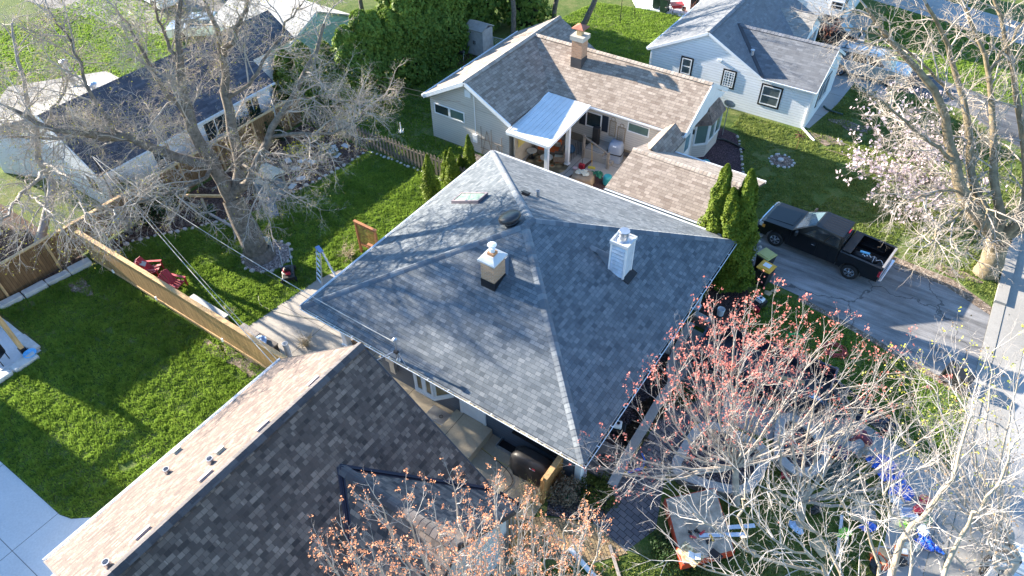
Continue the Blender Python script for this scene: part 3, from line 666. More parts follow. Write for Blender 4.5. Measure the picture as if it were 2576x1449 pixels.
p, n = onroof(1322, 490, 'N'); b = MB(); b.box(-.14, .14, -.12, .12, 0, .1); b.box(-.17, .17, -.16, .12, .1, .14); tiltmb(b, p, n); b.build('box_vent', BLACK, h1)
p, n = onroof(1353, 494, 'N'); b = MB(); b.lathe([(.085, -.05), (.085, .3), (.07, .3), (.07, .2)], tuple(p), 14); b.build('vent_pipe', METAL, h1)
b = MB(); q = G(983, 855, 3.2)
# electric service mast with its wires fixed to it
p, n = onroof(1003, 905, 'S')
mast = MB(); mx_, my_ = p.x, p.y; mast.tube([(mx_, my_, p.z-.1), (mx_, my_, p.z+1.05)], .035, 10); mast.lathe([(.1, 0), (.05, .08)], (mx_, my_, p.z), 12); mast.lathe([(.05, 0), (.09, .02), (.08, .1), (.02, .14)], (mx_, my_, p.z+1.05), 12)
mm = mast.build('service_mast', METAL, h1); b = MB(); b.obox((mx_, my_-.05, p.z+.5), (.16, .12, .1)); b.tube([(mx_, my_-.08, p.z+.5), (mx_+.08, my_-.15, p.z+.3), (mx_-.02, my_-.1, p.z+.2)], .012, 5); b.build('insulator', BLACK, mm)
b = MB(); b.tube([(mx_, my_, p.z+.55), (mx_-.9, my_-1.1, ze+.02)], .012, 5); b.tube([(mx_, my_, p.z+.55), (mx_+.35, ya-.02, ze+.03)], .014, 5); b.build('guy_wire', ALU, mm)
MAST = (mx_, my_, p.z+.95)

# ================================================================ H2: brown shingled house in front
S_BR = shingles('brown_black_shingles', (.024, .018, .018), (.092, .066, .056), (.26, .19, .15), .16, .135, vary=1.0, contrast=1.4, seed=3, sheen=.15, line=.5)
for _m in (S_BR,): _m.node_tree.nodes['Principled BSDF'].inputs['Sheen Tint'].default_value = (1, .8, .68, 1); _m.node_tree.nodes['Principled BSDF'].inputs['Sheen Weight'].default_value = .45
S_BRC = shingles('brown_cap_shingles', (.05, .042, .045), (.07, .058, .06), (.10, .085, .085), .5, .3, vary=.4, line=0, seed=1)
PURP = mat('dark_valley_metal', (.030, .026, .042), .4, .3, var=.1)
h2 = thing('brown_roof_house', 'nearest house, under the steep dark brown roof with a small cross gable', 'house', (-11.9, 4.3, 0))
ex0, ex1, ry0, ry1, e2, xr, zr2 = -16.77, -7.05, -.34, 8.97, 2.7, -11.88, 6.62
sl2 = (zr2-e2)/(xr-ex0); gy0, gy1 = 3.02, 8.9; gym = (gy0+gy1)/2; gz = 5.22; gx1 = -6.02
def x_on_main(z): return ex1-(z-e2)/sl2*(1.0)
xg = x_on_main(gz)
rb = MB(); rb.slab([(ex0, ry0, e2), (ex0, ry1, e2), (xr, ry1, zr2), (xr, ry0, zr2)], .14)
V0, V1, VT = (ex1, gy0, e2), (ex1, gy1, e2), (xg, gym, gz)
rb.slab([(xr, ry0, zr2), (xr, ry1, zr2), (ex1, ry1, e2), V1, VT, V0, (ex1, ry0, e2)], .14)
roof2 = rb.build('roof', S_BR, h2)
rb = MB(); rb.slab([VT, V1, (gx1, gy1, e2), (gx1, gym, gz)], .14); rb.slab([VT, (gx1, gym, gz), (gx1, gy0, e2), V0], .14); rb.build('cross_gable_roof', shingles('brown_tan_shingles', (.03, .028, .032), (.12, .095, .085), (.28, .21, .165), .2, .145, vary=.9, seed=5, sheen=.15, line=.45), h2)
ridge_cap(roof2, S_BRC, (xr, ry0, zr2), (xr, ry1, zr2), .17, .2); ridge_cap(roof2, S_BRC, (gx1, gym, gz), (xg-.1, gym, gz), .17, .2)
for a_, b2 in ((VT, V1), (VT, V0)):
    b = MB(); a = Vector(a_); c = Vector(b2); t = (c-a).normalized(); s_ = t.cross(Vector((0, 0, 1))).normalized(); u_ = Vector((0, 0, 1))
    b.face([a-s_*.09+u_*.07, c-s_*.09+u_*.07, c+u_*.035, a+u_*.035]); b.face([a+u_*.035, c+u_*.035, c+s_*.09+u_*.07, a+s_*.09+u_*.07])
    b.bar(a+u_*.06, c+u_*.06, .03, .05); b.build('valley_flashing', PURP, roof2)
SID_W = siding('pale_grey_siding', (.62, .64, .66), .10, .3)
b = MB(); b.box(ex0+.4, ex1-.35, ry0+.25, ry1-.22, 0, e2+.05)
for y in (ry0+.25, ry1-.22): b.face([(ex0+.4, y, e2), (ex1-.35, y, e2), (xr, y, zr2-.22)])
b.box(ex1-.35, gx1-.3, gy0+.35, gy1-.35, 0, e2); b.face([(gx1-.3, gy0+.35, e2), (gx1-.3, gy1-.35, e2), (gx1-.3, gym, gz-.3)])
b.build('wall', SID_W, h2)
b = MB()
for (p0, p1) in (((ex0, ry1, e2), (xr, ry1, zr2)), ((ex1, ry1, e2), (xr, ry1, zr2)), ((ex0, ry0, e2), (xr, ry0, zr2)), ((gx1, gy1, e2), (gx1, gym, gz)), ((gx1, gy0, e2), (gx1, gym, gz))):
    b = MB(); b.bar(Vector(p0)-Vector((0, 0, .12)), Vector(p1)-Vector((0, 0, .12)), .05, .2); b.build('rake_board', mat('dark_rake_trim', (.05, .045, .05), .5), h2)
gutter(h2, TRIM, (ex0, ry0, e2-.02), (ex0, ry1, e2-.02), (-1, 0, 0), hang=False, inner=LITTER)
gutter(h2, mat('dark_gutter', (.03, .035, .05), .4), (ex1+.2, gy1, e2-.02), (gx1, gy1, e2-.02), (0, 1, 0), hang=False)
window(h2, '+X', gx1-.3, gym-.9, gym+.9, 1.0, 2.2)
NW = Vector((-sl2, 0, 1)).normalized()
def on2(px, py):
    n = Vector((-sl2, 0, 1)); d = e2-sl2*ex0; r = ray(px, py); t = (d-CAMH)/n.dot(r); return Vector((0, 0, CAMH))+r*t
VENT = mat('pale_ridge_vent', (.42, .38, .38), .5, var=.1)
for i, (x, y) in enumerate(((791, 961), (664, 1074), (520, 1199), (362, 1343))):
    p = on2(x, y); b = MB(); b.box(-.09, .09, -.2, .2, 0, .07); b.box(-.11, .1, -.22, .22, .07, .1); tiltmb(b, p-Vector((0, 0, .03)), NW); b.build('box_vent', VENT, h2, bevel=.02)
for x, y in ((449, 1137), (557, 1137)):
    p = on2(x, y); b = MB(); b.box(-.1, .1, -.12, .12, -.02, .09); b.box(-.12, .12, -.14, .14, .09, .11); tiltmb(b, p, NW); b.build('square_vent', mat('green_grey_vent', (.35, .40, .36), .5), h2)
for x, y in ((424, 1190), (275, 1424), (533, 1165)):
    p = on2(x, y); b = MB(); b.lathe([(.1, -.15), (.09, .24), (.075, .24), (.07, .1)], tuple(p), 14); b.build('vent_pipe', METAL, h2)
p = G(223, 1405, 2.6); b = MB(); b.obox((ex0+1.15, ry0-.1, 3.05), (.5, .16, .12)); b.obox((ex0+1.35, ry0-.2, 2.95), (.1, .1, .1)); b.obox((ex0+.95, ry0-.2, 2.95), (.1, .1, .1)); b.build('floodlight', WHITE, h2)
# ================================================================ H3: beige house behind, with its flat patio roof and attached garage
S_BG = shingles('beige_shingles', (.17, .13, .105), (.25, .205, .168), (.33, .275, .23), .26, .165, vary=.8, seed=9, sheen=.1, line=.8)
S_BGC = shingles('beige_cap_shingles', (.26, .21, .17), (.30, .25, .21), (.36, .30, .25), .5, .3, vary=.4, line=0, seed=2)
SID_BG = siding('beige_siding', (.60, .56, .51), .14, .55)
h3 = thing('beige_ranch_house', 'beige ranch house with brown shingled L-shaped roof and white flat patio roof', 'house', (-17, 32, 0))
wx0, wx1, wy0, wy1, e3, wr, wz3 = -24.8, -18.75, 27.12, 37.1, 2.8, -21.75, 4.45
sl3 = (wz3-e3)/(wr-wx0); my0, my1, mx1, mr = 31.2, 37.2, -10.45, 34.2; mz = 4.42
rb = MB(); rb.slab([(wx0, wy0, e3), (wx0, wy1, e3), (wr, wy1, wz3), (wr, wy0, wz3)], .12)
vt = (wx1-(mz-e3)/sl3, mr, mz)
rb.slab([(wr, wy0, wz3), (wr, wy1, wz3), (wx1, wy1, e3), vt, (wx1, my0, e3), (wx1, wy0, e3)], .12)
rb.slab([(wx1, my0, e3), (mx1, my0, e3), (mx1, mr, mz), vt], .12); rb.slab([vt, (mx1, mr, mz), (mx1, my1, e3), (wx1, my1, e3)], .12)
roof3 = rb.build('roof', S_BG, h3)
ridge_cap(roof3, S_BGC, (wr, wy1, wz3), (wr, wy0, wz3), .17, .22); ridge_cap(roof3, S_BGC, (mx1, mr, mz), vt, .17, .22)
b = MB(); b.box(wx0+.25, wx1-.3, wy0+.3, wy1-.2, 0, e3+.02); b.face([(wx0+.25, wy0+.3, e3), (wx1-.3, wy0+.3, e3), (wr, wy0+.3, wz3-.15)])
b.box(wx1-.3, mx1-.25, my0+.45, my1-.3, 0, e3-.05); b.face([(mx1-.25, my0+.3, e3-.06), (mx1-.25, my1-.3, e3-.06), (mx1-.25, mr, mz-.15)])
b.build('wall', SID_BG, h3)
b = MB(); b.box(wx1-.32, mx1-.23, my0+.43, my0+.45, 0, .5); b.build('foundation', concrete('beige_foundation', (.30, .25, .19)), h3)
for p0, p1 in (((wx0, wy0, e3), (wr, wy0, wz3)), ((wx1, wy0, e3), (wr, wy0, wz3)), ((mx1, my0, e3), (mx1, mr, mz)), ((mx1, my1, e3), (mx1, mr, mz))):
    b = MB(); b.bar(Vector(p0)-Vector((0, 0, .1)), Vector(p1)-Vector((0, 0, .1)), .06, .22); b.build('rake_board', WHITE, h3)
b = MB(); b.face([(mx1+.02, my0+.5, e3-.05), (mx1+.02, my1-.5, e3-.05), (mx1+.02, mr, mz-.2)]); b.build('gable_panel', WHITE, h3)
gutter(h3, TRIM, (wx1+.02, my0, e3-.02), (mx1, my0, e3-.02), (0, -1, 0), hang=False, inner=LITTER); gutter(h3, TRIM, (wx0, wy0, e3-.02), (wx0, wy1, e3-.02), (-1, 0, 0), hang=False)
gy = wy0+.3
u0, u1, z0, z1 = wall_px('-Y', gy, (1092, 257), (1170, 309.5)); window(h3, '-Y', gy, u0, (u0+u1)/2, z0, z1, bars=(0, 0), glass=GLASS); window(h3, '-Y', gy, (u0+u1)/2+.02, u1, z0, z1, bars=(0, 0), glass=GLASSG)
b = MB(); b.fb('-Y', gy, wr-.2, wr+.2, 3.4, 3.85, .003, .04)
for i in range(5): b.fb('-Y', gy, wr-.17, wr+.17, 3.43+i*.08, 3.47+i*.08, .04, .06)
b.build('gable_vent', WHITE, h3)
fy = my0+.45
u0, u1, z0, z1 = wall_px('-Y', fy, (1476, 277), (1512, 327)); window(h3, '-Y', fy, u0, u1, z0, z1, bars=(0, 0))
for s_ in ((u0-.42, u0-.04), (u1+.04, u1+.42)):
    b = MB(); b.fb('-Y', fy, s_[0], s_[1], z0-.02, z1+.02, .003, .04); b.build('shutter', mat('dark_blue_shutter', (.02, .028, .045), .5), h3)
u0, u1, z0, z1 = wall_px('-Y', fy, (1581, 305), (1632, 346)); window(h3, '-Y', fy, u0, u1, z0, z1, bars=(0, 0), glass=GLASSG)
b = MB(); b.fb('-Y', fy, -14.0, -13.55, .1, .35, .003, .05); b.build('basement_vent', mat('dark_grille', (.12, .12, .13), .5), h3)
# two carved wall panels (things hanging on the wall)
TANP = mat('tan_carved_wood', (.30, .24, .17), .8)
for k_, (a_, c_) in enumerate((((1536, 302), (1547, 344)), ((1556, 318), (1570, 360)))):
    u0, u1, z0, z1 = wall_px('-Y', fy, a_, c_)
    t = thing('carved_wall_panel', ['left of the two carved tan trellis panels on the beige patio wall', 'right of the two carved tan trellis panels, hung a little lower'][k_], 'wall panel', ((u0+u1)/2, fy-.02, z0), 0, 'carved panels on the beige house wall')
    b = MB(); 
    for (p, q) in (((u0, z0), (u0, z1)), ((u1, z0), (u1, z1)), ((u0, z0), (u1, z0)), ((u0, z1), (u1, z1))): b.bar((p[0], fy-.03, p[1]), (q[0], fy-.03, q[1]), .03, .05)
    b.tube([((u0+u1)/2+.12*math.cos(x), fy-.03, z1+.12+.12*math.sin(x)) for x in np.linspace(0, 6.28, 13)], .018, 5); b.build('frame', TANP, t)
    b = MB(); n = 7
    for i in range(n):
        zc = z0+(z1-z0)*(i+.5)/n; um = (u0+u1)/2; h_ = (z1-z0)/n/2
        b.bar((u0, fy-.03, zc-h_), (u1, fy-.03, zc+h_), .015, .03); b.bar((u0, fy-.028, zc+h_), (u1, fy-.028, zc-h_), .015, .03)
        b.tube([(um+.12*math.cos(x), fy-.045, zc+.09*math.sin(x)) for x in np.linspace(0, 6.28, 9)], .012, 4)
    b.build('scrollwork', mat('grey_scrollwork', (.38, .34, .29), .8), t)
# patio roof
px0, px1, py0, py1 = -18.75, -16.15, 26.85, 31.15
PATR = mat('white_patio_metal', (.64, .66, .68), .45, var=.1, scale=1.2)
b = MB(); n_ = 9
for i in range(n_):
    xa_ = px0+(px1-px0)*i/n_; xb_ = px0+(px1-px0)*(i+1)/n_
    b.slab([(xa_+.01, py0, 2.52), (xb_-.01, py0, 2.52), (xb_-.01, py1, 2.86), (xa_+.01, py1, 2.86)], .05)
b.slab([(px0, py0, 2.50), (px1, py0, 2.50), (px1, py1, 2.84), (px0, py1, 2.84)], .05)
pr = b.build('patio_roof', PATR, h3)
for p0, p1 in (((px0-.05, py0-.03, 2.46), (px1+.05, py0-.03, 2.46)), ((px1+.03, py0, 2.46), (px1+.03, py1, 2.80)), ((px0-.03, py0, 2.46), (px0-.03, py1, 2.80))):
    b = MB(); b.bar(p0, p1, .1, .16); b.build('fascia', WHITE, pr)
for (x, y) in ((-16.35, 27.05), (-16.3, 29.2)):
    b = MB(); b.box(x-.1, x+.1, y-.1, y+.1, 0, 2.55)
    for d in (-.11, .11): b.box(x+d-.012, x+d+.012, y-.06, y+.06, 0, 2.5)
    b.box(x-.15, x+.15, y-.15, y+.15, 0, .08); b.build('patio_post', WHITE, h3)
b = MB(); b.box(-18.72, -18.66, 27.4, 31.6, 0, 2.5); b.build('panelled_patio_wall', mat('cream_plaster', (.45, .40, .33), .8), h3)
# steps with railing to the back door
b = MB(); b.box(-15.9, -14.7, 30.3, fy, 0, .6); b.box(-14.7, -14.4, 30.3, fy, 0, .4); b.box(-14.4, -14.1, 30.3, fy, 0, .2); b.build('steps', PATIOC, h3)
b = MB(); TNW = mat('taupe_painted_wood', (.30, .26, .22), .7)
for (x, y) in ((-15.85, 30.25), (-14.15, 30.0)): b.box(x-.06, x+.06, y-.06, y+.06, 0, 1.55 if x < -15 else 1.1)
b.bar((-15.85, 30.2, 1.45), (-14.15, 30.0, 1.0), .05, .1); b.build('stair_railing', TNW, h3)
for i in range(9):
    x = -16.25; y = 29.4+i*.2; b = MB(); b.tube([(x, y, .05), (x, y, 1.0)], .012, 5); b.build('baluster', BLACK, h3)
# chimney on the ridge
cx_, cy_ = -18.15, 33.3
b = MB(); b.box(cx_-.33, cx_+.33, cy_-.33, cy_+.33, 3.7, 5.35); ch = b.build('brick_chimney', brickmat('orange_brick', (.50, .27, .15), (.38, .19, .10), (.42, .34, .28)), h3)
b = MB(); b.box(cx_-.345, cx_+.345, cy_-.345, cy_+.345, 3.7, 4.35); b.build('flashing', mat('dark_flashing', (.06, .055, .055), .6), ch)
b = MB(); b.box(cx_-.42, cx_+.42, cy_-.42, cy_+.42, 5.35, 5.6); b.build('chimney_crown', concrete('crown_concrete', (.42, .40, .36)), ch)
b = MB(); b.box(cx_-.15, cx_+.15, cy_-.15, cy_+.15, 5.6, 5.95); b.build('clay_flue', mat('clay_flue_old', (.5, .36, .2), .8), ch)
b = MB(); b.slab([(cx_-.38, cy_-.38, 6.02), (cx_+.38, cy_-.38, 6.02), (cx_+.38, cy_+.38, 6.02), (cx_-.38, cy_+.38, 6.02)], .03)
for x in (-.12, .12):
    for y in (-.12, .12): b.box(cx_+x-.01, cx_+x+.01, cy_+y-.01, cy_+y+.01, 5.9, 6.0)
q = [(cx_+a*.38, cy_+c*.38, 6.02) for a, c in ((-1, -1), (1, -1), (1, 1), (-1, 1))]
for i in range(4): b.face([q[i], q[(i+1) % 4], (cx_, cy_, 6.22)])
b.build('chimney_cap', RUST, ch)
# bay window with its own little roof, side door, lamp on the east wall (x = -10.7)
ex = mx1-.25
b = MB(); pts = [(ex, 33.5), (ex+.6, 34.1), (ex+.6, 35.9), (ex, 36.5)]
b.prism([(ex-.02, 33.5), (ex+.6, 34.1), (ex+.6, 35.9), (ex-.02, 36.5)], .0, .85); bw = b.build('bay_window', SID_BG, h3)
b = MB(); gl = MB()
for i in range(3):
    a = Vector((*pts[i], 0)); c = Vector((*pts[i+1], 0)); L = (c-a).length; t = (c-a)/L; segs = 2 if i == 1 else 1
    for j in range(segs):
        p = a+t*L*j/segs; q = a+t*L*(j+1)/segs
        for zc in (.9, 2.15): b.bar(p+Vector((0, 0, zc)), q+Vector((0, 0, zc)), .06, .12)
        for pp in (p+t*.05, q-t*.05): b.bar(pp+Vector((0, 0, .85)), pp+Vector((0, 0, 2.2)), .06, .1)
        gl.face([p+Vector((0, 0, .9)), q+Vector((0, 0, .9)), q+Vector((0, 0, 2.15)), p+Vector((0, 0, 2.15))])
b.build('frame', TRIM, bw); gl.build('pane', GLASSG, bw)
b = MB(); lo = [(ex, 33.35), (ex+.75, 34.0), (ex+.75, 36.0), (ex, 36.65)]; hi = [(ex, 34.1), (ex+.12, 34.4), (ex+.12, 35.6), (ex, 35.9)]
for i in range(3): b.slab([(*lo[i], 2.2), (*lo[i+1], 2.2), (*hi[i+1], 3.15), (*hi[i], 3.15)], .05)
b.build('bay_roof', S_BR, bw)
b = MB(); b.fb('+X', ex, 31.9, 32.8, .25, 2.3, .003, .06); b.fb('+X', ex, 31.8, 31.9, .22, 2.4, .003, .08); b.fb('+X', ex, 32.8, 32.9, .22, 2.4, .003, .08); d_ = b.build('storm_door', WHITE, h3)
b = MB(); b.fb('+X', ex, 32.05, 32.65, 1.2, 2.15, .061, .07); b.build('pane', mat('blue_glass', (.15, .28, .33), .1), d_)
b = MB(); b.fb('+X', ex, 33.05, 33.15, 1.85, 2.1, .003, .12); b.build('wall_lamp', BLACK, h3)
b = MB(); b.box(ex, ex+1.6, 31.3, 33.1, 0, .2); b.build('stoop', PATIOC, h3)
b = MB(); b.fb('+X', ex, 33.1, 33.5, 3.2, 3.5, .003, .04); b.build('gable_vent', WHITE, h3)
# garage (attached) : front eave y=25.33, ridge y~27.7, back eave 29.7, hip on the left end
gx0, gx1_, gy0_, gy1_, ge, gr, gzr = -11.95, -5.6, 25.3, 29.95, 2.5, 27.62, 3.52
rb = MB(); gR0 = (gx0+.25, gr, gzr); gR1 = (gx1_, gr, gzr)
rb.slab([(gx0, gy0_, ge), (gx1_, gy0_, ge), gR1, gR0], .12); rb.slab([gR0, gR1, (gx1_, gy1_, ge), (gx0, gy1_, ge)], .12)
grf = rb.build('garage_roof', S_BG, h3); ridge_cap(grf, S_BGC, gR1, gR0, .17, .2)
b = MB(); b.box(gx0+.15, gx1_-.2, gy0_+.35, gy1_-.3, 0, ge-.02)
for x in (gx0+.15, gx1_-.2): b.face([(x, gy0_+.35, ge-.03), (x, gy1_-.3, ge-.03), (x, gr, gzr-.15)])
b.build('garage_wall', SID_BG, h3)
gutter(h3, WHITE, (gx0, gy0_, ge-.02), (gx1_, gy0_, ge-.02), (0, -1, 0), hang=False, inner=LITTER); gutter(h3, WHITE, (gx0, gy1_, ge-.02), (gx1_, gy1_, ge-.02), (0, 1, 0), hang=False)
b = MB(); b.fb('+X', gx1_-.2, 25.95, 29.3, .02, 2.1, .003, .04); b.build('garage_door', WHITE, h3)
rb = MB(); a0, a1 = (-11.85, 29.3, 2.55), (-10.4, 29.6, 2.55)   # link roof between garage and house
rb.slab([(-11.85, 28.8, 2.6), (-11.85, 31.3, 2.6), (-11.12, 31.3, 3.3), (-11.12, 28.4, 3.3)], .1); rb.slab([(-11.12, 28.4, 3.3), (-11.12, 31.3, 3.3), (-10.4, 31.3, 2.6), (-10.4, 28.8, 2.6)], .1)
rb.build('link_roof', S_BG, h3)
b = MB(); b.box(-11.75, -10.5, 29.2, 31.6, 0, 2.58); b.build('link_wall', SID_BG, h3)

# ================================================================ H4: white house with black-trimmed windows
S_GD = shingles('dark_grey_shingles', (.055, .063, .08), (.085, .096, .115), (.125, .138, .16), .26, .16, vary=.9, seed=14, sheen=.3)
S_GDC = shingles('dark_cap_shingles', (.10, .11, .13), (.13, .14, .165), (.16, .17, .2), .5, .3, vary=.4, line=0, seed=4)
SID_WH = siding('white_siding', (.78, .82, .86), .16, .45)
h4 = thing('white_black_trim_house', 'white-sided house with black window surrounds and dark grey roofs', 'house', (-11, 45, 0))
qx0, qx1, qy0, qy1, e4, qr, qz = -16.85, -9.35, 40.0, 50.5, 2.5, -13.1, 4.42
s4 = (qz-e4)/(qr-qx0); kz, ky = 4.0, 42.95; kx1 = -6.12
vt4 = (qx1-(kz-e4)/s4, ky, kz)
rb = MB(); rb.slab([(qx0, qy0, e4), (qx0, qy1, e4), (qr, qy1, qz), (qr, qy0, qz)], .12)
rb.slab([(qr, qy0, qz), (qr, qy1, qz), (qx1, qy1, e4), (qx1, 45.9, e4), vt4, (qx1, qy0, e4)], .12)
rb.slab([(qx1, qy0, e4), (kx1, qy0, e4), (kx1, ky, kz), vt4], .12); rb.slab([vt4, (kx1, ky, kz), (kx1, 45.9, e4), (qx1, 45.9, e4)], .12)
roof4 = rb.build('roof', S_GD, h4); ridge_cap(roof4, S_GDC, (qr, qy0, qz), (qr, qy1, qz), .17, .22); ridge_cap(roof4, S_GDC, (kx1, ky, kz), vt4, .17, .22)
b = MB(); a = Vector(vt4); c = Vector((qx1, qy0, e4)); b.bar(a+Vector((0, 0, .05)), c+Vector((0, 0, .05)), .2, .04); b.build('valley_flashing', mat('brown_flashing', (.05, .045, .05), .5), roof4)
b = MB(); b.box(qx0+.2, qx1, qy0+.1, qy1-.2, 0, e4); b.face([(qx0+.2, qy0+.1, e4-.01), (qx1, qy0+.1, e4-.01), (qr, qy0+.1, qz-.12)])
b.box(qx1, kx1-.12, qy0+.1, 45.7, 0, e4-.06); b.face([(kx1-.12, qy0+.1, e4-.08), (kx1-.12, 45.7, e4-.08), (kx1-.12, ky, kz-.12)]); b.build('wall', SID_WH, h4)
for p0, p1 in (((qx0, qy0, e4), (qr, qy0, qz)), ((qx1, qy0, e4), (qr, qy0, qz)), ((kx1, qy0, e4), (kx1, ky, kz)), ((kx1, 45.9, e4), (kx1, ky, kz))):
    b = MB(); b.bar(Vector(p0)-Vector((0, 0, .09)), Vector(p1)-Vector((0, 0, .09)), .05, .16); b.build('rake_board', WHITE, h4)
gutter(h4, WHITE, (qx1, qy0, e4-.02), (kx1, qy0, e4-.02), (0, -1, 0), hang=False); gutter(h4, WHITE, (qx0, qy0, e4-.02), (qx0, qy1, e4-.02), (-1, 0, 0), hang=False)
pl = qy0+.1
BTR = mat('black_window_trim', (.012, .013, .016), .5)
GRG = mat('screened_glass', (.10, .125, .13), .3, var=.3)
for (a_, c_, br) in (((1718, 144), (1735, 189), (0, 1)), ((1824, 176), (1842, 221), (3, 5)), ((1921, 213), (1954, 271), (0, 1))):
    u0, u1, z0, z1 = wall_px('-Y', pl, a_, c_); window(h4, '-Y', pl, u0, u1, z0, z1, trim=BTR, bars=br, glass=GRG, tw=.1, label='glass block window' if br[0] == 3 else None)
window(h4, '+X', kx1-.12, 41.6, 43.6, .85, 2.15, trim=BTR, bars=(1, 0), glass=GLASS, tw=.1)
b = MB(); b.fb('-Y', pl, *wall_px('-Y', pl, (1807, 148), (1815, 156))[:2], *wall_px('-Y', pl, (1807, 148), (1815, 156))[2:], .003, .08); b.build('wall_vent', WHITE, h4)
b = MB(); x = kx1-.2; b.bar((x, pl-.05, 2.35), (x, pl-.05, .15), .09, .07); b.bar((x, pl-.08, .12), (x+1.0, pl-1.0, .06), .09, .07); b.build('downspout', WHITE, h4)
b = MB(); b.bar((qx0+.25, pl-.05, 2.35), (qx0+.25, pl-.05, .1), .09, .07); b.build('downspout', WHITE, h4)
b = MB(); p = Vector((-10.6, 41.2, 3.15)); b.lathe([(.12, 0), (.09, .25), (.13, .25), (.13, .32)], tuple(p), 12); b.build('roof_vent', METAL, h4)

# ================================================================ H5: farther white house and its garage
h5 = thing('far_white_house', 'white clapboard house at the top edge with a grey-roofed garage beside it', 'house', (-12, 54, 0))
SID_W5 = siding('white_clapboard', (.80, .82, .86), .2, .5)
b = MB(); b.box(-22, -8.4, 54.3, 66, 0, 5.2); b.build('wall', SID_W5, h5)
b = MB(); b.slab([(-22.4, 53.9, 5.1), (-8.0, 53.9, 5.1), (-8.0, 60, 8), (-22.4, 60, 8)], .12); b.slab([(-22.4, 60, 8), (-8, 60, 8), (-8, 66.4, 5.1), (-22.4, 66.4, 5.1)], .12); b.build('roof', S_GD, h5)
for (a_, c_) in (((2093, 0), (2118, 28)), ((1990, -12), (2005, 10))):
    u0, u1, z0, z1 = wall_px('-Y', 54.3, a_, c_); window(h5, '-Y', 54.3, u0, u1, max(z0, .9), max(z1, 2.0))
b = MB(); b.fb('+X', -8.4, 56.2, 57.2, .3, 2.4, .003, .06); b.build('door', WHITE, h5)
b = MB(); b.box(-8.4, -6.6, 55.4, 58, 0, .3); b.build('porch_step', KERBC, h5)
window(h5, '+X', -8.4, 54.7, 55.6, 1.0, 2.3, trim=BTR)
rb = MB(); g0, g1, ga, gb2, gez, grz, grx = -14.5, -8.75, 45.9, 50.2, 2.35, 3.5, 48.1
rb.slab([(g0, ga, gez), (g1, ga, gez), (g1, grx, grz), (g0, grx, grz)], .1); rb.slab([(g0, grx, grz), (g1, grx, grz), (g1, gb2, gez), (g0, gb2, gez)], .1)
rb.build('garage_roof', shingles('taupe_shingles', (.17, .16, .145), (.225, .215, .195), (.28, .265, .24), .3, .145, seed=21), h5)
b = MB(); b.box(g0, g1-.1, 50.0, 50.1, 0, gez-.02); b.box(g0, g1-.1, ga+.12, ga+.22, 0, gez-.02)
b.face([(g1-.1, ga+.12, 2.1), (g1-.1, 50.0, 2.1), (g1-.1, 50.0, gez-.04), (g1-.1, grx, grz-.12), (g1-.1, ga+.12, gez-.04)]); b.box(g1-.14, g1-.1, ga+.12, ga+.4, 0, 2.12); b.box(g1-.14, g1-.1, 49.7, 50.0, 0, 2.12); b.build('garage_wall', WHITE, h5)

# ================================================================ H6: long white house with navy roof beyond the back fence; H8 pale blue house behind
S_NV = shingles('navy_shingles', (.03, .035, .055), (.05, .056, .08), (.08, .088, .115), .3, .15, vary=.8, seed=31, sheen=.2)
S_NVL = shingles('pale_navy_shingles', (.16, .16, .165), (.22, .22, .22), (.28, .27, .26), .3, .15, vary=.6, seed=33)  # paler grey version of the navy shingles
SID_W6 = siding('bright_white_siding', (.80, .82, .86), .12, .3)
h6 = thing('navy_roof_house', 'long white house with a dark navy roof behind the bare tree', 'house', (-37, 18, 0))
bx0, bx1, by0, by1, e6, br, bz = -40.4, -33.45, 12.1, 23.7, 2.65, -36.9, 5.0
rb = MB(); rb.slab([(br, by0, bz), (br, by1+3.4, bz), (-35.0, by1+3.4, 3.71), (-35.0, by1, 3.71), (bx1, by1, e6), (bx1, by0, e6)], .12)
roof6 = rb.build('roof', S_NV, h6)
g_ = [G(x, y, z) for x, y, z in ((-60, 330, 2.6), (20, 218, 3.0), (268, 178, 3.4), (300, 196, 3.7), (108, 288, 3.9), (60, 330, 3.0))]
rb = MB(); rb.slab(g_, .12); rb.build('roof_far_slope', shingles('pale_grey_shingles', (.13, .125, .12), (.165, .16, .155), (.20, .195, .19), .3, .15, vary=.6, seed=33), h6)  # shingles of this slope are a paler grey than the navy one
rb = MB(); rb.prism([(p[0]*.985-.3, p[1]) for p in g_], 0, 2.5); rb.build('far_wing_wall', SID_W6, h6)
b = MB(); b.box(bx0+.3, bx1-.45, by0+.3, by1-.2, 0, e6); b.face([(bx0+.3, by0+.3, e6), (bx1-.45, by0+.3, e6), (br, by0+.3, bz-.15)]); b.box(-38.5, -35.3, by1-.2, by1+3.2, 0, 3.5)
b.build('wall', SID_W6, h6)
for p0, p1 in (((bx1, by0, e6), (br, by0, bz)), ((bx0, by0, e6), (br, by0, bz))):
    b = MB(); b.bar(Vector(p0)-Vector((0, 0, .1)), Vector(p1)-Vector((0, 0, .1)), .06, .26); b.build('rake_board', WHITE, h6)
gutter(h6, WHITE, (bx1, by0, e6-.02), (bx1, by1, e6-.02), (1, 0, 0), hang=False)
for (y0, y1) in ((15.3, 16.4), (18.6, 20.2), (21.6, 22.6)): window(h6, '+X', bx1-.45, y0, y1, 1.0, 2.2, bars=(1, 0))
window(h6, '-Y', by0+.3, -35.6, -34.6, .9, 1.9, bars=(1, 0))
for (x, y, z, h_) in ((*G(189, 216, 3.3)[:2], 3.2, 1.5), (*G(250, 250, 4.2)[:2], 4.1, .9)):
    b = MB(); b.lathe([(.28, 0), (.13, .15), (.13, h_), (.2, h_), (.24, h_+.12), (.1, h_+.2)], (x, y, z), 14); b.build('flue_pipe', METAL, h6)
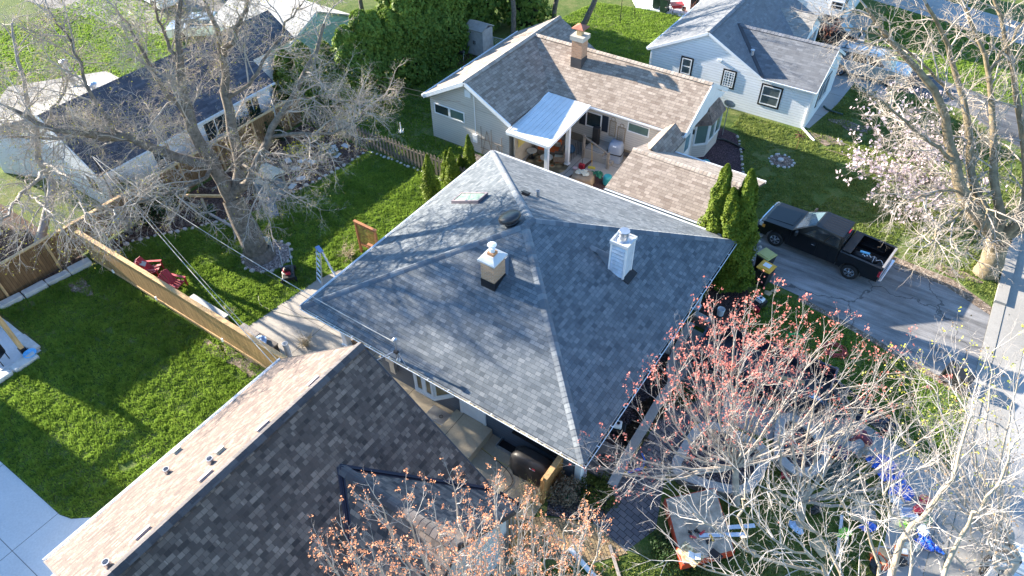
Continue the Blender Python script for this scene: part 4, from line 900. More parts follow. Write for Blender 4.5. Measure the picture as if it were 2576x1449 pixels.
h8 = thing('pale_blue_house', 'pale blue sided house with a light grey roof behind the navy roof', 'house', (-40, 32, 0))
SID_PB = siding('pale_blue_siding', (.42, .62, .66), .22, .45)
rb = MB(); c0, c1, cy0, cy1, e8, z8 = -43.8, -36.2, 27.2, 33.4, 2.6, 3.95; cm = (cy0+cy1)/2
rb.slab([(c0, cy0, e8), (c1, cy0, e8), (c1, cm, z8), (c0, cm, z8)], .12); rb.slab([(c0, cm, z8), (c1, cm, z8), (c1, cy1, e8), (c0, cy1, e8)], .12); rb.build('roof', shingles('light_grey_shingles', (.26, .26, .26), (.32, .32, .31), (.38, .38, .37), .3, .15, seed=41), h8)
b = MB(); b.box(c0+.3, c1-.12, cy0+.3, cy1-.3, 0, e8-.02); b.face([(c1-.12, cy0+.3, e8-.04), (c1-.12, cy1-.3, e8-.04), (c1-.12, cm, z8-.12)]); b.build('wall', SID_PB, h8)
b = MB(); b.bar((c1, cy0, e8-.1), (c1, cm, z8-.1), .05, .14); b.build('rake_board', WHITE, h8)
b = MB(); b.fb('+X', c1-.12, 28.2, 28.4, 1.2, 1.45, .003, .3); b.tube([(c1, 28.3, .3), (c1, 28.3, 1.2)], .06); b.build('dryer_vent', ALU, h8)
# unseen house past the left edge, raised to shade the lower-left lawn
h9 = thing('left_shading_house', 'unseen white-sided house past the left edge behind the tall fence, raised to shade the lawn', 'house', (-40, 9, 0))
b = MB(); b.box(-45.6, -37.4, 3.4, 8.0, 0, 3.4); b.face([(-45.6, 8.0, 3.4), (-37.4, 8.0, 3.4), (-41.5, 8.0, 6.5)]); b.build('wall', SID_W6, h9)
b = MB(); b.slab([(-46, 3.1, 3.3), (-46, 8.3, 3.3), (-41.5, 8.3, 6.7), (-41.5, 3.1, 6.7)], .1); b.slab([(-41.5, 3.1, 6.7), (-41.5, 8.3, 6.7), (-37.0, 8.3, 3.3), (-37.0, 3.1, 3.3)], .1); b.build('roof', S_NVL, h9)
h10 = thing('two_storey_house', 'unseen two-storey white house added west of the picture, throwing the long shadow over the pale slab', 'house', (-42, -8, 0))  # unseen house, added and sized so its shadow covers the pale slab
b = MB(); b.box(-46, -38, -20, 1.0, 0, 5.6); b.build('wall', SID_W6, h10)
b = MB(); b.slab([(-46.4, -20.4, 5.5), (-46.4, 1.3, 5.5), (-42, 1.3, 9.0), (-42, -20.4, 9.0)], .1); b.slab([(-42, -20.4, 9.0), (-42, 1.3, 9.0), (-37.6, 1.3, 5.5), (-37.6, -20.4, 5.5)], .1); b.build('roof', S_NVL, h10)
# resin shed by the hedge
sh = thing('resin_shed', 'small grey resin garden shed at the end of the tall green hedge', 'shed', (-28.6, 37.6, 0))
b = MB(); b.box(-29.3, -27.9, 37.2, 38.4, .05, 1.95); b.build('wall', mat('grey_resin', (.36, .36, .38), .6), sh, bevel=.02)
b = MB(); b.slab([(-29.4, 37.05, 1.95), (-27.8, 37.05, 1.95), (-27.8, 37.8, 2.25), (-29.4, 37.8, 2.25)], .06); b.slab([(-29.4, 37.8, 2.25), (-27.8, 37.8, 2.25), (-27.8, 38.5, 1.95), (-29.4, 38.5, 1.95)], .06); b.build('roof', mat('resin_roof', (.30, .29, .27), .7), sh)
for s_ in (0, 1):
    b = MB(); b.fb('-Y', 37.2, -29.2+s_*.61, -28.61+s_*.61, .12, 1.85, .004, .035); d_ = b.build('door', mat('resin_door', (.42, .42, .44), .6), sh, bevel=.008)
    b = MB(); b.fb('-Y', 37.2, -28.7+s_*.13, -28.65+s_*.13, .9, 1.15, .036, .07); b.build('handle', BLACKP, d_)
# ---------------------------------------------------------------- fences
CEDAR = wood('cedar_fence_boards', (.40, .24, .10), .1, 0); CEDARY = wood('brown_fence_boards', (.20, .115, .055), .14, 1); CEDART = wood('cedar_trim', (.52, .34, .17)); OLDW = wood('weathered_pickets', (.20, .165, .13), None, 0, .9)
fn = thing('cedar_fence', 'long tan cedar board fence running between the two back lawns', 'fence', (-24, 9.5, 0))
b = MB(); b.box(-31.6, -16.9, 9.44, 9.5, .05, 1.72); b.build('boards', CEDAR, fn)
b = MB(); b.box(-31.7, -16.9, 9.38, 9.58, 1.76, 1.8); b.build('top_rail', CEDART, fn); b = MB(); b.box(-31.6, -16.9, 9.40, 9.435, .1, .24); b.build('bottom_rail', CEDART, fn)
for i in range(7):
    x = -31.2+i*2.35; b = MB(); b.box(x-.05, x+.05, 9.51, 9.61, 0, 1.75); b.build('post', CEDART, fn)
for x in (-29.6, -26.3, -21.7):
    b = MB(); b.obox((x, 9.36, .32), (.09, .06, .18)); b.build('lamp', WHITE, fn)
fn = thing('brown_privacy_fence', 'tall dark brown board fence along the far back of both yards', 'fence', (-32.4, 13, 0))
b = MB(); b.box(-32.45, -32.4, 3.0, 24.2, .05, 1.75); b.build('boards', CEDARY, fn)
b = MB(); b.box(-32.52, -32.33, 3.0, 24.2, 1.76, 1.81); b.build('top_rail', CEDART, fn)
for i in range(9):
    y = 3.2+i*2.5; b = MB(); b.box(-32.39, -32.29, y-.05, y+.05, 0, 1.75); b.build('post', CEDART, fn)
fn = thing('grey_picket_fence', 'weathered grey dog-ear picket fence bordering the far end of the lawn', 'fence', (-26.5, 24.35, 0))
rng = random.Random(5); b = MB(); x = -32.2; y = 24.35
pk = []
while x < -19.2:
    w_ = .13; h_ = 1.18+.05*math.sin(x*2.2)+rng.uniform(-.03, .03); yy = y-.045 if len(pk) % 2 else y+.045
    m_ = MB(); m_.v = []; 
    pr_ = [(x-w_/2, .04), (x+w_/2, .04), (x+w_/2, h_-.09), (x+w_/4, h_), (x-w_/4, h_), (x-w_/2, h_-.09)]
    m_.face([(a, yy-.01, c) for a, c in pr_]); m_.face([(a, yy+.01, c) for a, c in reversed(pr_)])
    for i in range(6): p, q = pr_[i], pr_[(i+1) % 6]; m_.face([(q[0], yy-.01, q[1]), (p[0], yy-.01, p[1]), (p[0], yy+.01, p[1]), (q[0], yy+.01, q[1])])
    pk.append(m_.build('picket', OLDW, fn)); x += .128
for z in (.3, .95):
    b = MB(); b.box(-32.2, -19.2, y-.034, y+.034, z-.04, z+.04); b.build('rail', OLDW, fn)
# short wooden fence and gate piece by the side patio
DW = wood('stained_fence_wood', (.34, .18, .07), .1, 1)
fn = thing('stained_fence_panel', 'short stained wooden fence panel beside the black grill cover', 'fence', (-6.25, 11.3, 0))
b = MB(); b.box(-6.29, -6.24, 10.75, 12.0, .05, 1.45); b.build('boards', DW, fn); b = MB(); b.box(-6.36, -6.17, 10.7, 12.0, 1.45, 1.5); b.build('top_rail', CEDART, fn)
b = MB(); b.box(-6.34, -6.2, 10.62, 10.76, 0, 1.55); b.lathe([(.07, 0), (.045, .07), (.001, .11)], (-6.27, 10.69, 1.55), 4); b.build('post', DW, fn)
fn = thing('stained_gate_fence', 'stained wooden slatted fence stub at the corner of the brown roof', 'fence', (-5.9, 8.9, 0))
b = MB(); b.box(-6.0, -5.85, 8.95, 9.1, 0, 1.65); b.lathe([(.07, 0), (.045, .07), (.001, .11)], (-5.92, 9.02, 1.65), 4); b.build('post', DW, fn)
b = MB(); b.box(-5.98, -5.93, 8.2, 8.95, .05, 1.5); b.build('boards', DW, fn)
b = MB(); b.box(-6.8, -6.0, 9.02, 9.06, 1.42, 1.5); b.build('rail', CEDART, fn)
for i in range(5):
    x = -6.72+i*.15; b = MB(); b.box(x, x+.04, 9.03, 9.06, .1, 1.42); b.build('slat', CEDART, fn)
# lattice screen next to the house, chain fence by the shed
RW = wood('reddish_stained_wood', (.40, .17, .08))
def lattice(name, label, x0, x1, y, z0, z1):
    t = thing(name, label, 'lattice screen', ((x0+x1)/2, y, 0), 0)
    b = MB(); b.box(x0, x0+.1, y-.05, y+.05, 0, z1); b.box(x1-.1, x1, y-.05, y+.05, 0, z1); b.box(x0+.1, x1-.1, y-.045, y+.045, z1-.12, z1-.02); b.box(x0+.1, x1-.1, y-.045, y+.045, z0, z0+.1); b.box(x0-.03, x1+.03, y-.07, y+.07, z1, z1+.035)
    b.build('frame', RW, t); b = MB(); W_ = x1-x0-.2; H_ = z1-z0-.2; st = .13; k = -int(H_/st)
    for s_ in (1, -1):
        for i in range(-int(H_/st)-1, int(W_/st)+2):
            xa2 = i*st; pts = []
            t0 = max(0, -xa2); t1 = min(H_, W_-xa2)
            if t1 <= t0+.02: continue
            p = (xa2+t0, t0); q = (xa2+t1, t1)
            if s_ < 0: p = (W_-p[0], p[1]); q = (W_-q[0], q[1])
            b.bar((x0+.1+p[0], y+s_*.008, z0+.1+p[1]), (x0+.1+q[0], y+s_*.008, z0+.1+q[1]), .012, .035)
    b.build('lattice', wood('tan_lattice', (.42, .24, .08)), t); return t
lattice('lattice_screen', 'tall reddish-brown lattice privacy screen standing on the lawn by the eave', -20.95, -19.6, 17.15, .55, 1.95)
lattice('lattice_screen', 'lower reddish-brown lattice screen half hidden under the eave', -19.6, -18.9, 16.55, .4, 1.55)
fn = thing('chain_link_fence', 'grey chain link fence running on from the resin shed', 'fence', (-26.5, 38.3, 0))
for i in range(5):
    x = -27.8+i*1.3; b = MB(); b.tube([(x, 38.3+i*.1, 0), (x, 38.3+i*.1, 1.2)], .03, 6); b.build('post', METAL, fn)
b = MB(); b.tube([(-27.8, 38.3, 1.18), (-22.6, 38.7, 1.18)], .022, 6); b.build('top_rail', METAL, fn)
b = MB()
for i in range(44):
    for s_ in (1, -1):
        x = -27.8+i*.12; b.tube([(x, 38.3+.077*(x+27.8), .05 if s_ > 0 else 1.15), (x+.6, 38.3+.077*(x+28.4), 1.15 if s_ > 0 else .05)], .004, 3, False)
b.build('mesh', METAL, fn)

# ---------------------------------------------------------------- edging stones: each one an object
def stones(pts, label, group, cat='stone', step=.32, r=.12, m=STONE, seed=1, name='edging_stone'):
    rng = random.Random(seed); protos = []
    for i in range(4):
        b = MB(); b.blob((0, 0, 0), (r*rng.uniform(.8, 1.2), r*rng.uniform(.7, .95), r*rng.uniform(.5, .75)), rng, 8, 5, .12)
        me = b.build(name, m, smooth=True); protos.append(me)
    used = [False]*4; out = []
    for i in range(len(pts)-1):
        a = Vector((*pts[i][:2], 0)); c = Vector((*pts[i+1][:2], 0)); L = (c-a).length; n = max(1, int(L/step))
        for j in range(n):
            k = rng.randrange(4); p = a+(c-a)*((j+rng.uniform(.35, .65))/n)
            o = protos[k] if not used[k] else protos[k].copy()
            if used[k]: SC.collection.objects.link(o)
            used[k] = True; o.location = (p.x+rng.uniform(-.04, .04), p.y+rng.uniform(-.04, .04), r*.3); o.rotation_euler = (rng.uniform(-.2, .2), rng.uniform(-.2, .2), rng.uniform(0, 6.28)); s_ = rng.uniform(.75, 1.35); o.scale = (s_, s_, s_)
            tag(o, label, cat, group); out.append(o)
    for k in range(4):
        if not used[k]: bpy.data.objects.remove(protos[k])
    return out
stones([(-26.75, 23.95), (-26.9, 22), (-27.45, 18.5), (-28.2, 15.57)], 'rounded pale stone edging the flower bed beside the lawn', 'stones along the flower bed', step=.42, seed=2)
stones([(-28.3, 15.4), (-29.8, 13.35), (-31.3, 11.2), (-31.05, 9.9)], 'rounded pale stone edging the shaded bed near the cedar fence', 'stones along the shaded bed', step=.36, seed=3)
stones([(-26.6, 24.05), (-20.8, 24.12)], 'small white stone in the row at the foot of the grey pickets', 'stones below the picket fence', step=.3, r=.1, seed=4, m=LIME)
stones(circ(-24.55, 14.35, 1.2, 16)+[circ(-24.55, 14.35, 1.2, 16)[0]], 'pale stone in the ring around the big bare tree', 'stones ringing the big tree', step=.33, seed=5)
stones([(-19.9, 22.3), (-19.2, 21.6)], 'pale stone at the foot of the narrow arborvitae', 'stones by the arborvitae', seed=6, r=.14)
stones([(-20.7, 15.8), (-19.9, 16.4), (-19.0, 16.5)], 'rough pale stone between the patio and the lattice screen', 'stones beside the patio', seed=7, r=.15, step=.24)
stones(circ(-6.24, 36.1, .68, 14)+[circ(-6.24, 36.1, .68, 14)[0]], 'white stone in the small round bed on the front lawn', 'stones of the round lawn bed', seed=8, r=.08, step=.22, m=LIME)
stones([(-7.3, 31.2), (-7.0, 32.5), (-8.2, 35.1), (-9.3, 37.3)], 'pale stone edging the plum mulch bed', 'stones along the plum mulch', seed=9, r=.1, step=.4)
stones([(-4.9, 26.0), (-4.5, 27.6), (-5.1, 29.6)], 'small white stone behind the arborvitae by the driveway', 'stones by the driveway', seed=10, r=.1, step=.35, m=LIME)
tag(sheet('stone_ring_mulch', circ(-24.55, 14.35, 1.12, 20), .02, mulch('ring_gravel', (.10, .08, .075), (.34, .28, .26), 18)), kind='structure')
sheet('round_bed_mulch', circ(-6.24, 36.1, .62, 20), .02, mulch('ring_gravel2', (.08, .06, .05), (.26, .20, .16), 18))
b = MB(); b.lathe([(.16, 0), (.17, .1), (.12, .14)], (-6.3, 36.1, 0), 16); tag(b.build('flat_stone', LIME), 'round grey stone in the middle of the small lawn bed', 'stone')
# big limestone blocks
def blocks(pts, label, group, w_=.5, h_=.28, L0=1.0, seed=1, ctr=[0]):
    ordn = ['first', 'second', 'third', 'fourth', 'fifth', 'sixth']; rng = random.Random(seed)
    for i in range(len(pts)-1):
        a = Vector((*pts[i], 0)); c = Vector((*pts[i+1], 0)); L = (c-a).length; n = max(1, round(L/L0)); t = (c-a)/L; an = math.atan2(t.y, t.x)
        for j in range(n):
            p = a+t*L*(j+.5)/n; b = MB(); ll = L/n-.05; ww = w_*rng.uniform(.85, 1.1); hh = h_*rng.uniform(.9, 1.1)
            b.box(-ll/2, ll/2, -ww/2, ww/2, 0, hh); b.v = [(x+rng.uniform(-.03, .03), y+rng.uniform(-.03, .03), z+rng.uniform(-.015, .015) if z > .1 else z) for x, y, z in b.v]
            o = b.build('limestone_block', LIME, bevel=.04); o.location = (p.x, p.y, 0); o.rotation_euler = (0, 0, an+rng.uniform(-.03, .03)); tag(o, label.replace('LIME', ordn[min(j, 5)]+' limestone'), 'stone block', group)
blocks([(-31.45, 9.3), (-32.1, 5.1)], 'LIME block edging the mulch, counted from the cedar fence corner', 'limestone blocks by the mulch', .42, .25, .95, 2)
blocks([(-33.5, 4.6), (-28.2, 4.65)], 'LIME block from the left along the upper edge of the corner patio', 'limestone blocks above the corner patio', .4, .16, 1.2, 3)
blocks([(-28.15, 4.5), (-28.05, 2.75)], 'LIME block from the pergola post down the short patio side', 'limestone blocks beside the corner patio', .4, .16, 1.1, 4)
blocks([(-27.9, 4.55), (-28.0, 1.2)], 'LIME step block, counted downward, outside the short side of the corner patio', 'outer limestone blocks', .42, .2, 1.15, 5)

# ---------------------------------------------------------------- leafy plants
def leafquads(P_, Nn, size, rs, flat=.5):
    n = len(P_); a = rs.normal(size=(n, 3)); Nn = Nn+a*flat; Nn /= np.linalg.norm(Nn, axis=1)[:, None]
    t = np.cross(Nn, rs.normal(size=(n, 3))); t /= np.linalg.norm(t, axis=1)[:, None]+1e-9; s_ = np.cross(Nn, t)
    sz = size*rs.uniform(.6, 1.3, n)[:, None]
    V = np.stack([P_-t*sz*.5-s_*sz*.35, P_+t*sz*.5-s_*sz*.2, P_+t*sz*.35+s_*sz*.5, P_-t*sz*.3+s_*sz*.4], 1).reshape(-1, 3)
    return V, np.arange(n*4).reshape(n, 4)
ARB = leafmat('arborvitae_foliage', (.07, .125, .016), (.19, .25, .025), .3, 3.0, (.36, .38, .04))
ARBD = leafmat('hedge_foliage', (.08, .15, .03), (.19, .28, .045), .3, 1.2, (.36, .42, .07))
YEW = leafmat('yew_foliage', (.012, .035, .012), (.03, .065, .018), .15, 3.0)
INNER = mat('inner_twigs', (.02, .022, .012), .95, var=.3)
def arbor(x, y, h, r, label, group=None, m=None, seed=1, n=7000, size=.085, lean=(0, 0), name='arborvitae', cat='arborvitae', pw=.75):
    rs = np.random.RandomState(seed); t = thing(name, label, cat, (x, y, 0), 0, group)
    u = rs.rand(n)**.85; z = u*h*.985; a = rs.uniform(0, 6.283, n)
    lump = 1+.16*np.sin(a*3+z*2.3+seed)+.12*np.sin(a*5-z*4.1+seed*2)+.10*np.sin(z*7+a*2)
    prof = np.clip((1-u), 0, 1)**pw*np.clip(u*9+.55, 0, 1); rad = r*prof*lump*rs.uniform(.72, 1.06, n)+.02
    P_ = np.stack([x+np.cos(a)*rad+lean[0]*u**1.5, y+np.sin(a)*rad+lean[1]*u**1.5, z+.03], 1); Nn = np.stack([np.cos(a), np.sin(a), np.full(n, .55)], 1)
    V, F = leafquads(P_, Nn, size, rs, .65); npmesh('foliage', V, F, m or ARB, t)
    b = MB(); pr_ = [(max(.02, r*.62*((1-k)**pw)*min(1, k*9+.55)), k*h*.93) for k in np.linspace(.0, 1, 10)]; b.lathe(pr_, (x, y, .02), 9)
    b.v = [(vx+lean[0]*(max(0, vz)/h)**1.5, vy+lean[1]*(max(0, vz)/h)**1.5, vz) for vx, vy, vz in b.v]; b.build('stem', INNER, t); return t
def at_base(px, py): return G(px, py, 0)
for (px, py, h, r, lb) in ((1086, 497, 2.75, .55, 'front narrow arborvitae in the row by the eave, nearest the lawn'), (1128, 452, 1.9, .42, 'short narrow arborvitae in the middle of the row by the eave'), (1141, 470, 2.5, .5, 'tall middle arborvitae rising beside the eave in front of the beige wall'), (1160, 440, 1.3, .34, 'smallest arborvitae tucked between the taller ones by the eave'), (1183, 440, 2.6, .45, 'arborvitae farthest right in the row behind the roof corner')):
    p = at_base(px, py); arbor(p[0], p[1], h, r, lb, 'narrow arborvitae by the eave', seed=px, n=5200, size=.075)
arbor(-6.15, 24.95, 6.1, .85, 'left arborvitae of the tall trio at the corner of the grey roof', 'tall arborvitae trio', seed=11, n=19000, lean=(-.2, .1), pw=.6)
arbor(-5.0, 24.85, 5.3, .9, 'middle and nearest arborvitae of the tall trio by the driveway', 'tall arborvitae trio', seed=12, n=20000, lean=(-.8, -.1), pw=.6)
arbor(-4.95, 25.0, 6.2, .88, 'right arborvitae of the tall trio, closest to the black truck', 'tall arborvitae trio', seed=13, n=22000, lean=(-.4, .1), pw=.6)
# tall hedge: one arborvitae after another
k = 0
for i in range(9):
    y = 27.6+i*1.15; x = -31.0+.12*i+.2*math.sin(i*2.1); h = 5.2+.5*math.sin(i*1.7)+.12*i
    arbor(x, y, h, 1.25, ['first arborvitae of the long hedge, next to the picket fence end', 'second arborvitae of the long hedge', 'third arborvitae of the long hedge, slightly lower', 'fourth arborvitae of the long hedge', 'middle arborvitae of the long hedge', 'sixth arborvitae of the long hedge', 'seventh arborvitae of the long hedge', 'last but one arborvitae of the hedge towards the shed', 'last arborvitae of the hedge, beside the resin shed'][i], 'arborvitae of the tall hedge', ARBD, 40+i, 9000, .17, pw=.38, name='hedge_arborvitae')
for i, (x, y, h) in enumerate(((-33.5, 26.1, 4.2), (-32.6, 27.2, 4.0), (-34.6, 25.6, 3.6))):
    arbor(x, y, h, 1.0, ['bushy arborvitae at the near end of the hedge beside the blue wall', 'bushy arborvitae between the hedge end and the picket fence', 'lowest arborvitae leaning against the pale blue wall'][i], None, ARBD, 60+i, 7000, .14, pw=.4)
def shrub(x, y, r, h, label, m, seed, n=2500, size=.06, name='shrub', cat='shrub', group=None):
    rs = np.random.RandomState(seed); t = thing(name, label, cat, (x, y, 0), 0, group)
    v = rs.normal(size=(n, 3)); v[:, 2] = np.abs(v[:, 2]); v /= np.linalg.norm(v, axis=1)[:, None]
    a = np.arctan2(v[:, 1], v[:, 0]); q = (1+.18*np.sin(a*4+seed)+.12*np.sin(a*7+v[:, 2]*5))*rs.uniform(.6, 1.03, n)
    P_ = np.stack([x+v[:, 0]*r*q, y+v[:, 1]*r*q, .05+v[:, 2]*h*q], 1); V, F = leafquads(P_, v, size, rs, .7); npmesh('foliage', V, F, m, t)
    b = MB(); rng = random.Random(seed)
    for i in range(7):
        a = i*.9; b.tube([(x, y, 0), (x+r*.3*math.cos(a), y+r*.3*math.sin(a), h*.4), (x+r*.7*math.cos(a), y+r*.7*math.sin(a), h*.75)], [.025, .018, .008], 4, False)
    b.build('stem', INNER, t); return t
for i, (px, py, r, h, lb) in enumerate(((520, 545, .55, .5, 'low spreading yew beside the swing post'), (385, 545, 1.1, 1.6, 'broad dark green yew inside the shaded bed'), (330, 520, .9, 1.9, 'tall dark yew in front of the white house corner'), (425, 520, .9, 1.3, 'dark yew next to the bare tree in the shaded bed'), (655, 330, .8, 1.5, 'dark evergreen shrub by the far brown fence'), (690, 350, .7, 1.3, 'dark evergreen shrub to the left of the daffodils'), (620, 350, .9, 1.7, 'dark evergreen shrub under the white windows'))):
    p = at_base(px, py); shrub(p[0], p[1], r, h, lb, YEW, 70+i, 3500)
OLV = leafmat('olive_foliage', (.05, .075, .015), (.12, .14, .025), .25, 4)
for i, (px, py, r, h, lb, m_) in enumerate(((1500, 1245, .75, .6, 'low green juniper in the gravel at the front corner', OLV), (1895, 768, .4, .3, 'low green ground shrub behind the arborvitae trio', OLV), (1420, 1245, .62, .9, 'dry tan shrub inside the stained fence corner', leafmat('dry_brown_foliage', (.10, .075, .05), (.24, .19, .14), .1, 8)), (1715, 1000, .6, .5, 'low dark juniper in the gravel below the eave', YEW), (1635, 1040, .55, .35, 'brown dormant ground shrub in the dark gravel', leafmat('brown_ground_foliage', (.04, .03, .02), (.10, .075, .05), .1, 8)), (1590, 1095, .5, .3, 'brown dormant clump of ground cover near the pump', leafmat('brown_ground_foliage2', (.04, .03, .02), (.09, .07, .05), .1, 8)), (1700, 1395, .9, .5, 'dark green patch of ivy under the orange-budded tree', YEW))):
    p = at_base(px, py); shrub(p[0], p[1], r, h, lb, m_, 90+i, 2200)
# clumps of bulbs in the flower bed
def flowers(px, py, r, n, cols, label, seed, h=.3):
    p = G(px, py, 0); rs = np.random.RandomState(seed); t = thing('flower_clump', label, 'flowers', (p[0], p[1], 0), 0)
    m = 420; a = rs.uniform(0, 6.28, m); q = r*np.sqrt(rs.rand(m)); P_ = np.stack([p[0]+np.cos(a)*q, p[1]+np.sin(a)*q, rs.uniform(.02, h*.7, m)], 1)
    V = np.zeros((m, 3, 3)); V[:, 0] = P_-[.012, 0, 0]; V[:, 1] = P_+[.012, .005, 0]; V[:, 2] = P_+np.stack([rs.normal(0, .05, m), rs.normal(0, .05, m), np.full(m, .16)], 1); V[:, :2, 2] = 0
    npmesh('leaves', V.reshape(-1, 3), np.arange(m*3).reshape(m, 3), leafmat('bulb_leaves', (.05, .10, .03), (.10, .18, .05), .3, 6), t)
    for ci, (cname, c) in enumerate(cols):
        k = n//len(cols); a = rs.uniform(0, 6.28, k)+ci; q = r*np.sqrt(rs.rand(k)); P_ = np.stack([p[0]+np.cos(a)*q, p[1]+np.sin(a)*q, rs.uniform(h*.7, h, k)], 1)
        Q = np.repeat(P_, 4, 0)+rs.normal(0, .02, (k*4, 3)); V, F = leafquads(Q, np.tile([[0, -.5, 1.]], (len(Q), 1)), .07, rs, .8); npmesh('blooms', V, F, leafmat(cname, tuple(x*.8 for x in c), c, .3, 5), t)
YB = ('daffodil_yellow', (.85, .68, .02)); WB = ('narcissus_white', (.8, .8, .76)); PB = ('hyacinth_purple', (.10, .07, .45)); KB = ('hyacinth_pink', (.5, .12, .4))
flowers(748, 382, .75, 90, [YB], 'large clump of yellow daffodils nearest the bare tree', 1)
flowers(797, 352, .45, 45, [YB], 'smaller clump of yellow daffodils close to the picket fence', 2)
flowers(818, 378, .4, 40, [YB, WB], 'mixed yellow and white daffodils in the middle of the bed', 3)
flowers(836, 388, .4, 40, [WB], 'clump of white daffodils at the lawn side of the bed', 4)
flowers(808, 390, .16, 22, [PB], 'small clump of deep purple hyacinths beside the white daffodils', 5, .18)
flowers(816, 408, .25, 26, [YB, KB, PB], 'low patch of pink, purple and yellow blooms near the bed edge', 6, .16)
flowers(740, 440, .16, 16, [KB], 'single low clump of magenta blooms farther down the bed', 7, .15)
# flat stepping stones
for i, (px, py) in enumerate(((870, 368), (835, 371), (848, 392), (725, 405), (745, 425), (760, 405), (700, 432), (785, 408), (757, 450), (735, 470))):
    p = G(px, py); b = MB(); b.obox((0, 0, .03), (.5, .32, .05), (0, 0, i*.9)); o = b.build('stepping_stone', LIME, bevel=.015); o.location = (p[0], p[1], .01); tag(o, 'flat grey flagstone laid in the flower bed mulch', 'stepping stone', 'flagstones in the flower bed')
# ---------------------------------------------------------------- bare trees
def unit(v): return v/(np.linalg.norm(v)+1e-9)
class Tree:
    """grows limbs -> boughs -> branches -> twigs as polylines, meshes them in batches"""
    def __init__(s, seed): s.rs = np.random.RandomState(seed); s.pl = {}; s.tips = []
    def add(s, pts, r0, r1, level):
        pts = np.asarray(pts, float); K = len(pts); s.pl.setdefault((level, K), []).append((pts, np.linspace(r0, r1, K)))
    def limb(s, ctrl, r0, r1, n=14, wob=.12, level=0):
        c = np.asarray(ctrl, float); m = len(c); t = np.linspace(0, m-1, n); out = []
        for u in t:
            i = min(int(u), m-2); f = u-i; p0 = c[max(i-1, 0)]; p1 = c[i]; p2 = c[i+1]; p3 = c[min(i+2, m-1)]
            out.append(.5*((2*p1)+(-p0+p2)*f+(2*p0-5*p1+4*p2-p3)*f*f+(-p0+3*p1-3*p2+p3)*f**3))
        out = np.array(out); out[1:-1] += s.rs.normal(0, wob, (n-2, 3)); s.add(out, r0, r1, level); return out
    def grow(s, p, d, L, r, level, P):
        rs = s.rs; K = 6 if level <= 1 else (5 if level == 2 else 4); pts = [p]; q = p.copy(); dd = unit(d)
        g = P['trop'][min(level, len(P['trop'])-1)]; cv = P.get('curl', .18)
        for i in range(K-1):
            dd = unit(dd+rs.normal(0, cv, 3)+np.array([0, 0, g])); q = q+dd*L/(K-1); pts.append(q)
        s.add(pts, r, r*(.35 if level < P['max'] else .6), level)
        if level >= P['max']: s.tips.append((pts[-1], dd)); 
        else: s.kids(np.array(pts), L, r, r*.35, level+1, P)
    def kids(s, pts, L, r0, r1, level, P, t0=.18):
        rs = s.rs; n = max(1, int(L*P['dens'][level-1]*rs.uniform(.8, 1.2))); K = len(pts)
        for i in range(n):
            t = t0+(1-t0)*(i+rs.rand())/n; u = t*(K-1); j = min(int(u), K-2); p = pts[j]+(pts[j+1]-pts[j])*(u-j); d = unit(pts[j+1]-pts[j])
            a = unit(np.cross(d, rs.normal(size=3))); ang = math.radians(rs.uniform(*P['ang'])); dn = d*math.cos(ang)+a*math.sin(ang)+np.array(P.get('bias', (0, 0, 0)))*.5
            lv = P['len'][level-1]; Lc = rs.uniform(lv*.5, lv*1.25)*(1.15-.55*t); rr = min(P['rad'][level-1]*rs.uniform(.75, 1.25), (r0+(r1-r0)*t)*.85)
            s.grow(p, dn, Lc, rr, level, P)
        # leader goes on past the tip
        if level <= 2: s.grow(pts[-1], unit(pts[-1]-pts[-2]), P['len'][level-1]*.8, min(r1, P['rad'][level-1]), level, P)
    def mesh(s, name, m, parent, levels, sides):
        Vs = []; Fs = []; off = 0
        for (lv, K), L in s.pl.items():
            if lv not in levels: continue
            n = sides[min(lv, len(sides)-1)]; A = np.array([x[0] for x in L]); Rr = np.array([x[1] for x in L]); N = len(L)
            T = np.gradient(A, axis=1); T /= np.linalg.norm(T, axis=2)[..., None]+1e-9
            mean = A[:, -1]-A[:, 0]; ref = np.repeat(np.eye(3)[np.argmin(np.abs(mean), 1)][:, None, :], K, 1); U = np.cross(T, ref); U /= np.linalg.norm(U, axis=2)[..., None]+1e-9; W = np.cross(T, U)
            an = np.arange(n)*2*np.pi/n
            V = A[:, :, None, :]+Rr[:, :, None, None]*(U[:, :, None, :]*np.cos(an)[None, None, :, None]+W[:, :, None, :]*np.sin(an)[None, None, :, None])
            idx = np.arange(N*K*n).reshape(N, K, n)+off; a = idx[:, :-1]; b_ = idx[:, 1:]
            F = np.stack([a, np.roll(a, -1, 2), np.roll(b_, -1, 2), b_], -1).reshape(-1, 4)
            Vs.append(V.reshape(-1, 3)); Fs.append(F); off += N*K*n
        if not Vs: return None
        return npmesh(name, np.concatenate(Vs), np.concatenate(Fs), m, parent, smooth=True)
    def buds(s, name, m, parent, size, per=1, frac=1.0, spread=.03, maxn=60000, pick=None):
        T_ = s.tips if pick is None else [t for t in s.tips if pick(t[0])]
        if frac < 1: T_ = [t for t in T_ if s.rs.rand() < frac]
        T_ = T_[:maxn]
        if not T_: return
        P_ = np.repeat(np.array([t[0] for t in T_]), per, 0); P_ = P_+s.rs.normal(0, spread, P_.shape)
        Nn = s.rs.normal(size=P_.shape); Nn[:, 2] = np.abs(Nn[:, 2]); V, F = leafquads(P_, Nn, size, s.rs, .4); npmesh(name, V, F, m, parent)
BARKG = mat('grey_bark', (.16, .135, .11), .9, var=.45, scale=6, bump=.03); TWIGG = mat('pale_twig_bark', (.38, .335, .29), .8, var=.25, scale=2)
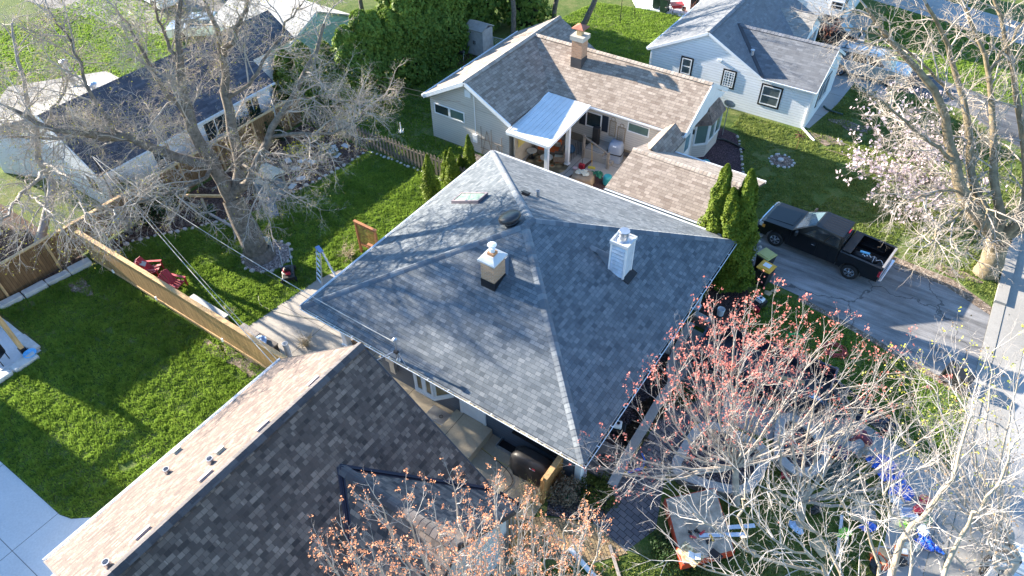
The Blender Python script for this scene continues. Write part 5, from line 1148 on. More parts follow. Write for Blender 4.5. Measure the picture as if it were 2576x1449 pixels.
BARKY = mat('mossy_bark', (.22, .175, .11), .9, var=.4, scale=4, bump=.03); TWIGW = mat('silvery_twig_bark', (.38, .35, .33), .75, var=.2, scale=2)
BUDY = leafmat('yellow_green_buds', (.24, .24, .04), (.42, .40, .08), .3, 5); BUDB = mat('brown_buds', (.12, .08, .05), .8, var=.3)
def make(name, label, cat, base, seed, limbs, P, trunk=None, bark=None, twig=None, sides=(10, 6, 4, 3, 3), buds=(), group=None, split=1, t0=.18, crownname='crown'):
    t = thing(name, label, cat, (base[0], base[1], 0), 0, group); T_ = Tree(seed)
    for (ctrl, r0, r1) in (trunk or []): T_.limb(ctrl, r0, r1, 12 if len(ctrl) > 2 else 3, .015)
    for lm in limbs:
        ctrl, r0, r1 = lm[:3]; P0 = P; P = lm[3] if len(lm) > 3 else P; c = np.asarray(ctrl, float); pts = T_.limb(ctrl, r0, r1, 14, P.get('wob', .06)); L = np.linalg.norm(np.diff(c, axis=0), axis=1).sum(); T_.kids(pts, L, r0, r1, 1, P, t0); P = P0
    T_.mesh('trunk', bark or BARKG, t, range(0, split), sides); T_.mesh(crownname, twig or TWIGG, t, range(split, 9), sides)
    for bd in buds: T_.buds(bd['name'], bd['m'], t, bd['size'], bd.get('per', 1), bd.get('frac', 1), bd.get('spread', .03), pick=bd.get('pick'))
    return t, T_
g = G
# --- the big bare tree on the lawn
TB = (-25.0, 14.2, 0)
def flare(x, y, r): return [((x, y, -.05), r)]
fork = g(585, 500, 3.0)
Pbig = dict(max=5, dens=[1.85, 3.5, 6.2, 7.5, 7.5], len=[2.6, 1.25, .64, .32, .15], rad=[.038, .016, .009, .0065, .0052], ang=(28, 70), trop=[.05, .02, -.02, -.05, -.03], curl=.22)
Pbl = dict(Pbig, dens=[2.2, 4.1, 6.6, 8, 7.5])
limbs = [([fork, g(540, 425, 4.6), g(478, 300, 7.0), g(450, 160, 9.2), g(455, 0, 11.5)], .38, .08, Pbl),
         ([fork, g(600, 410, 4.5), g(570, 250, 7.2), g(560, 130, 9), g(515, 0, 11)], .34, .07, Pbl),
         ([g(562, 140, 8.8), g(590, 90, 10), g(625, 0, 11.5)], .14, .05),
         ([g(478, 300, 7.0), g(420, 230, 8.3), g(360, 130, 9.8), g(290, 20, 11.5)], .14, .04, Pbl),
         ([g(540, 425, 4.6), g(430, 390, 5.4), g(300, 345, 6.6), g(150, 330, 7.6), g(20, 270, 8.6)], .26, .06, Pbl),
         ([g(430, 390, 5.4), g(310, 350, 6.2), g(180, 345, 6.8), g(20, 345, 7.2)], .12, .04, Pbl),
         ([fork, g(635, 440, 4.4), g(668, 350, 6.0), g(725, 255, 7.6), g(785, 150, 9.3), g(815, 60, 10.6)], .24, .06),
         ([g(668, 350, 5.9), g(745, 335, 6.4), g(820, 335, 6.7), g(890, 312, 6.9), g(915, 278, 7.3)], .09, .03, Pbl),
         ([g(705, 285, 7.0), g(800, 240, 7.6), g(870, 260, 7.9)], .06, .02),
         ([g(570, 250, 7.2), g(640, 190, 8.4), g(700, 90, 9.8), g(760, 10, 11)], .10, .03),
         ([g(540, 425, 4.6), g(470, 470, 5.0), g(380, 500, 5.6), g(300, 530, 6.4)], .10, .03, Pbl),
         ([g(600, 410, 4.5), g(650, 440, 4.9), g(690, 460, 5.2), g(715, 480, 5.3)], .07, .02),
         ([g(450, 160, 9.2), g(400, 60, 10.6), g(370, -40, 12)], .09, .03, Pbl),
         ([g(300, 345, 6.6), g(230, 230, 8.3), g(180, 120, 10), g(120, 20, 11.3)], .10, .03, Pbl)]
bigt, _ = make('bare_maple_tree', 'huge bare grey tree standing in the stone ring on the back lawn', 'tree', TB, 21, limbs, Pbig,
     trunk=[([TB, (-25.03, 14.17, .35), g(628, 590, 1.2), g(605, 545, 2.1), fork], .66, .48), ([(-25.0, 14.2, -.05), (-25.02, 14.2, .35)], .92, .64)], buds=(dict(name='buds', m=BUDY, size=.045, frac=.22),))
# --- second bare tree beyond the left edge; boughs hang into the picture over the fence
Pl = dict(max=5, dens=[1.7, 3.2, 5.5, 7, 7], len=[2.2, 1.2, .6, .3, .14], rad=[.032, .015, .009, .0065, .0052], ang=(25, 65), trop=[0, -.06, -.12, -.15, -.1], curl=.2)
b0 = (-34.6, 8.3, 0)
make('bare_tree', 'bare tree beyond the tall brown fence, its drooping twigs hanging over the corner', 'tree', b0, 22,
     [([g(100, 405, 3.5), g(90, 330, 5.5), g(60, 200, 8), g(30, 60, 10)], .16, .05), ([g(115, 430, 3.2), g(60, 480, 5), g(20, 540, 6.2), (-27.5, 6.0, 6.6)], .09, .03), ([g(100, 405, 3.5), g(150, 430, 5), g(190, 480, 6), g(215, 540, 6.6)], .08, .025),
      ([g(90, 330, 5.5), g(-20, 300, 7), g(-90, 250, 8)], .08, .03), ([g(95, 350, 5.0), g(150, 250, 7), g(190, 150, 9)], .08, .03), ([g(60, 480, 4.8), g(110, 520, 5.6), g(150, 560, 6.2)], .06, .02)], Pl,
     trunk=[([b0, g(130, 470, 1.8), g(100, 405, 3.5)], .22, .17)], bark=mat('pale_bark', (.28, .26, .24), .85, var=.2), buds=(dict(name='buds', m=BUDY, size=.05, frac=.35),))
# --- red-budded maple in the front garden
Pm = dict(max=4, dens=[1.9, 3.4, 5.0, 8], len=[1.7, .8, .36, .10], rad=[.015, .0075, .0052, .0045], ang=(18, 42), trop=[.12, .10, .08, .05], curl=.10, wob=.03)
REDB = leafmat('red_buds', (.52, .15, .13), (.70, .28, .23), .35, 4); ORB = leafmat('orange_buds', (.66, .26, .13), (.84, .44, .26), .35, 4)
mb_ = (g(1852, 1268, 0)[0], g(1852, 1268, 0)[1], 0); mf = g(1850, 1175, 1.9)
def fan(fk, tips, r0=.075, mid=.5, sag=.35, hm=None):
    out = []
    for (x, y, z) in tips:
        e = np.array(g(x, y, z)); f = np.array(fk); m = f+(e-f)*mid+np.array([(e[0]-f[0])*.12, (e[1]-f[1])*.12, -sag]); 
        if hm: m = np.array([f[0]+(e[0]-f[0])*hm, f[1]+(e[1]-f[1])*hm, f[2]+(e[2]-f[2])*mid])
        out.append(([tuple(f), tuple(m), tuple(e)], r0, .012))
    return out
make('red_budded_maple', 'bare maple with clusters of red buds in the front garden', 'tree', mb_, 31,
     [([mf, g(1848, 1059, 3.9), g(1840, 950, 5.8), g(1850, 850, 7.4)], .09, .02)]+fan(mf, [(1875, 840, 7.4), (1800, 850, 7.0), (1745, 880, 6.6), (1700, 930, 6.0), (1940, 850, 7.2), (2000, 880, 6.8), (2055, 880, 6.4), (1660, 1000, 5.2), (1640, 1080, 4.4), (2110, 960, 5.6), (2210, 960, 5.0), (1860, 940, 7.0), (1930, 960, 6.4), (1780, 980, 6.0), (1560, 1130, 3.8), (1580, 1190, 3.2), (1990, 1000, 5.6), (2250, 1010, 4.4), (2160, 1060, 4.2), (1520, 1180, 3.2), (1840, 1010, 6.2), (1720, 1090, 4.6)], .05),
     Pm, trunk=[([mb_, mf], .14, .11)], bark=TWIGG, twig=TWIGW, buds=(dict(name='red_buds', m=REDB, size=.055, per=4, frac=.6, spread=.045, pick=lambda p: p[2] > 5.6 or hash(round(p[0]*997)) % 5 == 0),))
# --- silvery many-stemmed tree right of it
mb2 = (g(2010, 1330, 0)[0], g(2010, 1330, 0)[1], 0); mf2 = g(2020, 1260, 1.2)
P2 = dict(Pm, dens=[1.4, 2.8, 4, 4]); 
make('silver_stemmed_tree', 'bare silvery tree with many slanting stems between the stone planters', 'tree', mb2, 32,
     fan(mf2, [(2010, 960, 6.2), (2070, 940, 6.2), (2150, 1080, 5.0), (2260, 1100, 5.2), (2350, 1080, 5.4), (2420, 1130, 5.2), (1960, 1050, 5.4), (2100, 1030, 5.4), (2260, 1240, 4), (1940, 1180, 4.0), (2180, 1000, 6.0)], .07),
     P2, trunk=[([mb2, mf2], .15, .11)], bark=TWIGG, twig=TWIGW, buds=(dict(name='buds', m=REDB, size=.035, frac=.10),))
# --- orange-budded maple, nearest, only its top in view
def top(x, y, z): return g(x, y, z)
bo = (-3.5, 5.3, 0); fo = (-3.4, 5.4, 2.4)
Po = dict(Pm, dens=[1.9, 4.5, 7, 11], len=[1.2, .5, .22, .08], rad=[.014, .007, .005, .004])
make('orange_budded_maple', 'nearest tree, only its orange-budded top showing over the bottom edge', 'tree', bo, 33,
     fan(fo, [(1145, 1235, 8.2), (1100, 1320, 7.8), (1030, 1300, 7.8), (960, 1270, 8.0), (880, 1370, 7.6), (820, 1400, 7.4), (1190, 1300, 8.0), (1250, 1320, 7.8), (1300, 1290, 7.8), (1340, 1310, 7.6), (1420, 1330, 7.4), (1470, 1340, 7.2), (1510, 1350, 7.0), (1220, 1400, 7.4), (1060, 1400, 7.4), (940, 1400, 7.4), (1370, 1400, 7.2), (1150, 1380, 7.4), (1300, 1420, 7.2), (1020, 1420, 7.2), (1180, 1440, 7), (900, 1430, 7.2), (1340, 1430, 7.0), (1450, 1400, 7), (1245, 1250, 8.0)], .05, .45, .2, .85),
     Po, trunk=[([bo, fo], .2, .1)], bark=TWIGG, twig=TWIGW, buds=(dict(name='orange_buds', m=ORB, size=.038, per=5, frac=.5, spread=.03),))
# --- dense white-barked tree at the bottom right, limbs coming in from below the frame
bw_ = (5.4, 7.0, 0); fw = (4.6, 7.9, 3.2)
Pw = dict(max=4, dens=[1.8, 3.3, 4.4, 4.4], len=[1.7, .85, .42, .16], rad=[.016, .0085, .006, .005], ang=(22, 55), trop=[.08, .06, .04, 0], curl=.18, wob=.05)
make('pale_barked_tree', 'dense pale-barked bare tree filling the bottom right corner', 'tree', bw_, 34,
     [([fw, g(2120, 1480, 5.0), g(1900, 1400, 5.8), g(1800, 1330, 6.2), g(1740, 1290, 6.6)], .06, .015), ([fw, g(2100, 1420, 5.4), g(2000, 1300, 6.4), g(1930, 1230, 7.0)], .055, .015), ([fw, g(2200, 1400, 5.4), g(2120, 1280, 6.8), g(2060, 1190, 7.6)], .055, .015),
      ([fw, g(2250, 1420, 5.0), g(2330, 1290, 6.0), g(2400, 1180, 7), g(2440, 1050, 8)], .10, .03), ([fw, g(2300, 1400, 5.4), g(2230, 1280, 6.6), g(2240, 1180, 7.6)], .05, .015), ([fw, g(2150, 1500, 5.0), g(1950, 1480, 5.6), g(1750, 1420, 6.2)], .05, .015),
      ([g(1900, 1400, 5.8), g(1860, 1300, 6.6), g(1880, 1220, 7.2)], .05, .015), ([fw, g(2400, 1400, 6), g(2480, 1260, 7.4), g(2540, 1130, 8.6)], .07, .02), ([fw, g(2080, 1449, 5.6), g(1980, 1380, 6.6), g(1840, 1270, 7.4)], .05, .012)],
     Pw, trunk=[([bw_, fw], .24, .18)], bark=mat('tan_bark', (.36, .30, .22), .85, var=.3, scale=5), twig=mat('whitish_twigs', (.44, .41, .385), .75, var=.15), buds=(dict(name='buds', m=BUDB, size=.035, frac=.3),))
# --- tree with yellow-green buds by the street
by_ = (7.3, 15.5, 0); fy_ = (7.0, 15.6, 2.6)
Py = dict(Pw, dens=[1.4, 2.8, 4, 4.5], len=[2.0, .95, .45, .18])
make('yellow_budded_tree', 'spreading tree with yellow-green buds beside the street', 'tree', by_, 35,
     fan(fy_, [(2350, 960, 5.4), (2330, 1080, 4.6), (2420, 920, 6.4), (2500, 880, 7.2), (2560, 960, 7.8), (2380, 1150, 4.8), (2450, 1040, 6.4), (2300, 1000, 4.6), (2340, 1240, 4.4), (2480, 1150, 6.6), (2540, 1250, 6.6), (2440, 1300, 5.4), (2560, 1080, 8.0), (2250, 1040, 4.0), (2520, 1400, 5.6), (2380, 1380, 4.4), (2500, 1320, 6.2), (2420, 1200, 5.4)], .055),
     Py, trunk=[([by_, fy_], .16, .10)], bark=TWIGG, twig=TWIGW, buds=(dict(name='yellow_buds', m=leafmat('lime_buds', (.45, .48, .06), (.70, .68, .14), .35, 5), size=.055, per=4, frac=.3, spread=.045, pick=lambda p: p[1] > 16.4), dict(name='brown_buds', m=mat('tan_buds', (.28, .18, .09), .8), size=.05, frac=.3)))
# --- big leaning street tree on the right
br_ = (4.74, 32.15, 0); f1 = g(2520, 600, 2.2); f0 = g(2508, 617, 1.6)
Pr = dict(max=4, dens=[1.9, 3.4, 5, 6], len=[2.3, 1.2, .6, .28], rad=[.04, .018, .011, .008], ang=(25, 60), trop=[.03, .0, -.02, -.02], curl=.2)
make('street_tree', 'large bare tree with a thick bent mossy trunk on the kerbside lawn', 'tree', br_, 36,
     [([f0, f1, g(2420, 500, 4.0), g(2395, 380, 5.6), g(2360, 250, 7.6), g(2260, 120, 9.5), g(2180, 20, 11)], .36, .06), ([f0, f1, g(2450, 480, 4.2), g(2440, 330, 6.2), g(2400, 150, 8.6), g(2330, 10, 11)], .28, .06),
      ([f0, f1, g(2500, 480, 4.2), g(2500, 340, 6.0), g(2490, 180, 8.2), g(2430, 20, 10.5)], .26, .06), ([f0, f1, g(2580, 500, 4.2), g(2570, 330, 6.2), g(2540, 150, 8.6), g(2500, 0, 10.5)], .26, .06),
      ([g(2395, 400, 5.4), g(2340, 360, 6.2), g(2260, 290, 7.2), g(2170, 230, 8.2)], .09, .03), ([g(2500, 480, 4.2), g(2400, 545, 4.2), g(2350, 590, 4.4), g(2340, 610, 4.2)], .07, .02), ([g(2450, 480, 4.2), g(2370, 480, 4.6), g(2310, 500, 4.8), g(2270, 510, 4.9)], .07, .02),
      ([g(2400, 250, 7.4), g(2330, 170, 8.6), g(2240, 100, 9.8), g(2120, 70, 10.5)], .07, .02), ([g(2490, 180, 8.2), g(2560, 80, 9.6), g(2600, 0, 10.6)], .08, .03), ([g(2440, 470, 4.4), g(2480, 540, 4.0), g(2440, 620, 3.4), g(2420, 640, 3.0)], .05, .02)],
     Pr, trunk=[([(4.74, 32.15, -.3), (4.80, 32.12, .7), g(2505, 620, 1.5), f1], .54, .44), ([f0, f1, g(2590, 560, 3.0), g(2660, 470, 4.4)], .26, .18)], bark=BARKY, twig=TWIGG, buds=(dict(name='buds', m=BUDB, size=.04, frac=.12),))
# --- pink magnolia
bm = (1.75, 36.9, 0)
Pg = dict(max=3, dens=[3.0, 4.2, 5], len=[1.3, .65, .28], rad=[.022, .011, .008], ang=(25, 60), trop=[.04, .05, .05], curl=.16)
MAG = leafmat('pink_petals', (.62, .48, .52), (.80, .70, .74), .4, 3)
make('magnolia_tree', 'pink and white flowering magnolia beside the white house lawn', 'tree', bm, 37,
     fan((1.7, 36.9, .8), [(2170, 420, 2.4), (2150, 370, 3.0), (2190, 320, 3.4), (2240, 260, 4.2), (2310, 270, 4.4), (2370, 300, 4.2), (2420, 370, 3.6), (2440, 470, 2.6), (2380, 520, 1.8), (2300, 480, 2.2), (2260, 440, 2.4), (2290, 360, 3.6), (2350, 400, 3.4), (2230, 480, 1.8), (2330, 540, 1.4)], .06, .5, .15),
     Pg, trunk=[([bm, (1.7, 36.9, .8)], .11, .09)], bark=BARKG, twig=TWIGG, buds=(dict(name='blossoms', m=MAG, size=.13, per=2, frac=.8, spread=.06),))
# --- bare bushes
Pb = dict(max=3, dens=[4, 5, 5], len=[.6, .3, .15], rad=[.012, .008, .006], ang=(20, 50), trop=[.1, .08, .05], curl=.2)
def bush(px, py, h, r, label, seed, tw, name='bare_bush', buds=(), n=12):
    p = G(px, py, 0); rs = np.random.RandomState(seed); L = []
    for i in range(n):
        a = i*6.283/n+rs.uniform(-.2, .2); q = r*rs.uniform(.4, 1); e = (p[0]+q*math.cos(a), p[1]+q*math.sin(a), h*rs.uniform(.7, 1.05)); L.append(([(p[0], p[1], 0), (p[0]+q*.4*math.cos(a), p[1]+q*.4*math.sin(a), h*.45), e], .016, .006))
    return make(name, label, 'bush', p, seed, L, Pb, bark=tw, twig=tw, buds=buds)
RT = mat('reddish_twigs', (.34, .14, .09), .8, var=.3)
bush(2080, 108, 1.5, .9, 'reddish twiggy bush against the black car at the garage', 51, RT)
bush(330, 590, 2.0, 1.3, 'bare grey bush in the corner where the two fences meet', 52, TWIGG, n=18)
bush(770, 870, .5, .35, 'dry grass tuft between the patio and the long bench', 53, mat('dry_stems', (.42, .34, .22), .8)); bush(1740, 58, .01+1.3, .9, 'brown bare bush next to the far yard bins', 54, RT)
bush(880, 645, .5, .45, 'dry straw-coloured stems by the lattice screen', 55, mat('dry_stems2', (.48, .40, .27), .8)); bush(1335, 1275, 1.1, .5, 'thin leafy twigs growing by the stained gate post', 56, mat('olive_twigs', (.22, .19, .11), .8), buds=(dict(name='leaves', m=leafmat('spring_leaves', (.15, .19, .05), (.25, .29, .08), .3), size=.03, frac=.5),))
bush(700, 300, 1.6, .9, 'brown bare bush at the corner of the picket fence', 57, mat('brown_twigs', (.24, .17, .11), .85))
# --- trees behind the beige house
Pf = dict(max=4, dens=[1.3, 2.6, 3.4, 4], len=[2.2, 1.1, .6, .28], rad=[.04, .02, .014, .011], ang=(25, 60), trop=[0, -.05, -.08, -.1], curl=.2)
for i, (px, py, lean, lb) in enumerate(((1292, 95, (-.3, .2), 'slim bare tree left of the three trunks on the far lawn'), (1390, 60, (.2, .3), 'middle of the three trunks on the far lawn'), (1447, 98, (1.6, .4), 'thick leaning trunk on the far lawn behind the brick chimney'))):
    p = G(px, py, 0); q = lambda z, dx=0, dy=0: (p[0]+lean[0]*z/4+dx, p[1]+lean[1]*z/4+dy, z)
    make('far_lawn_tree', lb, 'tree', p, 60+i, [([q(4), q(6, .8, .2), q(8.5, 1.8, -.4)], .14, .04), ([q(4), q(6.2, -1, .5), q(8, -2.2, .2)], .13, .04), ([q(3.4), q(5, .3, -1.4), q(6.4, .6, -2.8)], .1, .03), ([q(4), q(6.5), q(9)], .13, .04), ([q(3.6), q(5, -1.2, -1.2), q(6, -2.2, -2.4)], .08, .03)], Pf, trunk=[([q(0), q(2, .1), q(4)], .26 if i == 2 else .19, .15)], buds=(dict(name='buds', m=leafmat('olive_buds', (.16, .17, .06), (.28, .28, .10), .3), size=.08, frac=.5),))
for i, (x, y, h, r) in enumerate(((-31.0, 41.5, 7, 1.6), (-28.5, 43.5, 8, 1.8), (-33.5, 40.5, 7.5, 1.7), (-36.5, 38, 6, 1.6))):
    arbor(x, y, h, r, ['dark conifer just behind the resin shed', 'tallest dark conifer behind the resin shed', 'dark conifer at the far end of the hedge', 'dark conifer left of the hedge top near the blue roof'][i], None, ARBD, 160+i, 6000, .25, pw=.6, name='far_conifer', cat='conifer')
Pq = dict(Pf, dens=[1.2, 2.4, 3, 3])
for i, (x, y, h) in enumerate(((-38, 36, 8), (-34, 43, 9), (12.5, 47, 9), (9.5, 53, 9))):
    make('background_tree', ['bare tree rising over the pale blue roof', 'bare tree behind the hedge at the top edge', 'bare tree across the street at the right edge', 'bare tree beyond the street corner at the top right'][i], 'tree', (x, y, 0), 80+i,
         [([(x, y, h*.3), (x+a, y+c, h*.65), (x+a*1.8, y+c*1.8, h)], .12, .03) for a, c in ((1.2, .3), (-1.3, .2), (.2, 1.2), (0, -1.3), (.8, -.9))], Pq, trunk=[([(x, y, 0), (x, y, h*.3)], .2, .15)])
# ---------------------------------------------------------------- vehicles
PAINTK = mat('black_car_paint', (.006, .0065, .008), .28, .0, var=.2, spec=.4, coat=.25)
PAINTS = mat('silver_car_paint', (.50, .52, .54), .28, .5, var=.05, coat=.8); PAINTW = mat('white_car_paint', (.72, .73, .75), .3, 0, var=.05, coat=.8)
CARGL = mat('car_glass', (.015, .022, .03), .05, var=.2, spec=1.0, coat=1); CHROME = mat('chrome', (.75, .77, .8), .12, 1.0, var=.05)
HEADL = mat('headlamp_lens', (.55, .58, .6), .1, 0, var=.1, coat=1); TAILL = mat('tail_lamp', (.45, .01, .02), .2, 0, var=.1, coat=1); AMBERL = mat('amber_lens', (.7, .3, .05), .3)
def quad_on(mb, q, u0, u1, v0, v1, off=.006):
    """patch on quad q (a,b,c,d: bottom-left, bottom-right, top-right, top-left), lifted off its surface"""
    a, b_, c, d = [Vector(p) for p in q]; n = (b_-a).cross(d-a).normalized()
    def P(u, v): return a*(1-u)*(1-v)+b_*u*(1-v)+c*u*v+d*(1-u)*v+n*off
    A_, B2, C2, D2 = P(u0, v0), P(u1, v0), P(u1, v1), P(u0, v1); mb.face([A_, B2, C2, D2])
    for p, r in ((A_, B2), (B2, C2), (C2, D2), (D2, A_)): mb.face([p, p-n*off, r-n*off, r])
def wheel(t, x, y, r, w_, spokes=5):
    sgn = 1 if y > 0 else -1; b = MB(); n = 24
    prof = [(r*.62, -w_/2), (r*.93, -w_/2), (r, -w_*.32), (r, w_*.32), (r*.93, w_/2), (r*.62, w_/2), (r*.58, w_*.3)]
    b.lathe(prof, (0, 0, 0), n); b.v = [(x+vx, y+vz*sgn, r+vy) for vx, vy, vz in b.v]; o = b.build('wheel', RUBBER, t, smooth=False)
    b = MB(); yo = y+sgn*w_*.36
    for k in range(spokes):
        a = 2*math.pi*k/spokes+.3
        for da in (-.16, .16): b.bar((x+.07*math.cos(a), yo, r+.07*math.sin(a)), (x+r*.6*math.cos(a+da), yo, r+r*.6*math.sin(a+da)), .05, .05)
    for k in range(20):
        a, a2 = 2*math.pi*k/20, 2*math.pi*(k+1)/20; b.bar((x+r*.6*math.cos(a), yo, r+r*.6*math.sin(a)), (x+r*.6*math.cos(a2), yo, r+r*.6*math.sin(a2)), .03, .05)
    c = MB(); c.lathe([(.075, 0), (.07, .04)], (0, 0, 0), 12); n0 = len(b.v); 
    b.v += [(x+vx, yo+vz*sgn, r+vy) for vx, vy, vz in c.v]; b.f += [[i+n0 for i in f] for f in c.f]; b.uv += c.uv
    b.build('rim', CHROME, o)
def arch(cx, r, n=8, z0=.42):
    a0 = math.asin(min(.95, max(-.9, (z0-.40)/r)))
    return [(cx+r*math.cos(a), .40+r*math.sin(a)) for a in np.linspace(a0, math.pi-a0, n)]
def hexa(b, lo, hi):
    """lo/hi: 4 corner points each, ccw seen from above"""
    b.face(lo[::-1]); b.face(hi)
    for i in range(4): j = (i+1) % 4; b.face([lo[i], lo[j], hi[j], hi[i]])
# the black pickup
tk = thing('pickup_truck', 'black extended-cab pickup truck parked on the cracked asphalt driveway', 'truck', (0, 0, 0))
W2 = 1.0
b = MB(); prof = [(-.98, .5)]+[(1.42, .42)]+arch(1.95, .5)[::-1]+[(2.5, .42), (2.86, .42), (2.93, .62), (2.93, .95), (2.86, 1.10), (2.7, 1.17), (1.45, 1.27), (1.15, 1.30), (-.98, 1.30)]
b.side(prof, -W2, W2, -.93, .93); b.build('body', PAINTK, tk, bevel=.045)
b = MB(); b.side([(1.45, 1.25), (2.74, 1.14), (2.74, 1.175), (1.45, 1.292)], -.62, .62, -.56, .56); b.build('hood', PAINTK, tk, bevel=.03)
b = MB(); prof = [(-2.93, .52), (-2.25, .5)]+arch(-1.72, .5)[::-1]+[(-1.19, .5), (-1.02, .5), (-1.02, 1.30), (-2.93, 1.30)]
b.side(prof, -W2, -W2+.13); b.side(prof, W2-.13, W2); b.box(-1.15, -1.02, -W2+.13, W2-.13, .5, 1.30); b.box(-2.93, -2.86, -W2+.13, W2-.13, .5, .72); b.box(-2.86, -1.15, -W2+.13, W2-.13, .66, .74)
b.box(-2.55, -.95, -W2+.131, -W2+.35, .741, .95); b.box(-2.55, -.95, W2-.35, W2-.131, .741, .95); bed = b.build('bed', PAINTK, tk, bevel=.012)
b = MB(); 
for i in range(9): b.box(-2.8, -1.2, -.62+i*.145, -.55+i*.145, .742, .752)
b.build('bed_liner', BLACKP, bed)
b = MB(); b.box(-2.97, -2.90, -W2+.14, W2-.14, .74, 1.31); tg = b.build('tailgate', PAINTK, tk, bevel=.012); b = MB(); b.box(-2.98, -2.88, -W2+.14, W2-.14, 1.311, 1.325); b.build('tailgate_cap', mat('grey_cap', (.25, .25, .26), .5), tg)
b = MB(); b.box(-1.45, -1.05, -.86, .86, 1.302, 1.36); b.build('tool_cover', BLACKP, tk, bevel=.015)
lo = [(-1.0, -.93, 1.29), (1.32, -.93, 1.29), (1.32, .93, 1.29), (-1.0, .93, 1.29)]; hi = [(-.88, -.72, 1.88), (.42, -.70, 1.88), (.42, .70, 1.88), (-.88, .72, 1.88)]
b = MB(); hexa(b, lo, hi); cab = b.build('cab', PAINTK, tk, bevel=.05)
def cabq(i): j = (i+1) % 4; return [lo[i], lo[j], hi[j], hi[i]]
b = MB(); quad_on(b, cabq(1), .07, .93, .08, .93, .012); b.build('windshield', mat('sky_lit_windshield', (.10, .16, .19), .08, var=.3, coat=1), cab)  # sky reflection painted into the windshield's base colour
for sd_ in (0, 2):
    f = (lambda u: u) if sd_ == 0 else (lambda u: 1-u)
    for (a_, c_) in ((.06, .34), (.38, .80)):
        b = MB(); u0, u1 = sorted((f(a_), f(c_))); quad_on(b, cabq(sd_), u0, u1, .14, .86, .012); b.build('side_window', CARGL, cab)
b = MB(); quad_on(b, cabq(3), .1, .9, .2, .88, .012); b.build('rear_window', CARGL, cab)
for i in range(7): 
    b = MB(); y = -.55+i*.18; b.box(-.8, .2, y-.012, y+.012, 1.881, 1.889); b.build('roof_rib', BLACKP, cab)
b = MB(); b.box(-.96, -.90, -.16, .16, 1.80, 1.86); b.build('brake_light', TAILL, tk)
for s_ in (-1, 1):
    b = MB(); b.box(2.72, 2.9, s_*.93-.1, s_*.93+.06 if s_ > 0 else s_*.93+.1, .86, 1.08); b.box(2.88, 2.94, s_*.78-.16, s_*.78+.16, .84, 1.08); h_ = b.build('headlight', HEADL, tk, bevel=.01)
    b = MB(); b.box(2.6, 2.74, s_*1.0-.01, s_*1.0+.01, .84, 1.0); b.build('marker_lamp', AMBERL, h_)
    b = MB(); b.box(-2.97, -2.86, s_*.93-.075, s_*.93+.075, .82, 1.14); b.build('tail_light', TAILL, tk, bevel=.01)
    b = MB(); b.obox((1.05, s_*1.12, 1.36), (.12, .22, .2)); b.bar((1.1, s_*.93, 1.32), (1.05, s_*1.1, 1.33), .04); b.build('mirror', BLACKP, tk, bevel=.02)
    b = MB(); b.box(.12, .28, s_*1.0-.02, s_*1.0+.02, 1.02, 1.06); b.build('door_handle', CHROME if s_ > 0 else BLACKP, tk)
    b = MB()
    for x in (1.32, .02, -.55): b.box(x-.006, x+.006, s_*.985-.01, s_*.985+.01, .55, 1.26)
    b.build('door_gap', BLACK, tk)
b = MB(); b.box(2.90, 2.965, -.8, .8, .72, .84); b.box(2.90, 2.96, -.6, .6, .86, 1.06); b.build('grille', CHROME, tk); b = MB(); b.box(2.88, 3.02, -.95, .95, .42, .66); b.build('front_bumper', PAINTK, tk, bevel=.03)
b = MB(); b.box(-3.1, -2.95, -.92, .92, .48, .62); b.build('rear_bumper', CHROME, tk, bevel=.02)
for x in (1.95, -1.72):
    for s_ in (-1, 1): wheel(tk, x, s_*.88, .40, .27, 6)
tk.location = (-2.12, 29.42, 0); tk.rotation_euler = (0, 0, math.atan2(.42, -3.58)); TKM = Matrix.Translation(tk.location) @ Matrix.Rotation(tk.rotation_euler.z, 4, 'Z')
# things in the bed
def intruck(x, y, z): return tuple(TKM @ Vector((x, y, z)))
t = thing('gear_bag', 'long black bag with a white emblem lying in the truck bed', 'bag', (0, 0, 0)); b = MB(); b.tube([(-.62, 0, .16), (-.45, 0, .17), (.45, 0, .17), (.6, 0, .16)], [.08, .17, .17, .09], 12); b.build('bag', BLACKP, t, smooth=True)
b = MB()
for a in range(5): b.tube([(.08*math.cos(a*1.256), .02+.08*math.sin(a*1.256), .345), (.13*math.cos(a*1.256+.5), .02+.13*math.sin(a*1.256+.5), .34)], .022, 5)
b.build('emblem', WHITE, t); b = MB(); b.tube([(-.4, .18*math.cos(a), .17+.18*math.sin(a)) for a in np.linspace(0, 3.14, 8)], .012, 4); b.build('strap', WHITE, t); t.location = intruck(-1.95, .18, .75); t.rotation_euler = (0, 0, tk.rotation_euler.z+.1)
t = thing('blue_rope', 'light blue packet with tangled white cord on the bag in the truck bed', 'cord', (0, 0, 0)); b = MB(); b.obox((.1, 0, .38), (.42, .12, .04), (0, 0, .2)); b.build('packet', mat('light_blue_plastic', (.15, .5, .75), .4), t)
rng = random.Random(4); b = MB(); p = [(-.1-.07*i+rng.uniform(-.04, .04), .1*math.sin(i*1.4), .34-.012*i) for i in range(12)]; b.tube(p, .014, 5); b.build('cord', WHITE, t); t.location = intruck(-2.0, .12, .76); t.rotation_euler = (0, 0, tk.rotation_euler.z)
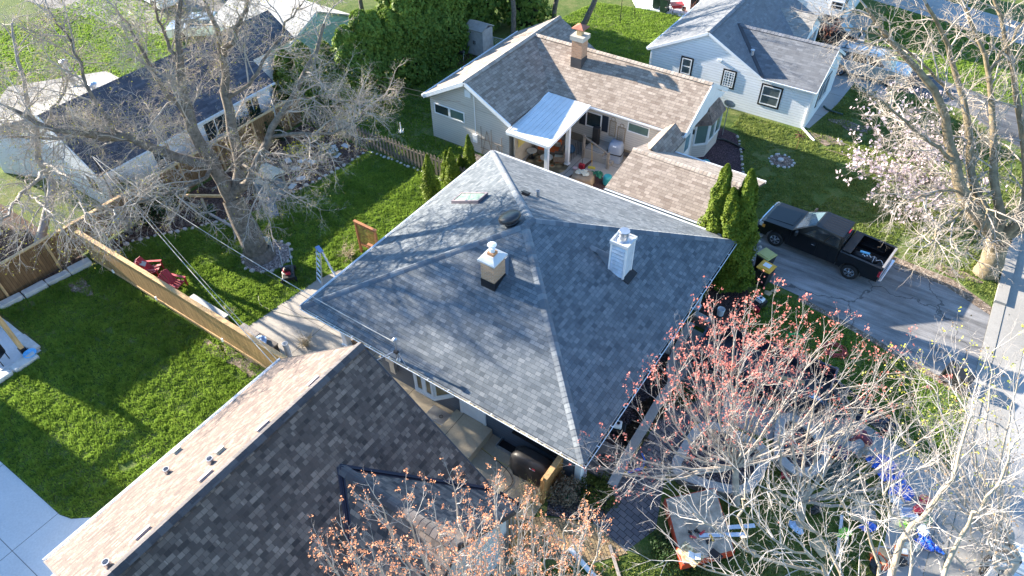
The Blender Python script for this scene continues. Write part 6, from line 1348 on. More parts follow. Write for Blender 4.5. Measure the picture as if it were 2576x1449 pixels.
# parked cars
def car(name, label, L, W_, H, belt, paint, loc, rotz, base=(.30, .86), roof=(.36, .74), rails=False, cat='car', r=.33, hoodz=.86, nwin=2, tail=True):
    """L length; base/roof: fractions from the rear where the glasshouse sits"""
    t = thing(name, label, cat, (0, 0, 0)); w2 = W_/2; xr, xf = -L/2, L/2; ax, bx = xf-L*.19, xr+L*.19
    def ar(cx): return [(cx+(r+.08)*math.cos(a), r+(r+.08)*math.sin(a)) for a in np.linspace(.05, math.pi-.05, 8)]
    x_b0, x_b1 = xr+L*base[0], xr+L*base[1]
    pr = [(xr+.05, .3)]+ar(bx)[::-1]+ar(ax)[::-1]+[(xf-.06, .3), (xf, .5), (xf-.04, hoodz-.16), (xf-.25, hoodz-.04), (x_b1, belt), (x_b0, belt), (xr+.04, belt-.06), (xr, .6)]
    b = MB(); b.side(pr, -w2, w2, -w2*.9, w2*.9); b.build('body', paint, t, bevel=.06)
    lo = [(x_b0, -w2*.9, belt-.02), (x_b1, -w2*.9, belt-.02), (x_b1, w2*.9, belt-.02), (x_b0, w2*.9, belt-.02)]
    r0, r1 = xr+L*roof[0], xr+L*roof[1]; hi = [(r0, -w2*.72, H), (r1, -w2*.70, H), (r1, w2*.70, H), (r0, w2*.72, H)]
    b = MB(); hexa(b, lo, hi); cb = b.build('cabin', paint, t, bevel=.06); q = lambda i: [lo[i], lo[(i+1) % 4], hi[(i+1) % 4], hi[i]]
    b = MB(); quad_on(b, q(1), .06, .94, .1, .92, .015); b.build('windshield', CARGL, cb); b = MB(); quad_on(b, q(3), .08, .92, .15, .9, .015); b.build('rear_window', CARGL, cb)
    for sd_ in (0, 2):
        for i in range(nwin):
            u0, u1 = .07+i*.86/nwin, .07+(i+1)*.86/nwin-.03
            if sd_ == 2: u0, u1 = 1-u1, 1-u0
            b = MB(); quad_on(b, q(sd_), u0, u1, .14, .86, .015); b.build('side_window', CARGL, cb)
    if rails:
        for s_ in (-1, 1): b = MB(); b.bar((r0+.2, s_*w2*.62, H+.05), (r1-.3, s_*w2*.62, H+.05), .04); b.build('roof_rail', BLACKP, t)
        for i in range(3): b = MB(); x = r0+.4+i*.7; b.bar((x, -w2*.6, H+.06), (x, w2*.6, H+.06), .05, .03); b.build('cross_bar', BLACKP, t)
    for s_ in (-1, 1):
        b = MB(); b.box(xf-.2, xf+.005, s_*w2*.72-.14, s_*w2*.72+.14, hoodz-.24, hoodz-.12); b.build('headlight', HEADL, t, bevel=.02)
        b = MB(); b.box(xr-.01, xr+.18, s_*w2*.74-.17, s_*w2*.74+.17, belt-.26, belt-.12); b.build('tail_light', TAILL, t, bevel=.02)
        b = MB(); b.obox((x_b1-.35, s_*(w2+.08), belt+.05), (.12, .2, .13)); b.build('mirror', paint, t, bevel=.02)
    for x in (ax, bx):
        for s_ in (-1, 1): wheel(t, x, s_*(w2-.12), r, .22, 5)
    t.location = loc; t.rotation_euler = (0, 0, rotz); return t
car('minivan', 'silver-beige minivan with a roof rack parked beside the white house', 5.1, 1.95, 1.72, 1.06, PAINTS, (-4.85, 49.0, 0), R(2), base=(.02, .80), roof=(.07, .62), rails=True, r=.35, hoodz=1.0, nwin=3, cat='minivan')
car('sedan', 'black sedan parked nose-in next to the grey-roofed garage', 4.9, 1.85, 1.45, .95, PAINTK, (-9.0, 53.1, 0), R(181), base=(.12, .74), roof=(.30, .56), r=.34)
p = G(365, 12, 0); car('van', 'white van standing on the far pavement at the top left', 5.6, 2.0, 2.0, 1.2, PAINTW, (p[0], p[1]+1.0, 0), R(-8), base=(.02, .84), roof=(.05, .7), r=.38, hoodz=1.1, nwin=3, cat='van')
p = G(500, 95, 0); car('parked_car', 'silver car half hidden behind the navy roof ridge', 4.7, 1.85, 1.5, .98, PAINTS, (p[0], p[1]+.5, 0), R(40), r=.34)
p = G(575, 4, 0); car('red_car', 'dark red car cut by the top edge of the picture', 4.6, 1.85, 1.5, .98, mat('dark_red_paint', (.25, .01, .02), .25, 0, coat=1), (p[0], p[1]+1.5, 0), R(35), r=.34)
# black dump trailer
NAVY = mat('dark_navy_steel', (.018, .024, .045), .35, .2, var=.4, coat=.3); 
C1 = Vector(G(2112, 927, 1.3)); C3 = Vector(G(1938, 858, 1.3)); d = (C1-C3).normalized(); TA = math.atan2(d.y, d.x)
t = thing('dump_trailer', 'long dark steel dump trailer with a V-shaped hitch standing on the concrete driveway', 'trailer', (0, 0, 0)); TL, TW_ = 5.2, 2.05
b = MB()
for (x0, x1, y0, y1) in ((-TL, 0, -.08, 0), (-TL, 0, -TW_, -TW_+.08), (-TL, -TL+.08, -TW_+.08, -.08), (-.08, 0, -TW_+.08, -.08)): b.box(x0, x1, y0, y1, .55, 1.3)
for i in range(9): b.box(-TL+.1+i*.62, -TL+.18+i*.62, .002, .06, .55, 1.28); b.box(-TL+.1+i*.62, -TL+.18+i*.62, -TW_-.06, -TW_-.002, .55, 1.28)
b.build('box', NAVY, t, bevel=.01); b = MB(); b.box(-TL+.08, -.08, -TW_+.08, -.08, .55, .62); b.build('floor', mat('dusty_steel_floor', (.05, .055, .065), .6, .2, var=.5, scale=1), t)
b = MB(); b.bar((.0, -.12, .7), (2.3, -TW_/2, .6), .12, .16); b.bar((0, -TW_+.12, .7), (2.3, -TW_/2, .6), .12, .16); b.bar((.55, -.4, .72), (.55, -TW_+.4, .72), .1, .14); b.bar((.02, -TW_/2, 1.2), (.02, -TW_/2, .6), .2, .2); b.bar((2.2, -TW_/2, .62), (2.6, -TW_/2, .62), .1, .1); b.build('hitch_frame', NAVY, t, bevel=.008)
b = MB(); b.bar((2.25, -TW_/2-.1, .05), (2.25, -TW_/2-.1, 1.0), .08); b.obox((2.25, -TW_/2-.1, .03), (.2, .2, .03)); b.build('jack', BLACKP, t)
b = MB(); b.obox((.3, -1.0, .85), (.35, .6, .35)); b.build('battery_box', BLACKP, t, bevel=.02)
for x in (-2.0, -2.9):
    for y in (.12, -TW_-.12): wheel(t, x, y, .36, .22, 6)
    for y in (.14, -TW_-.14): b = MB(); b.box(x-.45, x+.45, y-.14, y+.14, .76, .79); b.build('fender', NAVY, t)
t.location = (C1.x, C1.y, 0); t.rotation_euler = (0, 0, TA); TRM = Matrix.Translation((C1.x, C1.y, 0)) @ Matrix.Rotation(TA, 4, 'Z')
sw = thing('spare_tyre', 'spare tyre on a grey rim lying in the trailer hitch frame', 'tyre', (0, 0, 0)); wheel(sw, 0, 0, .36, .22, 6); sw.rotation_euler = (R(90), 0, 0); q = TRM @ Vector((1.15, -TW_/2, 0)); sw.location = (q.x, q.y+.36, .92)
b = MB(); b.obox((0, 0, .03), (1.3, .22, .04), (0, 0, .3)); o = b.build('plank', CEDART); q = TRM @ Vector((-1.6, -1.0, .63)); o.location = tuple(q); tag(o, 'loose board lying on the trailer floor', 'plank')
for i, (x, y, s_) in enumerate(((-.35, -1.5, .5), (-1.0, -1.8, .4))):
    b = MB(); rng = random.Random(i); b.blob((0, 0, .12), (s_*.6, s_*.4, .14), rng, 12, 6, .3); o = b.build('plastic_sheet', mat('pale_blue_plastic', (.45, .6, .75), .3, var=.3), smooth=False); o.location = tuple(TRM @ Vector((x, y, .62))); tag(o, ['crumpled pale blue plastic sheet at the front of the trailer box', 'smaller crumpled pale plastic in the middle of the trailer box'][i], 'plastic sheet')
# ---------------------------------------------------------------- smaller things
def put(t, loc, rz=0): t.location = loc; t.rotation_euler = (0, 0, rz); return t
def one(name, b, m, label, cat, loc=(0, 0, 0), rz=0, group=None, smooth=False, bevel=0):
    o = b.build(name, m, smooth=smooth, bevel=bevel); o.location = loc; o.rotation_euler = (0, 0, rz); return tag(o, label, cat, group)
BLUEP = mat('blue_tarp_plastic', (.02, .13, .62), .35, var=.25, scale=6); PLY = mat('plywood', (.46, .36, .22), .8, var=.25, scale=5); OSB = mulch('osb_board', (.30, .22, .12), (.62, .48, .28), 14, .003)
GREENP = mat('green_plastic', (.03, .16, .08), .5); LIMEP = mat('lime_plastic', (.25, .6, .05), .5); TEALP = mat('teal_plastic', (.03, .30, .34), .45); CLOTHB = mat('blue_white_cloth', (.42, .54, .75), .9, var=.4, scale=9); CREAM = mat('cream_cloth', (.62, .60, .50), .9, var=.12)
ORANGE = mat('orange_cushion', (.60, .12, .03), .9, var=.15); WICK = mat('grey_brown_wicker', (.17, .13, .10), .8, var=.4, scale=20, bump=.005); GREYW = wood('grey_weathered_wood', (.30, .27, .25))
# adirondack chairs
def adirondack():
    t = thing('adirondack_chair', 'x', 'chair', (0, 0, 0), 0, 'red lawn chairs behind the cedar fence')
    b = MB(); 
    for i in range(5): b.bar((-.18+i*.0, -.24+i*.12, .30), (.34, -.24+i*.12, .38), .1, .02)
    b.build('seat', REDP, t); b = MB()
    for i in range(5): y = -.24+i*.12; b.bar((-.16, y, .30), (-.52, y*1.1, .98-abs(y)*.35), .105, .02)
    b.build('backrest', REDP, t)
    for s_ in (-1, 1):
        b = MB(); b.bar((-.45, s_*.33, .53), (.38, s_*.33, .57), .12, .02); b.build('armrest', REDP, t)
        b = MB(); b.bar((.34, s_*.31, 0), (.34, s_*.31, .56), .09, .025); b.build('leg', REDP, t); b = MB(); b.bar((-.55, s_*.27, .02), (.3, s_*.27, .36), .1, .025); b.build('leg', REDP, t)
    return t
a = adirondack(); a['label'] = 'red adirondack chair with a grey cloth, left one behind the cedar fence'; put(a, (-28.15, 10.5, 0), R(35))
c = dup(a, (-26.35, 10.45, 0), R(15), 'red adirondack chair half hidden by the cedar fence, right one')
b = MB(); b.obox((0, 0, 0), (.5, .3, .03), (0, .6, .1)); one('grey_cloth', b, mat('grey_cloth', (.45, .44, .42), .9), 'grey cloth thrown over the back of the left red chair', 'cloth', (-28.5, 10.25, .75), R(35))
# long bench / sandbox, deck boxes, clothes
t = thing('long_planter_box', 'long grey wooden planter box against the back of the cedar fence', 'planter', (-23.7, 10.15, 0)); b = MB(); b.box(-24.9, -22.6, 9.9, 10.4, 0, .42); b.build('box', GREYW, t, bevel=.01); b = MB(); b.box(-24.95, -22.55, 9.86, 10.44, .42, .46); b.build('lid', mat('grey_lid', (.42, .43, .43), .5), t)
for i, (x, rz) in enumerate(((-20.95, 0), (-19.85, 0))):
    t = thing('deck_box', ['greyish wooden-topped deck box, farther from the brown roof', 'dark brown deck box carrying the blue clothes'][i], 'deck box', (0, 0, 0), 0, 'deck boxes behind the fence'); b = MB(); b.box(-.5, .5, -.36, .36, 0, .5); b.build('box', mat('dark_brown_resin', (.035, .03, .028), .6), t, bevel=.015); b = MB(); b.box(-.53, .53, -.39, .39, .5, .56); b.build('lid', GREYW if i == 0 else mat('brown_resin_lid', (.12, .105, .095), .6), t, bevel=.01); put(t, (x, 10.05, .016), rz)
rng = random.Random(3)
for i, (x, y) in enumerate(((-20.0, 10.15), (-19.8, 9.9))):
    b = MB(); b.blob((0, 0, .08), (.24, .17, .11), rng, 12, 7, .35); one('crumpled_clothes', b, CLOTHB, ['crumpled light blue cloth lying toward the back of the dark deck box', 'crumpled blue-and-white cloth at the front of the dark deck box'][i], 'clothes', (x, y, .57), i*.8, 'clothes on the deck box')
b = MB(); b.lathe([(.12, 0), (.12, .95), (.10, .95), (.10, .7)], n=16); one('white_pipe_post', b, WHITE, 'upright open white plastic pipe on the back patio', 'pipe', (-18.75, 10.4, .016))
# lawn mower
t = thing('lawn_mower', 'black and red lawn mower parked on the lawn by the patio', 'lawn mower', (0, 0, 0)); b = MB(); b.box(-.45, .45, -.28, .28, .12, .3); b.lathe([(.3, .1), (.3, .32), (.2, .36)], (0, 0, 0), 14); b.build('deck', mat('mower_black', (.03, .03, .03), .5), t, bevel=.02)
b = MB(); b.box(-.2, .15, -.16, .16, .36, .55); b.lathe([(.13, .55), (.13, .6), (.05, .62)], (0, 0, 0), 12); b.build('engine', BLACK, t, bevel=.02); b = MB(); b.box(-.12, .16, -.2, -.1, .4, .5); b.box(.16, .3, -.1, .12, .34, .44); b.build('engine_cover', REDP, t)
for x in (-.4, .42):
    for y in (-.32, .32): b = MB(); b.lathe([(.12, -.035), (.13, 0), (.12, .035)], n=12); b.v = [(x+vx, y+vz, .13+vy) for vx, vy, vz in b.v]; b.build('wheel', RUBBER, t)
b = MB(); b.tube([(-.45, -.22, .3), (-1.1, -.24, .9), (-1.1, .24, .9), (-.45, .22, .3)], .016, 6); b.build('handle', METAL, t); put(t, (-22.6, 13.95, 0), R(-40))
# ladder
t = thing('folding_ladder', 'silver aluminium folding ladder standing open at the patio edge', 'ladder', (0, 0, 0))
for s_ in (-1, 1):
    b = MB()
    for y in (-.26, .26): b.bar((s_*.42, y*1.15, 0), (s_*.06, y*.8, 1.95), .07, .03)
    b.build('rails', ALU, t)
    for i in range(6): b = MB(); f = (i+.7)/6.6; x = s_*(.42+(.06-.42)*f); b.bar((x, -.28+.07*f, 1.95*f), (x, .28-.07*f, 1.95*f), .07, .03); b.build('rung', ALU, t)
b = MB(); b.box(-.1, .1, -.24, .24, 1.93, 1.99); b.build('hinge', mat('ladder_blue', (.15, .25, .5), .5), t); put(t, (-20.85, 14.75, .0), R(70))
# swing frame, playhouse, garden flag
SWW = wood('grey_swing_wood', (.36, .32, .26))
t = thing('wooden_swing_frame', 'low weathered timber frame standing beside the big bare tree', 'swing', (-28.5, 14.8, 0)); b = MB(); b.bar((-29.5, 14.78, 0), (-29.5, 14.78, 1.25), .1); b.build('post', SWW, t); b = MB(); b.bar((-27.3, 14.75, .1), (-26.9, 14.3, 0), .1); b.bar((-27.4, 14.72, .45), (-27.1, 14.5, 0), .1); b.build('post', SWW, t)
b = MB(); b.bar((-29.5, 14.78, .36), (-27.2, 14.7, .36), .12, .1); b.build('seat_beam', GREYW, t); b = MB(); b.bar((-30.6, 14.3, 1.3), (-28.2, 15.6, 1.42), .12, .12); b.build('top_beam', CEDART, t)
t = thing('playhouse', 'small wooden play hut with a tan plank roof at the edge of the flower bed', 'playhouse', (-28.2, 18.0, 0)); b = MB(); b.box(-28.8, -27.6, 17.4, 18.5, .1, .9); b.build('walls', mat('grey_blue_boards', (.25, .28, .31), .7), t)
b = MB(); b.slab([(-28.95, 17.2, 1.35), (-27.45, 17.2, 1.35), (-27.45, 18.0, 1.6), (-28.95, 18.0, 1.6)], .05); b.slab([(-28.95, 18.0, 1.6), (-27.45, 18.0, 1.6), (-27.45, 18.7, 1.4), (-28.95, 18.7, 1.4)], .05); b.build('roof', wood('tan_roof_planks', (.48, .42, .32), .16, 0), t)
for x, y in ((-28.8, 17.35), (-27.6, 17.35), (-28.8, 18.5), (-27.6, 18.5)): b = MB(); b.box(x-.05, x+.05, y-.05, y+.05, 0, 1.4); b.build('post', SWW, t)
b = MB(); b.bar((-27.5, 17.3, .6), (-26.6, 16.7, .05), .45, .05); b.build('slide', mat('slide_blue', (.12, .16, .2), .5), t)
t = thing('garden_flag', 'small green and white leaf-patterned flag on a thin white pole by the trunk', 'flag', (-24.55, 14.65, 0)); b = MB(); b.tube([(-24.35, 14.6, 0), (-24.5, 14.75, 1.0), (-24.95, 14.5, 1.0)], .012, 6); b.build('pole', WHITE, t)
k = NT('leaf_pattern'); v = k.n('TexVoronoi'); v.inputs['Scale'].default_value = 14; k.l(k.pos(), v.inputs['Vector']); k.col(k.ramp(v.outputs['Distance'], [(.3, (.04, .12, .06)), (.45, (.75, .78, .72))])); b = MB(); b.obox((-24.74, 14.62, .74), (.42, .01, .46), (0, 0, R(29))); b.build('cloth', k.m, t)
# hoses and cables on the ground
def cable(name, pts, r, m, label, cat='hose', seed=1, loops=0, z=.03, rr=.3):
    rng = random.Random(seed); P_ = [Vector((*p[:2], p[2] if len(p) > 2 else z)) for p in pts]
    if loops:
        c = P_[-1]; P_ += [Vector((c.x+rr*rng.uniform(.5, 1.2)*math.cos(i*.8)+.05*math.sin(i), c.y+rr*rng.uniform(.5, 1.2)*math.sin(i*.8), z+.012*(i % 5))) for i in range(int(loops*8))]
    out = []
    for i in range(len(P_)-1):
        p0, p1, p2, p3 = P_[max(i-1, 0)], P_[i], P_[i+1], P_[min(i+2, len(P_)-1)]
        for f in (0, .25, .5, .75): out.append(.5*((2*p1)+(-p0+p2)*f+(2*p0-5*p1+4*p2-p3)*f*f+(-p0+3*p1-3*p2+p3)*f**3))
    out.append(P_[-1]); b = MB(); b.tube(out, r, 6); return one(name, b, m, label, cat)
gp = lambda *a: [g(x, y, .05)[:2] for x, y in a]
cable('garden_hose', gp((650, 745), (660, 770), (720, 790), (780, 800), (840, 810), (850, 790)), .014, mat('pale_hose', (.36, .36, .27), .6), 'thin pale hose winding over the lawn edge and back patio', z=.05)
cable('extension_cord', gp((1160, 1090), (1258, 1165), (1290, 1210), (1262, 1245), (1285, 1290), (1340, 1310)), .012, BLACK, 'black cable looping on the tan side patio', 'cable', z=.05)
cable('yellow_hose', gp((1130, 1060), (1240, 1150), (1300, 1185), (1350, 1220), (1400, 1255)), .010, mat('yellow_hose', (.5, .42, .1), .5), 'thin yellow air hose stretched across the side patio', z=.06)
cable('red_hose', gp((2030, 870), (2070, 890), (2100, 880)), .014, mat('red_hose', (.42, .06, .05), .5), 'heap of red hose on the grass strip near the trailer', loops=9, rr=.42, seed=2)
cable('green_hose', gp((1985, 835), (2000, 850)), .016, mat('bright_green_hose', (.06, .45, .12), .5), 'coil of bright green hose beside the red hose heap', loops=4, rr=.3, seed=3)
cable('drain_hose', gp((1790, 350), (1820, 352), (1850, 365), (1872, 378)), .06, BLACK, 'black corrugated drain hose curving over the plum mulch', z=.08)
cable('drain_pipe', gp((2072, 268), (2085, 278), (2120, 289)), .06, mat('dark_green_hose', (.03, .06, .05), .6), 'dark green drain pipe at the corner of the white house', z=.08)
# overhead wires
def wire(a, c, sag, r, m, label):
    a, c = Vector(a), Vector(c); P_ = [a.lerp(c, i/24)-Vector((0, 0, sag*4*(i/24)*(1-i/24))) for i in range(25)]; b = MB(); b.tube(P_, r, 5); return one('overhead_wire', b, m, label, 'wire')
WG = mat('pale_cable', (.42, .42, .40), .5); M6 = (-33.1, 12.2, 4.0)
wire(M6, MAST, .5, .016, WG, 'pale service wire running from the white house corner to the roof mast')
wire((-33.1, 12.4, 3.8), (MAST[0], MAST[1], MAST[2]-.25), .7, .010, BLACK, 'thin black wire just below the pale service wire')
wire(M6, (-16.6, 8.6, 2.6), .25, .018, WG, 'thick pale wire running over the lawn to the brown roof corner')
wire((-33.1, 12.4, 3.9), (-16.6, 8.8, 2.65), .5, .010, WG, 'thin pale wire slung beside the thick wire to the brown roof')
wire((-34.5, 26.3, 4.2), (-24.7, 27.1, 3.0), .5, .014, BLACK, 'upper black wire from the pale blue house to the beige gable')
wire((-34.5, 26.3, 3.8), (-22.0, 27.1, 3.2), .8, .010, BLACK, 'lower thin wire from the pale blue house to the beige gable')
t = thing('wire_mast', 'short black mast with wires at the near corner of the white house', 'mast', (-33.1, 12.2, 0)); b = MB(); b.tube([(-33.25, 12.3, 0), (-33.25, 12.3, 3.9), (-33.1, 12.2, 4.05), (-33.0, 12.1, 3.95)], .035, 8); b.build('pole', BLACK, t)
# bins at the driveway
def bin_(lidm, label, loc, rz, group='wheeled bins', body=None, tip=None):
    t = thing('wheeled_bin', label, 'bin', (0, 0, 0), 0, group); lo = [(-.24, -.26, .04), (.24, -.26, .04), (.24, .26, .04), (-.24, .26, .04)]; hi = [(-.32, -.33, 1.0), (.32, -.33, 1.0), (.32, .33, 1.0), (-.32, .33, 1.0)]
    b = MB(); hexa(b, lo, hi); b.build('body', body or BLACKP, t, bevel=.02); b = MB(); b.box(-.34, .34, -.35, .35, 1.0, 1.05); b.box(-.26, .26, -.27, .27, 1.05, 1.08); l = b.build('lid', lidm, t, bevel=.02)
    b = MB(); b.bar((-.2, .4, 1.0), (.2, .4, 1.0), .03); b.bar((-.2, .34, 1.0), (-.2, .4, 1.0), .03); b.bar((.2, .34, 1.0), (.2, .4, 1.0), .03); b.build('handle', BLACKP, t)
    for s_ in (-1, 1): b = MB(); b.lathe([(.11, -.03), (.12, 0), (.11, .03)], n=12); b.v = [(s_*.27+vz, .26+vx*.9, .12+vy) for vx, vy, vz in b.v]; b.build('wheel', RUBBER, t)
    put(t, loc, rz)
    if tip: t.rotation_euler = tip
    return t, l
t, l = bin_(YEL, 'black wheeled bin with an orange-yellow lid and a white label by the arborvitae', (-3.72, 25.75, .02), R(170)); b = MB(); b.box(-.17, .17, -.2, .08, 1.083, 1.087); b2 = b; 
b.v = [tuple(Matrix.Translation(t.location) @ Matrix.Rotation(t.rotation_euler.z, 4, 'Z') @ Vector(v)) for v in b.v]; o = b.build('label_sticker', WHITE, None); o.parent = l; o.matrix_parent_inverse = (Matrix.Translation(t.location) @ Matrix.Rotation(t.rotation_euler.z, 4, 'Z')).inverted()
bin_(mat('olive_lid', (.42, .42, .15), .5), 'black wheeled bin with an olive-green lid tucked behind the arborvitae', (-4.0, 26.6, .02), R(160))
bin_(BLACKP, 'black wheeled bin with a green rim tipped over at the kerb', (5.3, 24.2, .38), 0, None, None, (R(-88), 0, R(75)))
for i, (px, py, lm, lb, bd) in enumerate(((1670, 22, BLACKP, 'dark green-black bin left of the red wheelbarrow in the far yard', mat('dark_green_bin', (.02, .05, .035), .5)), (1745, 18, YEL, 'black bin with yellow lid right of the red wheelbarrow in the far yard', BLACKP), (1650, 12, BLACKP, 'dark bin at the left end of the far yard row', mat('dark_green_bin', (.02, .05, .035), .5)))):
    p = g(px, py+8); bin_(lm, lb, (p[0], p[1], .03), R(10*i), 'far yard bins', bd)
t = thing('wheelbarrow', 'red wheelbarrow tipped up between the bins in the far yard', 'wheelbarrow', (0, 0, 0)); b = MB(); hexa(b, [(-.3, -.2, .3), (.3, -.2, .3), (.3, .2, .3), (-.3, .2, .3)], [(-.55, -.38, .62), (.5, -.38, .62), (.5, .38, .62), (-.55, .38, .62)]); b.build('tray', mat('dark_red_steel', (.35, .03, .04), .4), t)
b = MB(); b.lathe([(.17, -.04), (.18, 0), (.17, .04)], n=14); b.v = [(.62+vx, vz, .18+vy) for vx, vy, vz in b.v]; b.build('wheel', RUBBER, t)
for s_ in (-1, 1): b = MB(); b.bar((.6, s_*.08, .2), (-1.0, s_*.3, .5), .04); b.build('handle', GREYW, t); b = MB(); b.bar((-.3, s_*.22, .4), (-.35, s_*.22, 0), .03); b.build('leg', BLACK, t)
p = g(1700, 30); put(t, (p[0], p[1], .03), R(40))
for i, (px, py) in enumerate(((1735, 97), (1796, 58))):
    p = g([1735, 1797][0]-0 if i == 0 else 1797, py); p = g((1120*.2691+1257.8, 1257.8+1256*.2691)[i], (228, 137)[i]*.2691); b = MB(); b.tube([(0, 0, 0), (0, 0, 2.0), (.12, 0, 2.12), (.25, 0, 2.05)], .025, 6); one('shepherd_hook', b, BLACK, ['black shepherd hook pole nearer to the beige chimney', 'black shepherd hook pole farther back near the bins'][i], 'pole', p, 0, 'garden poles on the far lawn')
# ---- covered grill, hatch, deck block on the side patio
rs = np.random.RandomState(5)
def draped(name, label, cat, loc, rz, sx, sy, h, m, topx=.8, seed=1, wr=.03):
    """fabric cover over a boxy thing: folds run down the sides"""
    t = thing(name, label, cat, (0, 0, 0)); b = MB(); n = 40; rng = random.Random(seed); ph = [rng.uniform(0, 6) for _ in range(3)]
    rings = [(1.0, 0), (1.0, .3), (.97, .6), (.93, .82), (topx, .97), (topx*.6, 1.0), (.05, 1.0)]; base = 0
    for f, z in rings:
        for k in range(n):
            a = 2*math.pi*k/n; ca, sa = math.cos(a), math.sin(a); q = (abs(ca)**5+abs(sa)**5)**(-1/5); w_ = 1+wr*(1-z*.7)*(math.sin(a*9+ph[0])+.6*math.sin(a*15+ph[1]))
            b.v.append((sx*f*q*ca*w_, sy*f*q*sa*w_, h*z+(.02*math.sin(a*3+ph[2]) if 0 < z < 1 else 0)))
    for i in range(len(rings)-1):
        for k in range(n): k2 = (k+1) % n; b.f.append([i*n+k, i*n+k2, (i+1)*n+k2, (i+1)*n+k]); b.uv.append([(0, 0)]*4)
    b.f.append([(len(rings)-1)*n+k for k in range(n)]); b.uv.append([(0, 0)]*n); b.build('cover', m, t, smooth=True); return t
t = draped('covered_grill', 'large grill under a wrinkled black cover against the blue-grey wall', 'grill', 0, 0, .85, .38, 1.15, mat('black_grill_cover', (.025, .025, .028), .45, var=.3), .7, 3, .05)
b = MB(); b.obox((.15, -.33, .95), (.22, .02, .1), (R(-35), 0, 0)); b.build('badge', WHITE, t); b = MB(); b.obox((.2, -.345, .955), (.12, .02, .05), (R(-35), 0, 0)); b.build('badge_print', mat('badge_red', (.3, .03, .04), .5), t); put(t, (-7.15, 11.45, .03), R(3))
b = MB(); b.box(-.95, .95, -.05, .25, 1.15, 1.19); one('grill_shelf', b, BLACK, 'black panel leaning over the covered grill at the wall', 'panel', (-7.4, 11.9, .02))
t = thing('cellar_hatch', 'grey metal hatch with a ring set in the side patio', 'hatch', (0, 0, 0)); b = MB(); b.box(-.5, .5, -.3, .3, 0, .05); b.build('plate', METAL, t, bevel=.008); b = MB(); b.tube([(.1+.07*math.cos(a), .07*math.sin(a), .07) for a in np.linspace(0, 6.28, 12)], .01, 5); b.build('ring', BLACK, t); put(t, (-11.6, 11.55, .03), 0)
b = MB(); b.box(-11.05, -9.35, 10.5, 12.0, 0, .42); one('deck_step', b, SIDEC, 'big tan concrete step block under the white side door', 'step', bevel=.01)
b = MB(); b.lathe([(.2, 0), (.24, .3), (.22, .34), (.19, .3)], n=18); one('black_pot', b, BLACKP, 'round black flower pot on the front slab', 'pot', (-5.2, 13.2, .12))
sheet('front_slab', [(-6.4, 12.65), (-4.6, 12.65), (-4.6, 14.1), (-6.4, 14.1)], .12, concrete('front_slab_concrete', (.22, .21, .2)), .12)
# coping walls
def coping(name, label, pts, w_, h, m, closed=False):
    t = thing(name, label, 'garden wall', (pts[0][0], pts[0][1], 0)); P_ = [Vector((*p, 0)) for p in pts]; n = len(P_); L = []; Rr = []
    for i in range(n):
        a = P_[(i-1) % n] if (closed or i > 0) else P_[i]; c = P_[(i+1) % n] if (closed or i < n-1) else P_[i]; d = (c-a).normalized(); s_ = Vector((-d.y, d.x, 0)); L.append(P_[i]+s_*w_/2); Rr.append(P_[i]-s_*w_/2)
    for (z0, z1, k, nm, mm) in ((0, h, .8, 'wall', m[0]), (h, h+.07, 1.0, 'coping', m[1])):
        b = MB(); cnt = n if closed else n-1
        for i in range(cnt):
            j = (i+1) % n; q = [P_[i]+(L[i]-P_[i])*k, P_[j]+(L[j]-P_[j])*k, P_[j]+(Rr[j]-P_[j])*k, P_[i]+(Rr[i]-P_[i])*k]; lo = [(v.x, v.y, z0) for v in q]; hi = [(v.x, v.y, z1) for v in q]
            b.face(hi[::-1]); b.face([lo[0], lo[1], hi[1], hi[0]]); b.face([lo[3], lo[2], hi[2], hi[3]][::-1])
            if not closed and i in (0, cnt-1): b.face([lo[0], hi[0], hi[3], lo[3]]); b.face([lo[1], hi[1], hi[2], lo[2]])
        b.build(nm, mm, t)
    return t
BLK = brickmat('grey_wall_blocks', (.20, .19, .18), (.15, .145, .14), (.06, .06, .06), .4, .15); COPC = concrete('coping_concrete', (.36, .35, .34), None, .15)
def smooth(pts, closed=True, it=2):
    for _ in range(it):
        q = []; n = len(pts)
        for i in range(n if closed else n-1):
            a, c = pts[i], pts[(i+1) % n]; q += [(a[0]*.75+c[0]*.25, a[1]*.75+c[1]*.25), (a[0]*.25+c[0]*.75, a[1]*.25+c[1]*.75)]
        if not closed: q = [pts[0]]+q+[pts[-1]]
        pts = q
    return pts
coping('garden_wall', 'curving low garden wall with pale coping between the gravel bed and the pavers', smooth([(-5.3, 21.2), (-5.1, 18.4), (-4.55, 17.8), (-4.66, 17.0), (-4.6, 15.2), (-4.59, 13.9), (-4.45, 12.4)], False), .34, .42, (BLK, COPC))
PL1 = smooth([(-2.95, 15.4), (-2.85, 16.85), (-.6, 16.9), (-.3, 16.6), (-.35, 15.0), (-.8, 14.6), (-1.9, 14.25), (-2.95, 14.1)], True, 2); coping('stone_planter', 'rounded raised planter with pale coping in front of the red-budded maple', PL1, .34, .38, (BLK, COPC), True)
sheet('planter_soil', PL1, .3, GRAVEL, .1)
PL2 = smooth([(-.5, 18.7), (.4, 18.85), (1.3, 18.2), (1.6, 17.6), (1.05, 16.5), (.1, 16.7), (-.2, 17.5)], True, 2); coping('stone_planter', 'second curved planter with pale coping beside the silvery stems', PL2, .34, .38, (BLK, COPC), True); sheet('planter_soil', PL2, .3, GRAVEL, .1)
coping('block_wall', 'grey block retaining wall below the arborvitae trio', [(-5.4, 21.75), (-1.0, 21.3), (.6, 21.0)], .3, .5, (BLK, COPC))
